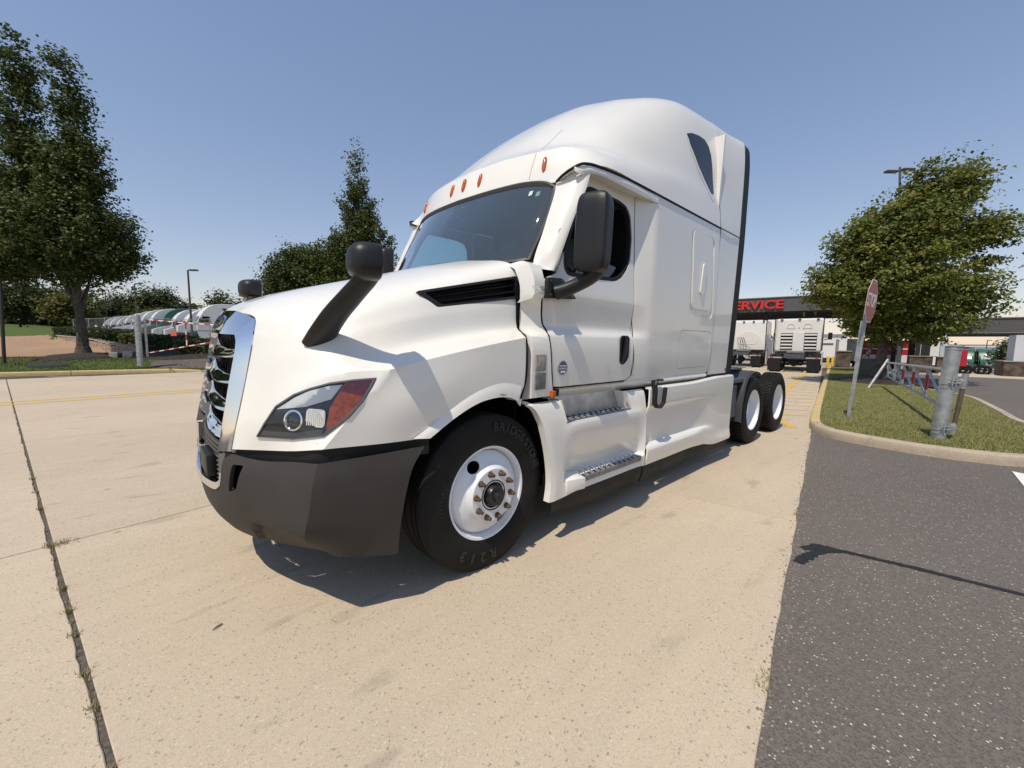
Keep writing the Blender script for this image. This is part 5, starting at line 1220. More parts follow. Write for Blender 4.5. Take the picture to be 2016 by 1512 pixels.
# ================================================================ vegetation
def leaf_mat(name, a, b, c, trans=.35):
    m = bpy.data.materials.new(name); m.use_nodes = True; nt = m.node_tree; bs = nt.nodes['Principled BSDF']; MATS[name] = m
    at_ = nt.nodes.new('ShaderNodeAttribute'); at_.attribute_name = 'tint'
    r = nt.nodes.new('ShaderNodeValToRGB'); e = r.color_ramp.elements; e[0].position = 0.; e[0].color = (*a, 1); e[1].position = 1.; e[1].color = (*c, 1); q = r.color_ramp.elements.new(.55); q.color = (*b, 1)
    nt.links.new(at_.outputs['Fac'], r.inputs[0]); nt.links.new(r.outputs[0], bs.inputs['Base Color']); bs.inputs['Roughness'].default_value = .55; bs.inputs['Specular IOR Level'].default_value = .3
    tr = nt.nodes.new('ShaderNodeBsdfTranslucent'); nt.links.new(r.outputs[0], tr.inputs[0]); mx = nt.nodes.new('ShaderNodeMixShader'); mx.inputs[0].default_value = trans; out = nt.nodes['Material Output']
    nt.links.new(bs.outputs[0], mx.inputs[1]); nt.links.new(tr.outputs[0], mx.inputs[2]); nt.links.new(mx.outputs[0], out.inputs[0]); return m
M_LEAF_D = leaf_mat('leaf_dark_maple', (.044, .068, .016), (.078, .108, .027), (.15, .165, .050))
M_LEAF_Y = leaf_mat('leaf_yellow_maple', (.085, .115, .022), (.16, .185, .036), (.31, .275, .065))
M_LEAF_F = leaf_mat('leaf_far', (.050, .070, .028), (.078, .100, .038), (.12, .135, .055))
M_LEAF_G = leaf_mat('leaf_gold', (.085, .10, .025), (.13, .135, .032), (.20, .17, .04))
M_LEAF_H = leaf_mat('leaf_hedge', (.030, .050, .016), (.05, .075, .024), (.09, .11, .04))
M_BARK = mat('bark', (.085, .070, .055), .9, noise=.4, nscale=9, bump=.7, bscale=26)
def crown_cloud(lobes, nclump, nleaf, leaf, rs, up=.35, wind=(0, 0), clump=.42, stretch=1.5, shell=.55, flat=1.):
    """leaf quads in clumps spread through ellipsoid lobes; returns V, tint"""
    L = N([l[:6] for l in lobes], float); vol = L[:, 3]*L[:, 4]*L[:, 5]; pick = rs.choice(len(L), nclump, p=vol/vol.sum()) if len(L) > 1 else np.zeros(nclump, int)
    d = rs.normal(size=(nclump, 3)); d /= np.linalg.norm(d, axis=1)[:, None]; r = (shell+(1-shell)*rs.rand(nclump))*(.92+.16*rs.rand(nclump))
    C = L[pick, :3]+d*L[pick, 3:6]*r[:, None]
    # each clump is a short ascending spray that points outwards
    ax = d*N([1, 1, .5])+N([wind[0], wind[1], up*2]); ax /= np.linalg.norm(ax, axis=1)[:, None]
    k = nleaf; idx = np.repeat(np.arange(nclump), k); sz = clump*(.6+.8*rs.rand(nclump))
    p = np.clip(rs.normal(size=(nclump*k, 3)), -1.7, 1.7)*.45*sz[idx][:, None]; p[:, 2] *= flat; al = (p*ax[idx]).sum(1); p = p+ax[idx]*(al*(stretch-1))[:, None]
    P = C[idx]+p
    n = rs.normal(size=(nclump*k, 3))*.75+d[idx]*.55+N([0, 0, 1.1]); n /= np.linalg.norm(n, axis=1)[:, None]
    t = rs.normal(size=(nclump*k, 3)); t -= n*(t*n).sum(1)[:, None]; t /= np.linalg.norm(t, axis=1)[:, None]; b_ = np.cross(n, t); s_ = leaf*(.6+.8*rs.rand(nclump*k))
    dr = N([0, 0, -.25]); V = np.stack([P-t*s_[:, None]*.5, P+b_*s_[:, None]*.42+dr*s_[:, None]*.2, P+t*s_[:, None]*.6+dr*s_[:, None]*.5, P-b_*s_[:, None]*.42+dr*s_[:, None]*.2], 1)
    tint = np.clip(.45+.22*rs.normal(size=nclump)[idx]+.16*rs.normal(size=nclump*k), 0, 1)
    return V.reshape(-1, 3), tint, C
def trunk_mesh(mb, pts, r0, r1, n=9):
    pts = cr1(pts, 4); k = len(pts); mb.tube(pts, list(np.linspace(r0, r1, k)), n)
def tree(name, base, lobes, nclump, nleaf, leaf, m, label, cat='tree', trunk=None, seed=1, clump=.42, up=.35, wind=(0, 0), group=None, r0=.18, limbs=10, shell=.42, right=(1, 0), stretch=1.5, flat=.8):
    """lobes given as (sideways, depth, height, radii...) relative to the base; sideways runs along 'right'"""
    rs = np.random.RandomState(seed); root = empty(name, base, 0, label, cat, group); rx, ry = right
    V, tint, C = crown_cloud(lobes, nclump, nleaf, leaf, rs, up, wind, clump, stretch, shell, flat)
    def tw(P): P = N(P, float); return np.stack([P[:, 0]*rx-P[:, 1]*ry, P[:, 0]*ry+P[:, 1]*rx, P[:, 2]], 1)
    fastmesh('crown', tw(V), 4, m, parent=root, colattr=tint)
    b = MB(); top = max(l[2] for l in lobes); tr = trunk or [(0, 0, -.15), (.03, 0, 1.0), (-.02, .02, 2.2), (0, 0, top*.75)]
    trunk_mesh(b, [tuple(q) for q in tw(tr)], r0, r0*.3)
    hs = tr[-2][2]
    for k in range(limbs):
        e = C[rs.randint(len(C))]; z0 = hs*.75+rs.rand()*(tr[-1][2]-hs*.75)*.6; s_ = N([np.interp(z0, [q[2] for q in tr], [q[0] for q in tr]), 0, z0]); e2 = s_*.2+e*.8
        if e2[2] < z0: e2[2] = z0+.3
        trunk_mesh(b, [tuple(q) for q in tw([s_, (s_+e2)/2+N([0, 0, -.15]), e2])], r0*.38, r0*.08, 6)
    # flare at the foot
    b.tube([(0, 0, -.2), (0, 0, .12), (0, 0, .4)], [r0*1.5, r0*1.2, r0*.95], 10); b.build('trunk', M_BARK, root)
    return root
VR = (-.727, .686)      # sideways direction used for the crown shapes (roughly across the view)
tree('maple_tree', (3.21, -25.96, .66), [(.0, 0, 5.6, 2.5, 2.5, 2.3), (-2.6, .3, 6.6, 2.0, 2.2, 2.0), (-4.0, 0, 8.6, 1.0, 1.2, 1.5), (-1.9, 0, 11.4, .70, .8, 3.6), (.25, .1, 11.1, .62, .8, 3.4), (-1.5, 0, 8.6, 1.2, 1.4, 1.9), (.4, 0, 8.2, 1.2, 1.4, 1.9), (1.75, .2, 5.0, 1.1, 1.3, 1.4), (1.1, 0, 9.0, .6, .7, 1.6), (-2.6, -.2, 4.4, 1.3, 1.4, 1.1), (-3.0, 0, 11.2, .35, .4, 1.5), (-1.2, 0, 13.0, .4, .4, 1.2)], 2300, 46, .125, M_LEAF_D, 'tall dark green maple with two pointed tops on the mulch mound', trunk=[(-.05, 0, -.2), (.02, 0, 1.0), (-.05, 0, 2.3), (-.5, 0, 9)], seed=4, r0=.27, right=VR, limbs=16, up=.6, stretch=1.9, clump=.34)
tree('maple_tree', (-19.67, 1.44, .10), [(-.3, 0, 3.9, 2.0, 2.2, 1.8), (.2, 0, 5.8, 1.6, 1.7, 1.2), (1.6, 0, 6.9, 1.2, 1.3, 1.0), (3.0, .2, 5.6, 1.3, 1.4, .75), (3.8, 0, 6.0, .6, .7, .40), (2.1, 0, 7.9, .55, .6, .8), (2.8, 0, 7.7, .40, .5, .7), (.9, 0, 7.5, .6, .7, .7), (2.4, 0, 3.6, 1.25, 1.5, .85), (3.4, 0, 2.9, .7, .9, .5), (-1.9, 0, 3.6, .95, 1.2, 1.0), (-1.3, 0, 5.3, .9, 1.1, .9), (.4, 0, 2.2, 1.7, 1.8, .7), (1.9, 0, 2.2, 1.0, 1.2, .6), (3.5, 0, 4.6, .6, .7, .40)], 1900, 46, .105, M_LEAF_Y, 'bushy yellow green maple blown to one side behind the stop sign', trunk=[(0, 0, -.2), (.02, 0, .8), (.05, 0, 1.6), (.4, 0, 5.5)], seed=9, r0=.24, right=VR, wind=(.55, 0), limbs=14, clump=.36, up=.12, stretch=2.0, flat=.5)
tree('columnar_tree', (-9.33, -22.39, .50), [(0, 0, 3.8, 2.5, 2.3, 2.4), (.1, 0, 6.6, 1.9, 1.8, 2.2), (.0, 0, 9.0, 1.1, 1.1, 2.0), (-.1, 0, 11.0, .55, .6, 1.8), (-1.4, 0, 5.8, 1.0, 1.2, 1.6), (1.7, 0, 4.8, 1.1, 1.2, 1.5)], 1350, 46, .125, M_LEAF_D, 'dark green columnar tree with a narrow pointed top behind the hood', seed=12, r0=.22, right=VR, up=.7, limbs=8, stretch=1.8, clump=.36)
tree('broad_tree', (-7.0, -26.0, .50), [(0, 0, 4.6, 2.3, 2.2, 2.4), (-1.5, 0, 3.8, 1.7, 1.8, 1.9), (1.2, 0, 5.6, 1.3, 1.5, 1.7), (-.3, 0, 6.3, .9, .9, 1.0)], 1050, 46, .125, M_LEAF_D, 'rounded bushy tree between the two hood mirrors', seed=15, r0=.2, right=VR, up=.6, limbs=8)
tree('slanted_tree', (-27.4, .31, .08), [(.6, 0, 3.6, 1.5, 1.5, 1.6), (-.3, 0, 4.3, 1.2, 1.2, 1.3)], 420, 24, .14, M_LEAF_Y, 'smaller slanting tree half hidden behind the bushy maple on the island', trunk=[(-.25, 0, -.1), (0, 0, 1.0), (.3, 0, 2.0), (.6, 0, 4)], seed=18, r0=.13, right=VR, limbs=6)
# far tree line beyond the truck park
far = [  # x, y, ground, height, half width, leaf material, label
 (16.9, -124, 3.0, 11.0, 6.5, 0, 'broad dark tree at the very left of the far tree line'),
 (9.5, -125, 3.0, 10.4, 5.5, 0, 'dark rounded tree beside the leftmost one in the far tree line'),
 (8.9, -101.5, 3.0, 6.0, 3.6, 1, 'golden green low tree on the grass slope left of the maple trunk'),
 (2.6, -121, 2.2, 9.6, 4.6, 0, 'dark tree directly behind the tall maple in the far tree line'),
 (1.5, -131, 1.5, 8.2, 5.0, 2, 'grey green thin tree right of the tall maple in the far tree line'),
 (-3.2, -118, 1.2, 12.5, 4.8, 0, 'tall loose tree behind the middle of the parked white trucks'),
 (-7.6, -116, 1.0, 9.5, 3.6, 0, 'smaller tree leaning right of the tall loose one in the far line'),
 (-13.8, -102, .8, 11.0, 4.4, 0, 'round tree just left of the truck grille in the far tree line'),
 (-8.9, -96, .8, 5.5, 2.8, 1, 'low yellow green tree beside the grille behind the lamp pole'),
 (-18.5, -100, .8, 9.5, 4.4, 0, 'dark tree showing above the far hood mirror'),
 (-2.5, -100, .6, 6.2, 4.5, 1, 'low pale green tree behind the parked trucks'),
 (25, -122, 3.2, 11.5, 6.5, 0, 'broad dark tree at the picture edge in the far tree line'),
 (-26, -110, .8, 10, 5, 0, 'dark tree far behind the columnar tree')]
for i, (x, y, z, h, w_, k, lab) in enumerate(far):
    rs_ = random.Random(i); lob = [(0, 0, h*.55, w_*.8, w_*.8, h*.42)]+[(rs_.uniform(-.55, .55)*w_, rs_.uniform(-.4, .4)*w_, h*rs_.uniform(.35, .8), w_*.45, w_*.45, h*.2) for q in range(5)]
    tree('woodland_tree', (x, y, z), lob, 330, 24, .42, (M_LEAF_F, M_LEAF_G, M_LEAF_F)[k], lab, seed=40+i, r0=.25, limbs=7, clump=1.15, right=VR, group='trees of the far tree line', shell=.5)
for i, (x, y, z, h, w_, lab) in enumerate(((-88, -21.5, -2.4, 7.5, 3.2, 'round tree in the gap between the two trucks under the canopy'), (-104, 11.2, -2.6, 5.6, 3.4, 'tree above the green trucks in the far yard'), (-102, 17.3, -2.6, 6.0, 3.6, 'tree beside the canopy building in the far yard'), (-110, 14, -2.6, 4.6, 3.2, 'low tree right of the far lamp in the yard'), (-118, 6, -2.6, 4.4, 3.0, 'low tree behind the canopy columns in the far yard'), (-112, 20.5, -2.6, 7.0, 3.6, 'taller tree at the building corner in the far yard'))):
    rs_ = random.Random(70+i); lob = [(0, 0, h*.55, w_*.8, w_*.8, h*.42)]+[(rs_.uniform(-.5, .5)*w_, 0, h*rs_.uniform(.4, .8), w_*.45, w_*.45, h*.2) for q in range(4)]
    tree('yard_tree', (x, y, z), lob, 220, 20, .32, M_LEAF_F, lab, seed=80+i, r0=.2, limbs=5, clump=.8, right=VR, group='trees beyond the service yard')
# distant woods that read as one mass
def far_wood(name, pts, h, label, seed, leaf=.9, n=5200):
    rs = np.random.RandomState(seed); P = cr1([(x, y, 0) for x, y, z in pts], 8); Zg = np.interp(np.linspace(0, 1, len(P)), np.linspace(0, 1, len(pts)), [q[2] for q in pts]); k = rs.randint(0, len(P)-1, n); t = rs.rand(n)[:, None]; B = P[k]*(1-t)+P[k+1]*t
    hh = h*(.75+.25*np.sin(np.arange(len(P))*1.3+seed)+.12*np.sin(np.arange(len(P))*3.7)); B[:, 2] = Zg[k]+hh[k]*rs.rand(n)**.8; B[:, :2] += rs.normal(size=(n, 2))*2.0
    nr = rs.normal(size=(n, 3))+N([0, 0, .8]); nr /= np.linalg.norm(nr, axis=1)[:, None]; tt = rs.normal(size=(n, 3)); tt -= nr*(tt*nr).sum(1)[:, None]; tt /= np.linalg.norm(tt, axis=1)[:, None]; bb = np.cross(nr, tt); s_ = leaf*(.6+.9*rs.rand(n))[:, None]
    V = np.stack([B-tt*s_*.6, B+bb*s_*.5, B+tt*s_*.6, B-bb*s_*.5], 1).reshape(-1, 3); fastmesh(name, V, 4, M_LEAF_F, label, 'trees', 'stuff', colattr=np.clip(.4+.25*rs.normal(size=n), 0, 1))
far_wood('far_wood', [(75, -120, 3.5), (45, -140, 5), (20, -146, 4.5), (0, -146, 3), (-20, -136, 2), (-45, -125, 1.5), (-75, -115, 1)], 8.5, 'dark band of distant woods behind the left tree line', 3, 1.1, 9000)
far_wood('far_wood', [(-215, -75, -3), (-222, -30, -3), (-222, 10, -3), (-210, 50, -3), (-190, 90, -3)], 4.6, 'low band of distant woods on the right hand horizon', 5, 1.2, 5000)
# ---------------------------------------------------------------- left hand terrain
TP = N([(5.15, -21, .13), (2.3, -20.75, .14), (.9, -20.55, .14), (-.6, -19.9, .08), (9, -21.7, .13), (16, -23, .13), (30, -26, .15), (5.5, -24.6, .30), (1.2, -22.6, .47), (3.2, -26, .66), (4.4, -25.4, .42), (2, -24, .48), (7.1, -35.2, .36), (3.9, -29.8, .42), (10.7, -60.8, 1.26), (6.4, -54, 1.25), (15.1, -92.9, 3.2), (8.6, -86.7, 2.9), (25, -45, .7), (28, -65, 1.7), (35, -100, 3.4), (1.2, -34, 1.15), (0, -28.5, .88), (-1.3, -24.4, .66), (3.6, -44.8, 1.45), (4.2, -50, 1.6), (0, -45, 1.1), (-3, -40, .8), (-5, -55, .4), (-10, -80, .4), (0, -80, .6), (-20, -60, .35), (-15, -30, .45), (-9, -22, .48), (-7, -26, .48), (-35, -25, .2), (-40, -60, .3), (-20, -115, .8), (5, -122, 2.2), (20, -125, 3.2), (-4, -20.4, .12), (-10, -20.6, .13), (-20, -21.6, .13), (6.6, -47, .95), (5.4, -43, .72), (4.7, -39, .55), (4.0, -35, .42), (3.1, -31.5, .38), (2.4, -28.5, .40), (4.9, -49, 1.65), (4.1, -44, 1.55), (3.2, -40, 1.45), (2.4, -36, 1.35), (1.6, -32, 1.1), (1.0, -28.8, .9), (0, -160, 4), (25, -160, 6), (-30, -160, 3), (45, -150, 7), (0, -240, 6), (50, -240, 9)])
def hgt(x, y):
    d2 = (TP[:, 0]-x)**2+(TP[:, 1]-y)**2; w_ = 1/(d2+.35)**1.6; return float((w_*TP[:, 2]).sum()/w_.sum())
lk = [(45, -30), (30, -26.2), (16, -23.1), (9, -21.75), (5.15, -21.0), (2.4, -20.68), (.85, -20.45), (-.3, -20.15), (-1.6, -19.7), (-3.2, -19.9), (-6, -20.5), (-12, -21.2), (-30, -23.2)]
def kerb_y(x): return float(np.interp(x, [q[0] for q in lk][::-1], [q[1] for q in lk][::-1]))
xs = sorted(set(list(np.linspace(-60, 60, 61))+list(np.linspace(-4, 10, 41)))); rows = []
depths = [0.12, .35, .7, 1.1, 1.6, 2.2, 3, 4, 5, 6.2, 7.5, 9, 11, 13, 16, 19, 23, 28, 34, 42, 52, 65, 80, 100, 140, 220]
for d in depths: rows.append([(x, kerb_y(x)-d, hgt(x, kerb_y(x)-d) if d > .2 else .115) for x in xs])
G = N(rows); o = newobj('grass_verge', G.reshape(-1, 3), gridfaces(len(rows), len(xs)), M_VERGE, None); outward(o, (0, 0, 1)); tag(o, kind='structure')
def drape(name, m, P, z, n=26, kind='structure'):
    P = N(P); x0, y0 = P.min(0); x1, y1 = P.max(0); V = []; F = []; idx = {}
    gx_ = np.linspace(x0, x1, n); gy_ = np.linspace(y0, y1, n)
    c = N([P[:, 0].mean(), P[:, 1].mean()]); B = cr1([(*p, 0) for p in list(P)+[P[0]]], 5)[:, :2]; rings = []
    for k in np.linspace(0, 1, 12): rings.append([(c[0]+(b_[0]-c[0])*k, c[1]+(b_[1]-c[1])*k) for b_ in B])
    G = N([[(x, y, hgt(x, y)+z*(1 if i < 11 else .1)) for x, y in r] for i, r in enumerate(rings)]); o = newobj(name, G.reshape(-1, 3), gridfaces(12, len(B)), m, None); outward(o, (0, 0, 1)); tag(o, kind=kind); return o
drape('bare_earth', M_DIRT, [(9.5, -29), (6, -28.2), (3.6, -28.6), (2.6, -31), (3.6, -38), (5.6, -47), (8, -55), (14, -58), (17, -46), (15, -34)], .24)
drape('mulch_bed', M_MULCH, [(4.9, -25.2), (3.6, -24.0), (2.2, -24.6), (1.6, -26), (2.6, -27.6), (4.2, -27.4)], .12)
drape('mulch_bed', M_MULCH, [(1.6, -24.2), (.2, -22.8), (-2, -22.4), (-5, -23), (-4.5, -27), (-2, -31), (1.2, -37), (3.2, -44), (4.6, -51), (5.6, -50), (3.6, -40), (2.0, -31), (1.4, -27)], .07)
drape('gravel_bed', M_GRAVEL, [(1.0, -21.3), (-.4, -20.7), (-3, -20.6), (-5, -21.4), (-3, -22.6), (.5, -22.4)], .05)
drape('truck_park', mat('lot_asphalt', (.20, .19, .18), .9), [(5, -62), (1.5, -48), (-3, -39), (-10, -33), (-25, -36), (-30, -60), (-22, -96), (-4, -96), (4, -92)], .08)
rs = np.random.RandomState(8); X = -3+14*rs.rand(40000); dd = .2+7*rs.rand(40000)**1.3; Y = np.interp(X, [q[0] for q in lk][::-1], [q[1] for q in lk][::-1])-dd; keep = (Y > -28.5) & ~((X < .9) & (Y < -20.6)); X, Y = X[keep][:26000], Y[keep][:26000]
Z = N([hgt(x, y) for x, y in zip(X, Y)]); M_BL2 = mat('verge_blade', (.055, .088, .022), .85, noise=.5, nscale=20, col2=(.12, .125, .045)); blades('verge_grass', X, Y, Z, M_BL2, .07, .008, 'green grass on the verge behind the yellow kerb')
# yellow kerb
root_l = newobj('roadside_kerb', [(x, y-.02, -.01) for x, y in lk]+[(x, y-.14, -.01) for x, y in lk], gridfaces(2, len(lk)), M_YKERB, None, smooth=False); tag(root_l, kind='structure')
LC = cr1([(x, y, 0) for x, y in lk], 6); arcL = np.concatenate([[0], np.cumsum(np.linalg.norm(np.diff(LC, axis=0), axis=1))]); u = 0
while u < arcL[-1]-.3:
    u2 = min(arcL[-1], u+3.05); rows = []
    for k in range(7):
        q = u+.01+(u2-u-.02)*k/6; x = np.interp(q, arcL, LC[:, 0]); y = np.interp(q, arcL, LC[:, 1]); hk = np.interp(x, [-4, -1.5, .2], [.02, .03, .15]) if x < .2 else .15
        rows.append([(x, y, -.02), (x, y-.012, hk*.8), (x, y-.03, hk*.95), (x, y-.06, hk), (x, y-.16, hk), (x, y-.17, hk-.03)])
    o = loft('kerb_stone', rows, 1, 2, m=M_YKERB, parent=root_l, lean=False); outward(o, (0, 0, 1)); u = u2
# retaining wall of blocks
wp = [(5.9, -48.2, .90, .75), (4.9, -43.5, .70, .85), (4.0, -39.8, .55, .90), (3.25, -35.2, .42, .95), (2.5, -31.5, .38, .80), (1.75, -28.3, .40, .58), (1.35, -25.8, .44, .32)]
W = cr1([(x, y, z) for x, y, z, h in wp], 8); Hh = np.interp(np.linspace(0, 1, len(W)), np.linspace(0, 1, len(wp)), [q[3] for q in wp]); arcW = np.concatenate([[0], np.cumsum(np.linalg.norm(np.diff(W[:, :2], axis=0), axis=1))])
M_BLOCK = mat('wall_block', (.36, .27, .20), .9, noise=.25, nscale=5, bump=.4, bscale=20); M_CAP = mat('wall_cap', (.42, .37, .31), .9, noise=.2, nscale=6)
wroot = empty('retaining_wall', (3.2, -36, .6), 0, 'low tan block retaining wall beside the bare earth', 'wall')
bmesh_cache = {}
def wall_piece(name, m, u0, u1, z0, z1, dep, out=0.):
    P = [N([np.interp(q, arcW, W[:, 0]), np.interp(q, arcW, W[:, 1])]) for q in (u0, u1)]; t = (P[1]-P[0])/np.linalg.norm(P[1]-P[0]); nn = N([-t[1], t[0]]); nn = nn if nn[0] > 0 else -nn; zb = np.interp((u0+u1)/2, arcW, W[:, 2])
    b = MB(); c = (P[0]+P[1])/2; q = [P[0]+nn*out, P[1]+nn*out, P[1]-nn*dep, P[0]-nn*dep]; b.add([(*(p-N([3.2, -36])), zb+z0-.6) for p in q]+[(*(p-N([3.2, -36])), zb+z1-.6) for p in q], [(3, 2, 1, 0), (4, 5, 6, 7), (0, 1, 5, 4), (1, 2, 6, 5), (2, 3, 7, 6), (3, 0, 4, 7)]); return b.build(name, m, wroot, smooth=False)
row = 0
for zc in (-.15, .05, .25, .45, .65, .85):
    u = .2*(row % 2)
    while u < arcW[-1]-.5:
        hh = np.interp(u, arcW, Hh)
        if zc+.1 < hh: wall_piece('block', M_BLOCK, u+.01, u+.62, zc+.005, min(zc+.195, hh), .25, random.uniform(0, .02))
        u += .64
    row += 1
u = 0
while u < arcW[-1]-.5:
    hh = np.interp(u+.5, arcW, Hh); wall_piece('cap_stone', M_CAP, u+.006, u+1.0, hh, hh+.07, .32, .05); u += 1.0
# hedges
def hedge(c, l, wd, h, yaw, label, m=M_LEAF_H, name='hedge', n=1300):
    z = hgt(c[0], c[1]); h *= .8; root = empty(name, (c[0], c[1], z), yaw, label, 'hedge', 'clipped hedges along the retaining wall')
    rs = np.random.RandomState(int(abs(c[0]*100+c[1]*10)) % 9999); b = MB(); b.box((0, 0, h*.46), (l*.93, wd*.9, h*.92), bev=.15); b.build('hedge_core', mat('hedge_core', (.02, .03, .010), .95), root)
    p = (rs.rand(n, 3)-.5); f_ = rs.randint(0, 3, n); sg = np.sign(rs.rand(n)-.5); sg[f_ == 2] = 1; p[np.arange(n), f_] = sg*.5; P = p*N([l, wd, h])+N([0, 0, h*.5])+rs.normal(size=(n, 3))*.04
    nrm = rs.normal(size=(n, 3)); nrm[np.arange(n), f_] += sg*1.2; nrm /= np.linalg.norm(nrm, axis=1)[:, None]; t = rs.normal(size=(n, 3)); t -= nrm*(t*nrm).sum(1)[:, None]; t /= np.linalg.norm(t, axis=1)[:, None]; b_ = np.cross(nrm, t); s_ = .14*(.6+.8*rs.rand(n))[:, None]
    V = np.stack([P-t*s_*.5, P+b_*s_*.45, P+t*s_*.5, P-b_*s_*.45], 1).reshape(-1, 3); fastmesh('foliage', V, 4, m, parent=root, colattr=np.clip(.5+.25*rs.normal(size=n), 0, 1)); return root
hedge((5.0, -50.5), 3.2, 1.6, .95, R_(75), 'pale hedge farthest up the retaining wall left of the maple trunk', M_LEAF_F); hedge((4.0, -46.5), 3.0, 1.6, .95, R_(75), 'dark hedge touching the left side of the maple trunk')
hedge((2.85, -41), 3.6, 1.6, 1.0, R_(76), 'pale sunlit hedge just right of the maple trunk', M_LEAF_F); hedge((2.1, -37), 3.6, 1.6, 1.0, R_(78), 'dark hedge in the middle of the retaining wall'); hedge((1.0, -33.2), 2.4, 1.5, .8, R_(80), 'brownish low hedge left of the gate post', M_LEAF_G)
hedge((-.35, -28.8), 2.8, 1.8, .95, R_(60), 'dark hedge just right of the gate post'); hedge((-1.9, -25.6), 3.2, 2.0, 1.0, R_(55), 'pale leafy hedge behind the striped gate beside the grille', M_LEAF_F, n=2200); hedge((-4.0, -25), 2.5, 2.0, 1.0, R_(40), 'hedge at the right end of the row next to the grille', M_LEAF_F)
# ================================================================ things on the right: sign, gate, canopy, trucks
def text_on(txt, size, depth, m, name, parent, origin, ax, ay, bold=0., sx=1.):
    t = textmesh(txt, size, depth, m, name, parent, bold=bold, sx=sx); frame_to(t, origin, ax, ay); return t
M_RED = mat('sign_red', (.33, .035, .025), .45, noise=.12, nscale=6); M_SIGNW = mat('sign_white', (.70, .69, .67), .5); M_GALV = mat('galvanised_pipe', (.40, .42, .42), .5, metal=.55, noise=.22, nscale=11, bump=.05, bscale=60)
ss = empty('stop_sign', (-8.26, 2.0, .115), 0, 'red octagonal STOP sign on a leaning grey post in the grass island', 'sign'); ss.rotation_euler.x = R_(-3.2)
r_ = N([-.9965, .084, 0]); n_ = N([.084, .9965, 0]); c_ = N([0, .0, 2.18])
b = MB(); b.box((0, -.035, 1.0), (.055, .035, 2.1)); b.box((-.02, -.06, 1.0), (.012, .03, 2.1)); b.box((.02, -.06, 1.0), (.012, .03, 2.1)); b.build('post', M_GALV, ss, smooth=False)
b = MB(); b.box((0, -.085, 1.45), (.05, .03, .75)); b.build('post_splice', M_GALV, ss, smooth=False)
def octa(R0): return [c_+r_*R0*math.cos(R_(22.5+45*k))+N([0, 0, 1])*R0*math.sin(R_(22.5+45*k)) for k in range(8)]
b = MB(); b.ngon(octa(.412), .004, n_); sp_ = b.build('sign_plate', M_SIGNW, ss, smooth=False)
b = MB(); b.ngon([p+n_*.004 for p in octa(.392)], .0015, n_); b.build('sign_face', M_RED, sp_, smooth=False)
text_on('STOP', .34, .0008, M_SIGNW, 'lettering', sp_, tuple(c_+n_*.0066), r_, (0, 0, 1), bold=.004, sx=.78)
for z in (.31, -.31): b = MB(); b.lathe([(.012, 0), (.012, .006), (0, .008)], n=10); q = Vector(n_).to_track_quat('Y', 'Z').to_matrix(); b.V = [tuple((q @ Vector(v))+Vector(c_+n_*.005)+Vector((0, 0, z))) for v in b.V]; b.build('bolt', M_STEEL, ss)
# gate post
gp_ = empty('gate_post', (-7.06, 3.14, .10), 0, 'thick galvanised steel gate post with clamps in the grass', 'post'); gp_.rotation_euler.x = R_(-2.2)
b = MB(); b.lathe([(.086, -.1), (.086, 1.36)], axis='Z', n=40); b.build('pipe', M_GALV, gp_)
b = MB(); b.lathe([(.091, 1.335), (.091, 1.365), (.086, 1.372), (.10, 1.385), (.05, 1.402), (0, 1.408)], axis='Z', n=40); b.build('cap', M_GALV, gp_)
for z in (.20, .88):
    b = MB(); b.lathe([(.087, z-.045), (.094, z-.045), (.094, z+.045), (.087, z+.045)], axis='Z', n=36); bd = b.build('band', M_GALV, gp_)
    b = MB(); b.lathe([(.087, z-.105), (.091, z-.105), (.091, z-.085), (.087, z-.085)], axis='Z', n=36); b.build('band_ring', M_GALV, bd)
    for sy in (-1, 1):
        a = R_(40); d = N([math.cos(a), math.sin(a), 0]); t_ = N([-math.sin(a), math.cos(a), 0]); b = MB(); b.tube([tuple(d*.102+t_*.025*sy+N([0, 0, z-.07])), tuple(d*.102+t_*.025*sy+N([0, 0, z+.07]))], .010, 6); b.tube([tuple(d*.106+t_*(-.075)+N([0, 0, z+.02*sy])), tuple(d*.106+t_*.075+N([0, 0, z+.02*sy]))], .008, 6); b.build('clamp_bolt', M_STEEL, bd, smooth=False)
    b = MB(); b.tube([(-.06, .11, z), (-.38, .14, z)], .035, 8); b.build('clamp_arm', M_GALV, bd)
hp = empty('hinge_pole', (-7.72, 3.29, .10), 0, 'short brown hinge pipe with grey collars beside the thick gate post', 'pole'); hp.rotation_euler.x = R_(-4)
b = MB(); b.lathe([(.031, -.02), (.031, .95)], axis='Z', n=20); b.build('pipe', mat('brown_pipe', (.15, .115, .085), .5, metal=.3, noise=.3, nscale=8), hp)
for z0, z1 in ((.74, .97), (-.02, .14)): b = MB(); b.lathe([(.032, z0), (.039, z0), (.039, z1), (0, z1)], axis='Z', n=20); b.build('collar', M_GALV, hp)
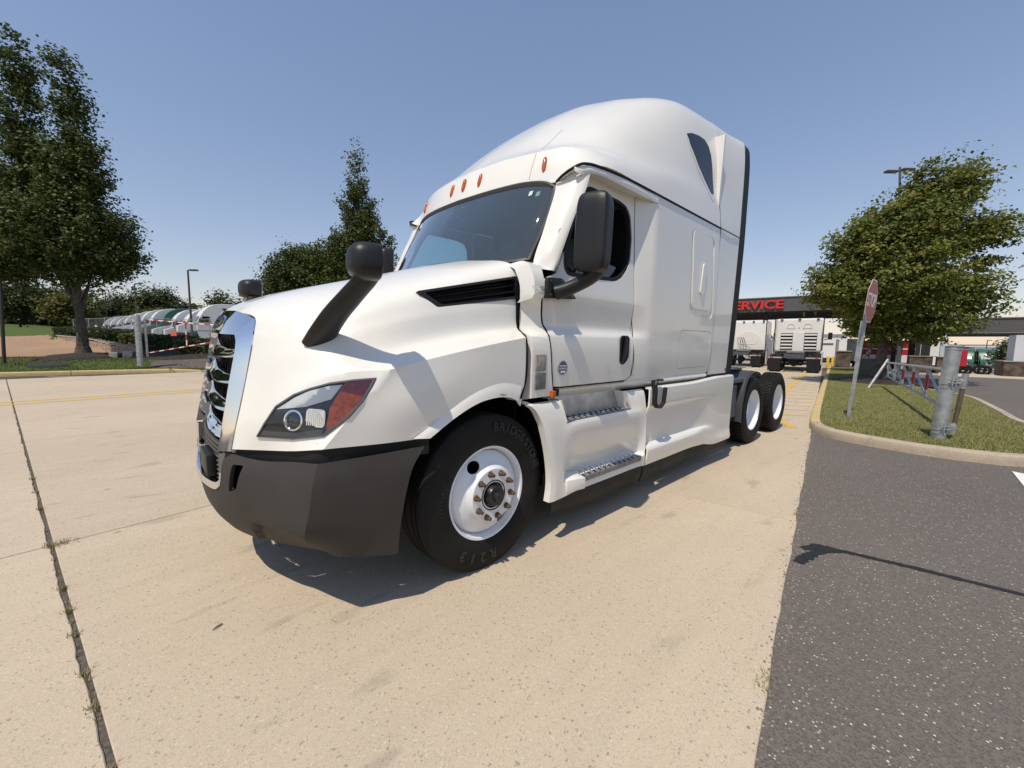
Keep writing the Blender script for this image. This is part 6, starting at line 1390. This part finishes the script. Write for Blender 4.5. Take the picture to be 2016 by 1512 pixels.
# lattice swing gate
sg_ = empty('swing_gate', (-7.75, 3.25, .10), 0, 'lattice pipe swing gate with red reflectors standing open on the island', 'gate')
A0 = N([-.15, 0, 0]); A1 = N([-9.0, -1.40, 0]); def_ = lambda u, z: A0+(A1-A0)*u+N([0, 0, z])
top = lambda u: def_(u, 1.0-.14*u); bot = lambda u: def_(u, .36+.06*u)
for fn, nm in ((top, 'top_rail'), (bot, 'bottom_rail')): b = MB(); b.tube([tuple(fn(u)) for u in (0, .5, 1)], .030 if nm == 'top_rail' else .026, 10); b.build(nm, M_GALV, sg_)
us_ = [.06, .24, .42, .60, .78, .96]
M_REFL = mat('red_reflector', (.30, .03, .03), .4)
for i, u in enumerate(us_):
    b = MB(); b.tube([tuple(top(u)), tuple(bot(u))], .026, 8); v = b.build('upright', M_GALV, sg_)
    if i < 4: b = MB(); b.tube([tuple(top(u)*.75+bot(u)*.25), tuple(top(u)*.25+bot(u)*.75)], .029, 8); b.build('reflector_band', M_REFL, v)
    if i < len(us_)-1: b = MB(); b.tube([tuple(bot(u)), tuple(top(us_[i+1]))], .020, 8); b.build('brace', M_GALV, sg_)
b = MB(); b.tube([tuple(top(1.0)+N([0, 0, .10])), tuple(top(1.0)+N([.42, -.38, -.86]))], .04, 10); b.build('support_leg', M_GALV, sg_)
# grey utility cabinet under the tree
b = MB(); b.box((0, 0, .42), (1.0, .7, .86), bev=.02); uc = b.build('utility_cabinet', mat('cabinet_grey', (.10, .105, .10), .6, noise=.15, nscale=3)); uc.location = (-22.6, .85, .1); uc.rotation_euler.z = R_(8); tag(uc, 'dark grey utility cabinet beside the maple trunk on the island', 'cabinet')
mu = MB(); G = N([[(r*math.cos(a), r*math.sin(a), h) for a in np.linspace(0, 2*math.pi, 25)] for r, h in ((.1, .16), (.6, .13), (1.2, .06), (1.6, -.01))]); mu.add(G.reshape(-1, 3), gridfaces(4, 25)); mo = mu.build('mulch_ring', M_MULCH); mo.location = (-19.7, 1.44, .12); outward(mo, (0, 0, 1)); tag(mo, kind='structure')
# tall twin floodlight pole behind the tree
lp = empty('floodlight_pole', (-39.8, .95, -.3), 0, 'tall pole with two flat floodlights rising above the bushy maple', 'lamp post'); b = MB(); b.tube([(0, 0, 0), (-.8, -1.15, 15.0)], [.12, .07], 10); b.build('pole', M_FRAME, lp)
M_LAMPH = mat('lamp_head_brown', (.06, .05, .042), .5)
for s_ in (-1, 1): b = MB(); b.box((-.8-.60*s_*.73, -1.15+.60*s_*.69, 14.75+.08*s_), (.85, .35, .14), Matrix.Rotation(R_(-43), 3, 'Z'), bev=.02); b.build('lamp_head', M_LAMPH, lp)
# ---------------------------------------------------------------- service canopy
YAW = R_(8.35)
def local(root_xy, z=0): pass
sc_ = empty('service_canopy', (-40.3, -10.4, -.3), YAW, 'dark grey flat canopy with raised red SERVICE letters', 'canopy')
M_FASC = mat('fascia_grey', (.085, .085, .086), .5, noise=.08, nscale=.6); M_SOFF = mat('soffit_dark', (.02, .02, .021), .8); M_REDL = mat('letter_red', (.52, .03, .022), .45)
b = MB(); b.box((-.06, -2.5, 5.46), (.12, 31.0, 1.24)); fa_ = b.build('fascia', M_FASC, sc_, smooth=False)
b = MB(); b.box((-.02, -2.5, 6.10), (.22, 31.1, .07)); b.build('coping', mat('coping', (.20, .20, .20), .4), fa_, smooth=False)
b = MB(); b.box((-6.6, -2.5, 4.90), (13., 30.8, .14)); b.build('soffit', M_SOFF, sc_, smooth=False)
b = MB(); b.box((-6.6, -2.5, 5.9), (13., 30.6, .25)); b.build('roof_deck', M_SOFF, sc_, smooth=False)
b = MB(); b.box((-13.1, -2.5, 5.46), (.12, 31.0, 1.24)); b.build('fascia', M_FASC, sc_, smooth=False)
for y in (-17.9, 12.9): b = MB(); b.box((-6.6, y, 5.46), (13., .12, 1.23)); b.build('fascia', M_FASC, sc_, smooth=False)
t = textmesh('SERVICE', 1.02, .10, M_REDL, 'lettering', sc_, bold=.030, sx=1.22); frame_to(t, (.13, 1.28, 5.43), (0, 1, 0), (0, 0, 1))
for x in (-.6, -12.5):
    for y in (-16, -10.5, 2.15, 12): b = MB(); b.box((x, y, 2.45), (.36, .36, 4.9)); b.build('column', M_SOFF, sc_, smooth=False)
for k in range(6): b = MB(); b.box((-.5-k*2.1, -2.5, 4.80), (.12, 30, .10)); b.build('soffit_rib', mat('rib_grey', (.05, .05, .05), .6), sc_, smooth=False)
# customer entrance canopy on the right
ec = empty('entrance_canopy', (-39.7, 3.3, -.25), YAW, 'lower grey entrance canopy at the right edge with stone based columns', 'canopy')
prof = [(0, 2.75), (.0, 2.85), (.0, 3.70), (-.05, 3.76)]
b = MB(); P0 = [(0, -2.6, 2.76), (0, 14, 2.76), (0, 14, 3.70), (0, -1.55, 3.70)]; b.ngon(P0, -.10, (1, 0, 0)); b.build('fascia', M_FASC, ec, smooth=False)
b = MB(); b.box((-.02, 6.2, 3.73), (.2, 15.6, .06)); b.build('coping', MATS['coping'], ec, smooth=False)
b = MB(); b.add([(-.05, -2.6, 2.76), (-.05, -1.55, 3.70), (-8, -1.55, 3.70), (-8, -2.6, 2.76)], [(0, 1, 2, 3)]); b.build('sloped_end', M_FASC, ec, smooth=False)
b = MB(); b.box((-4, 5.7, 2.70), (8, 16.6, .10)); b.build('soffit', M_SOFF, ec, smooth=False)
M_STONE = mat('stacked_stone', (.10, .075, .06), .9, noise=.6, nscale=3.2, bump=1., bscale=9); M_COLW = mat('column_pale', (.42, .46, .50), .5)
colp = [(.6, -1.55, 0), (.35, -1.25, 0), (.15, -1.0, 0), (1.2, -.45, 1)]
for x, y, k in colp: b = MB(); b.box((x, y, 1.75), (.22, .22, 1.9)); b.build('column', M_SOFF if k == 0 else M_COLW, ec, smooth=False)
for x, y, l in ((.4, -1.35, 1.15), (1.3, -.3, .75)):
    b = MB(); b.box((x, y, .55), (.7, l, 1.1), bev=.01); sb = b.build('stone_base', M_STONE, ec, smooth=False); b = MB(); b.box((x, y, 1.125), (.8, l+.1, .05)); b.build('base_cap', mat('cap_pale', (.3, .28, .25), .8), sb, smooth=False)
bl = empty('entrance_building', (-33.1, 5.72, 0), YAW, 'pale building wall with a tall window and stone base at the right edge', 'building')
M_STUC = mat('pale_stucco', (.55, .57, .60), .85); b = MB(); b.box((-.6, 4.0, 1.45), (1.2, 8, 1.5)); b.build('wall', M_STUC, bl, smooth=False); b = MB(); b.box((-.55, 3.9, .37), (1.6, 8.5, .78)); b.build('stone_base', M_STONE, bl, smooth=False)
b = MB(); b.box((.015, .55, 1.45), (.06, .30, 1.2)); wf = b.build('window', M_SOFF, bl, smooth=False); b = MB(); b.box((.048, .55, 1.45), (.01, .22, 1.1)); b.build('pane', M_DGLASS, wf, smooth=False)
b = MB(); b.box((-.55, 3.9, .79), (1.66, 8.56, .06)); b.build('low_wall_cap', MATS['cap_pale'], bl, smooth=False)
# stone pier with a post in front, yellow bollards, cone
def pier(x, y, label): o = empty('stone_pier', (x, y, drop(x)), YAW, label, 'pier'); b = MB(); b.box((0, 0, .58), (.75, .75, 1.16), bev=.01); b.build('pier_body', M_STONE, o, smooth=False); b = MB(); b.box((0, 0, 1.19), (.85, .85, .06)); b.build('pier_cap', MATS['cap_pale'], o, smooth=False); return o
pier(-33.0, -1.45, 'dark stacked stone pier behind the island between tree and trucks')
for i, (x, y, h, lab) in enumerate(((-36.05, -2.72, .85, 'left yellow bollard beyond the end of the kerb'), (-36.3, -2.48, .85, 'right yellow bollard beyond the end of the kerb'))):
    b = MB(); b.lathe([(.09, -.2), (.09, h-.03), (.07, h), (0, h+.02)], axis='Z', n=16); o = b.build('bollard', mat('bollard_yellow', (.62, .42, .03), .5)); o.location = (x, y, drop(x)); tag(o, lab, 'bollard', 'yellow bollards at the canopy')
for i, (x, y, h, lab) in enumerate(((-34.6, -2.05, 2.0, 'thick grey post right of the yellow bollards'), (-33.6, -.72, 1.7, 'thin grey post in front of the stone pier'))):
    b = MB(); b.lathe([(.09 if i == 0 else .035, -.2), (.09 if i == 0 else .035, h), (0, h+.03)], axis='Z', n=14); o = b.build('metal_post', M_GALV); o.location = (x, y, drop(x)); tag(o, lab, 'post')
cn = empty('traffic_cone', (-33.2, -3.05, drop(-33.2)), 0, 'orange traffic cone with a white band right of the parked truck', 'cone'); b = MB(); b.lathe([(.16, .03), (.035, .62), (0, .63)], axis='Z', n=18); b.build('cone_body', mat('cone_orange', (.75, .13, .02), .5), cn); b = MB(); b.box((0, 0, .015), (.38, .38, .03)); b.build('cone_base', MATS['cone_orange'], cn, smooth=False); b = MB(); b.lathe([(.104, .30), (.076, .44)], axis='Z', n=18); b.build('cone_band', M_SIGNW, cn)
# ---------------------------------------------------------------- trucks seen from behind
M_BGW = mat('fleet_white', (.74, .73, .71), .4, coat=.3); M_BGW2 = mat('fleet_cream', (.72, .69, .63), .5)
def tyre_simple(mb, x, y, r=.5, w=.26): mb.lathe([(.28, -w/2), (r*.95, -w/2), (r, -w*.35), (r, w*.35), (r*.95, w/2), (.28, w/2)], (x, y, r), n=24)
def rear_truck(base, yaw, label, style):
    o = empty('parked_truck', base, yaw, label, 'truck', 'trucks waiting under the canopy')
    top = 3.15 if style == 0 else 3.30
    def P(nm, m, c, d, bev=.0, parent=o): b = MB(); b.box(c, d, bev=bev); return b.build(nm, m, parent, smooth=False)
    P('sleeper_body', M_BGW, (-3.9, 0, (1.15+top)/2), (2.6, 2.36, top-1.15), .10); P('hood_body', M_BGW, (-6.8, 0, 1.5), (2.6, 2.1, 1.2), .15)
    bw = -2.59
    if style == 0:
        P('center_panel', M_BGW, (bw+.0, .0, 1.75), (.05, .52, 1.15), .01)
        for s_ in (-1, 1):
            for k in range(5): P('louvre', M_BGW, (bw, s_*.60, 1.36+k*.20), (.05, .60, .10), .02)
            P('louvre_shadow', M_DARK, (bw-.005, s_*.60, 1.76), (.02, .62, 1.0))
        for s_ in (-1, 1):
            b = MB(); q = [(bw+.02, s_*.42+a*.22, 2.58+c) for a, c in ((-1, 0), (-.45, .26), (.45, .26), (1, 0))]; b.tube([Vector(v) for v in q+[q[0]]], .012, 5); b.build('stamped_rib', M_BGW2, o)
        P('top_mark', M_BGW2, (bw+.01, 0, 2.70), (.03, .06, .22))
        for k in range(3): P('clamp', M_BLACK, (bw+.03, -.9+k*.9, top-.06), (.06, .14, .06))
    else:
        b = MB(); b.ngon([(bw+.012, 1.05*math.cos(t_), 1.2+1.30*math.sin(t_)) for t_ in np.linspace(0, math.pi, 17)], .03, (1, 0, 0)); b.build('arched_panel', M_BGW2, o, smooth=False)
        for k in range(4): b = MB(); b.tube([(bw+.06, -.65+.12*k, 2.1), (bw+.22, -.6+.2*k, 1.7-.1*k), (bw+.1, -.4+.2*k, 1.35)], .014, 6); b.build('air_hose', M_BLACK, o)
        b = MB(); b.tube([(bw+.05, -.5, 1.6), (bw+.05, .5, 1.6), (bw+.05, .65, 1.9)], .014, 5); b.build('stamped_rib', M_BGW, o)
        for k in range(4): P('clamp', M_BLACK, (bw+.03, -.95+k*.63, top-.07), (.06, .12, .10))
    for s_ in (-1, 1):
        P('side_fairing', M_BGW, (-2.35, s_*1.19, (1.2+top)/2), (.55, .04, top-1.25)); P('fairing_edge', M_BLACK, (-2.06, s_*1.19, (1.2+top)/2), (.06, .045, top-1.25))
        fl = P('mud_flap', M_BLACK, (.02, s_*.92, .42), (.03, .62, .68)); P('light_bar', mat('flap_bar', (.5, .45, .42), .4, metal=.5), (.05, s_*.88, .82), (.03, .66, .07), 0, fl); P('tail_light', mat('tail_red', (.45, .02, .02), .3), (.07, s_*1.05, .82), (.02, .14, .05), 0, fl)
        for x in (-.62, -1.92):
            b = MB(); tyre_simple(b, x, s_*1.05); tyre_simple(b, x, s_*.76); b.build('tyre', M_RUBBER, o)
        b = MB(); tyre_simple(b, -6.6, s_*1.03); b.build('tyre', M_RUBBER, o)
        P('side_skirt', M_BGW, (-4.3, s_*1.2, .75), (3.2, .05, .75)); P('frame_rail', M_FRAME, (-3., s_*.43, .92), (6, .09, .26))
        mm = MB(); mm.box((-5.75, s_*1.50, 2.15), (.16, .22, .45), bev=.03); mi_ = mm.build('mirror', M_BLACK, o); mm = MB(); mm.tube([(-5.75, s_*1.2, 1.9), (-5.75, s_*1.48, 2.0)], .03, 6); mm.build('mirror_arm', M_BLACK, mi_)
    b = MB(); b.lathe([(0, -.2), (.19, -.12), (.23, 0), (.17, .16), (0, .2)], (-.45, 0, .55), axis='X', n=18); b.tube([(-.6, -.9, .5), (-.6, .9, .5)], .08, 10); b.build('axle', M_BLACK, o)
    P('fifth_wheel', mat('fifth_grey', (.18, .18, .18), .5), (-1.3, 0, 1.12), (.8, .85, .12), .03); P('crossmember', M_FRAME, (-.1, 0, .92), (.12, .9, .22)); P('deck', M_BLACK, (-2.2, 0, 1.10), (1.1, 1.9, .08))
    return o
rear_truck((-25.6, -2.66, 0), YAW, 'white truck seen from behind with slatted back wall under the canopy', 0)
rear_truck((-29.3, -6.55, 0), YAW, 'white truck with an arched cream back panel half hidden behind the sleeper', 1)
def van_body(base, yaw, L, Wd, z0, z1, label, mats, name='box_trailer', cat='trailer', stripes=()):
    o = empty(name, base, yaw, label, cat, 'trailers and vans beyond the canopy'); b = MB(); b.box((-L/2, 0, (z0+z1)/2), (L, Wd, z1-z0), bev=.03); b.build('box_body', mats, o, smooth=False)
    for s_ in (-1, 1):
        for x in (-L+1.0, -L+2.2, -.9): b = MB(); tyre_simple(b, x, s_*(Wd/2-.18), .48); b.build('tyre', M_RUBBER, o)
    b = MB(); b.box((-L/2, 0, z0-.14), (L*.96, Wd*.7, .24)); b.build('underframe', M_FRAME, o, smooth=False)
    for (nm, m, c, d) in stripes: b = MB(); b.box(c, d); b.build(nm, m, o, smooth=False)
    return o
M_GRN = mat('logo_green', (.12, .36, .10), .5); M_CRED = mat('panel_red', (.40, .02, .035), .45)
van_body((-66.5, -13.4, drop(-66)), R_(8.35), 8, 2.5, 1.0, 3.9, 'white box trailer with a round logo between the two waiting trucks', M_BGW, stripes=[('round_logo', mat('logo_dark', (.05, .06, .08), .5), (.012, .45, 2.6), (.02, .55, .34))])
van_body((-42.6, -3.75, drop(-43)), R_(8.35), 7, 2.4, .9, 2.95, 'white delivery truck with a small dark sign right of the slatted truck', M_BGW, 'delivery_truck', 'truck', stripes=[('sign_strip', mat('sign_dark', (.12, .10, .09), .6), (.012, -.25, 2.1), (.02, 1.1, .16))])
van_body((-52.5, -2.6, drop(-52)), R_(96), 7.5, 2.5, .9, 3.1, 'white trailer with a green stripe behind the stop sign', M_BGW, stripes=[('green_stripe', M_GRN, (-6.4, -1.262, 2.5), (1.6, .02, .4)), ('dark_letter', MATS['logo_dark'], (-4.9, -1.262, 2.5), (.45, .02, .4))])
van_body((-57, 1.15, drop(-57)), R_(96), 4.2, 2.5, .9, 3.2, 'red trailer with white bands behind the maple trunk', M_CRED, stripes=[('white_band', M_BGW, (-2.1, -1.262, 1.35), (4.0, .02, .75)), ('white_line', M_BGW, (-2.1, -1.262, 2.35), (4.0, .02, .10)), ('white_bar', M_BGW, (-1.4, -1.262, 2.2), (.12, .02, 1.2))])
van_body((-55.5, 3.3, drop(-56)), R_(96), 1.9, 2.4, .8, 3.05, 'tall white van between the red trailers', M_BGW, 'white_van', 'van'); van_body((-58, 4.6, drop(-58)), R_(96), 1.0, 2.4, .8, 2.4, 'small red van left of the dark canopy columns', M_CRED, 'red_van', 'van')
# far white warehouses
for i, (x, y, l, h, lab) in enumerate(((-190, -6, 46, 5.2, 'long white warehouse on the horizon behind the red trailer'), (-185, 34, 52, 4.4, 'long white warehouse on the horizon behind the green trucks'), (-150, -42, 26, 5.5, 'white building on the horizon behind the canopy'))):
    o = empty('warehouse', (x, y, -2.7), R_(10), lab, 'building', 'far warehouses'); b = MB(); b.box((-6, 0, h/2), (12, l, h)); b.build('wall', mat('ware_white', (.62, .63, .64), .8), o, smooth=False); b = MB(); b.box((-6, 0, h+.1), (12.3, l+.3, .25)); b.build('roof_edge', mat('ware_edge', (.3, .3, .31), .7), o, smooth=False)
    for k in range(7): b = MB(); b.box((.02, -l/2+l*(k+.5)/7, 1.6), (.06, l/16, 3.0)); b.build('dock_door', mat('dock_grey', (.34, .35, .36), .7), o, smooth=False)
# chain link fence on the right
def fence(pts, h, label, zf, step=3.0, wire=.0):
    o = empty('chain_fence', (pts[0][0], pts[0][1], 0), 0, label, 'fence'); c = N([pts[0][0], pts[0][1], 0])
    for a, b_ in zip(pts[:-1], pts[1:]):
        a = N(a); b_ = N(b_); L = np.linalg.norm(b_-a); n = max(1, int(L/step))
        for k in range(n): p = a+(b_-a)*k/n; b = MB(); z = zf(*p); b.tube([(*(p-c[:2]), z), (*(p-c[:2]), z+h)], .03, 6); b.build('fence_post', M_GALV, o)
        b = MB(); b.tube([(*(a-c[:2]), zf(*a)+h), (*(b_-c[:2]), zf(*b_)+h)], .02, 5); b.build('top_rail', M_GALV, o)
        b = MB()
        for k in range(int(L/.16)):
            for sg2 in (-1, 1):
                p = a+(b_-a)*(k+.5)/int(L/.16); q = p+(b_-a)/L*.5*h*sg2*.5; b.tube([(*(p-c[:2]), zf(*p)+.02), (*(q-c[:2]), zf(*p)+h)], .0035, 3, cap=False)
        w_ = b.build('wire_mesh', M_GALV, o, smooth=False, fix=False); w_['kind'] = 'stuff'
    return o
fence([(-60, 7.5), (-66, 14), (-70, 24)], 2.2, 'chain link fence in front of the green trucks', lambda x, y: drop(x), 4.0); fence([(5.6, -60), (.6, -48.5), (-1.4, -41.2), (-3.2, -36.8), (-6, -33)], 1.9, 'chain link fence between the hedges and the parked white trucks', lambda x, y: hgt(x, y)+.3, 3.0)
def lamp_post(base, h, label, arm=(.8, -.2), group=None, two=False):
    o = empty('lamp_post', base, 0, label, 'lamp post', 'lamp posts of the truck park'); b = MB(); b.tube([(0, 0, 0), (0, 0, h)], [.11, .075], 8); b.build('pole', M_LAMPH, o); b = MB(); b.box((arm[0]*.55, arm[1]*.55, h), (.75, .34, .14), Matrix.Rotation(math.atan2(arm[1], arm[0]), 3, 'Z'), bev=.02); b.build('lamp_head', M_LAMPH, o); return o
lamp_post((-3.1, -47.9, .6), 7.55, 'tallest lamp post among the parked trucks left of the grille', (-.73, .69)); lamp_post((.3, -79.3, .5), 9.0, 'lamp post in the middle of the parked white trucks', (-.73, .69)); lamp_post((4.0, -104, 1.2), 9.0, 'slim far lamp post beside the maple trunk', (.73, -.69)); lamp_post((-137, 9.6, -2.6), 5.9, 'small lamp post far behind the canopy on the right', (-.73, .69))
# ---------------------------------------------------------------- fleet of parked trucks on the left
def fleet_proto():
    o = empty('fleet_truck', (0, 0, 0))
    def ext(nm, m, prof, hw, parent=o, bev=.06, ins=.12):
        P = N(prof); n = len(P); V = []
        for y, k in ((-hw, 1-ins), (-hw+.15, 1.), (hw-.15, 1.), (hw, 1-ins)):
            c = P.mean(0); V += [(c[0]+(x-c[0])*(1 if k == 1 else .97), y, c[1]+(z-c[1])*(1 if k == 1 else .97)) for x, z in P]
        F = [tuple(range(n))[::-1], tuple(range(3*n, 4*n))]
        for r in range(3): F += [(r*n+i, r*n+(i+1) % n, (r+1)*n+(i+1) % n, (r+1)*n+i) for i in range(n)]
        b = MB(); b.add(V, F); return b.build(nm, m, parent)
    ext('cab_body', M_BGW, [(-.35, 1.15), (-.35, 2.0), (-.72, 2.72), (-.95, 3.15), (-1.35, 3.58), (-1.9, 3.87), (-2.5, 3.98), (-4.0, 4.0), (-4.0, 1.15)], 1.2)
    ext('hood', M_BGW, [(1.2, .95), (1.15, 1.6), (.4, 1.9), (-.36, 2.08), (-.36, 1.1), (-.1, 1.1), (-.3, 1.15), (.5, 1.1)], 1.08)
    ext('bumper', M_GREYP, [(1.3, .40), (1.33, .70), (1.2, .94), (.55, .94), (.65, .40)], 1.16)
    ext('skirt', M_BGW, [(-.55, .35), (-.4, 1.1), (-3.9, 1.12), (-3.9, .35)], 1.22)
    b = MB(); b.add([(-.30, -.9, 2.08), (-.30, .9, 2.08), (-.66, .86, 2.66), (-.66, -.86, 2.66)], [(0, 1, 2, 3)]); b.add([(-.27, -.9, 2.08), (-.27, .9, 2.08), (-.63, .86, 2.66), (-.63, -.86, 2.66)], [(0, 1, 2, 3)]); b.build('windscreen', M_DGLASS, o, smooth=False)
    for s_ in (-1, 1):
        b = MB(); b.ngon([(-.62, s_*1.206, 2.0), (-.86, s_*1.206, 2.62), (-1.45, s_*1.206, 2.62), (-1.5, s_*1.206, 2.0)], .01*s_, (0, 1, 0)); b.build('side_window', M_DGLASS, o, smooth=False)
        b = MB(); b.ngon([(-2.5, s_*1.20, 3.5), (-2.95, s_*1.20, 3.52), (-3.0, s_*1.20, 3.08)], .012*s_, (0, 1, 0)); b.build('roof_window', M_DGLASS, o, smooth=False)
        b = MB(); b.box((-.6, s_*1.45, 2.2), (.15, .2, .45), bev=.03); b.build('mirror', M_BLACK, o)
        b = MB(); b.box((.95, s_*.92, 1.15), (.3, .3, .22), bev=.04); b.build('headlight', M_CHROME, o)
        for x in (0, -5.1, -6.4):
            b = MB(); tyre_simple(b, x, s_*1.03); w_ = b.build('tyre', M_RUBBER, o)
        b = MB(); b.box((-4.2, s_*1.2, 2.55), (.35, .03, 2.7)); b.build('side_extender', M_BGW, o, smooth=False)
    b = MB(); b.box((1.2, 0, 1.25), (.12, .85, .65), bev=.03); b.build('grille', M_CHROME, o); b = MB(); b.box((-4.8, 0, .9), (4, .95, .25)); b.build('chassis', M_FRAME, o, smooth=False)
    return o
proto = fleet_proto(); M_FGREEN = mat('fleet_green', (.03, .115, .085), .35, coat=.4)
def recolour(o, m):
    for ch in o.children:
        if ch.data and ch.data.materials and ch.data.materials[0] == M_BGW: ch.data = ch.data.copy(); ch.data.materials[0] = m
ords = ['nearest the grille', 'second from the grille', 'third from the grille', 'fourth from the grille', 'fifth from the grille', 'sixth from the grille', 'seventh from the grille', 'eighth from the grille', 'ninth from the grille', 'tenth from the grille', 'farthest from the grille']
for k in range(11):
    o = proto if k == 0 else copy_tree(proto); x, y = -3.2+.80*k, -50.2-3.5*k; o.location = (x, y, hgt(x, y)+.25 if k < 8 else .85); o.rotation_euler.z = R_(4)
    if k == 3: recolour(o, M_FGREEN); lab = 'green sleeper truck among the white ones parked on the left'
    else: lab = 'white sleeper truck in the left hand row, '+ords[k]
    tag(o, lab, 'truck', 'trucks parked in a row beyond the hedges')
for k, (x, y, m_, lab) in enumerate(((-113, 6.0, M_FGREEN, 'left one of the two green trucks in the far yard'), (-115, 9.0, M_FGREEN, 'right one of the two green trucks in the far yard'), (-117, 3.2, M_FGREEN, 'green truck half hidden by the gate post in the far yard'), (-112, 12.6, None, 'white truck right of the green trucks in the far yard'))):
    o = copy_tree(proto); o.location = (x, y, -2.6); o.rotation_euler.z = R_(4)
    if m_: recolour(o, m_)
    tag(o, lab, 'truck', 'trucks parked in the far yard')
# ---------------------------------------------------------------- left hand gate and sign post
gl = empty('barrier_post', (1.25, -21.1, .38), 0, 'thick grey gate post on the verge behind the yellow kerb', 'post'); b = MB(); b.lathe([(.11, -.1), (.11, 2.1), (.08, 2.13), (0, 2.15)], axis='Z', n=20); b.build('pipe', M_GALV, gl)
for z in (.35, 1.7): b = MB(); b.lathe([(.112, z-.04), (.122, z-.04), (.122, z+.04), (.112, z+.04)], axis='Z', n=20); b.build('band', M_GALV, gl)
b = MB(); b.tube([(-.25, -.03, .3), (-.25, -.03, 1.95)], .045, 8); b.build('hinge_pipe', M_GALV, gl)
ga = empty('barrier_gate', (1.0, -21.1, .4), 0, 'red and white striped barrier gate standing open on the left', 'gate'); M_SR = mat('stripe_red', (.42, .03, .025), .5); M_SW = mat('stripe_white', (.68, .67, .65), .5)
def striped(nm, a, c, r, n):
    a = N(a); c = N(c)
    for k in range(n): b = MB(); b.tube([tuple(a+(c-a)*k/n), tuple(a+(c-a)*(k+.985)/n)], r, 8); b.build(nm, M_SR if k % 2 == 0 else M_SW, ga)
striped('top_bar', (0, 0, 1.90), (-1.95, 4.6, 1.62), .025, 14); striped('brace_bar', (.05, .1, .42), (-1.95, 4.6, 1.0), .022, 14); striped('upright_bar', (-1.2, 2.35, 1.72), (-1.2, 2.35, .80), .025, 4)
b = MB(); b.box((-.85, 1.6, 1.30), (.40, .03, .20), Matrix.Rotation(R_(-67), 3, 'Z')); b.build('warning_plate', mat('warn_orange', (.55, .10, .05), .5), ga, smooth=False)
b = MB(); b.tube([(5.53, -24.65, .2), (5.43, -25.0, 3.9)], .06, 8); o = b.build('sign_post', mat('post_dark', (.03, .028, .026), .7)); tag(o, 'dark wooden post on the verge at the left picture edge', 'post')
o = drape('drain_cover', mat('grate_dark', (.02, .026, .02), .8), [(4.7, -22.9), (3.6, -22.55), (3.5, -22.0), (4.6, -22.3)], .09); o['kind'] = 'thing'; tag(o, 'dark flat drain cover in the grass left of the maple', 'drain cover')
b = MB(); b.box((0, 0, .12), (.35, .25, .45), bev=.02); b.box((.5, .1, .1), (.3, .25, .40), bev=.02); o = b.build('concrete_stub', MATS['wall_cap']); o.location = (1.65, -24.9, hgt(1.65, -24.9)); tag(o, 'pale concrete stubs at the low end of the retaining wall', 'block')
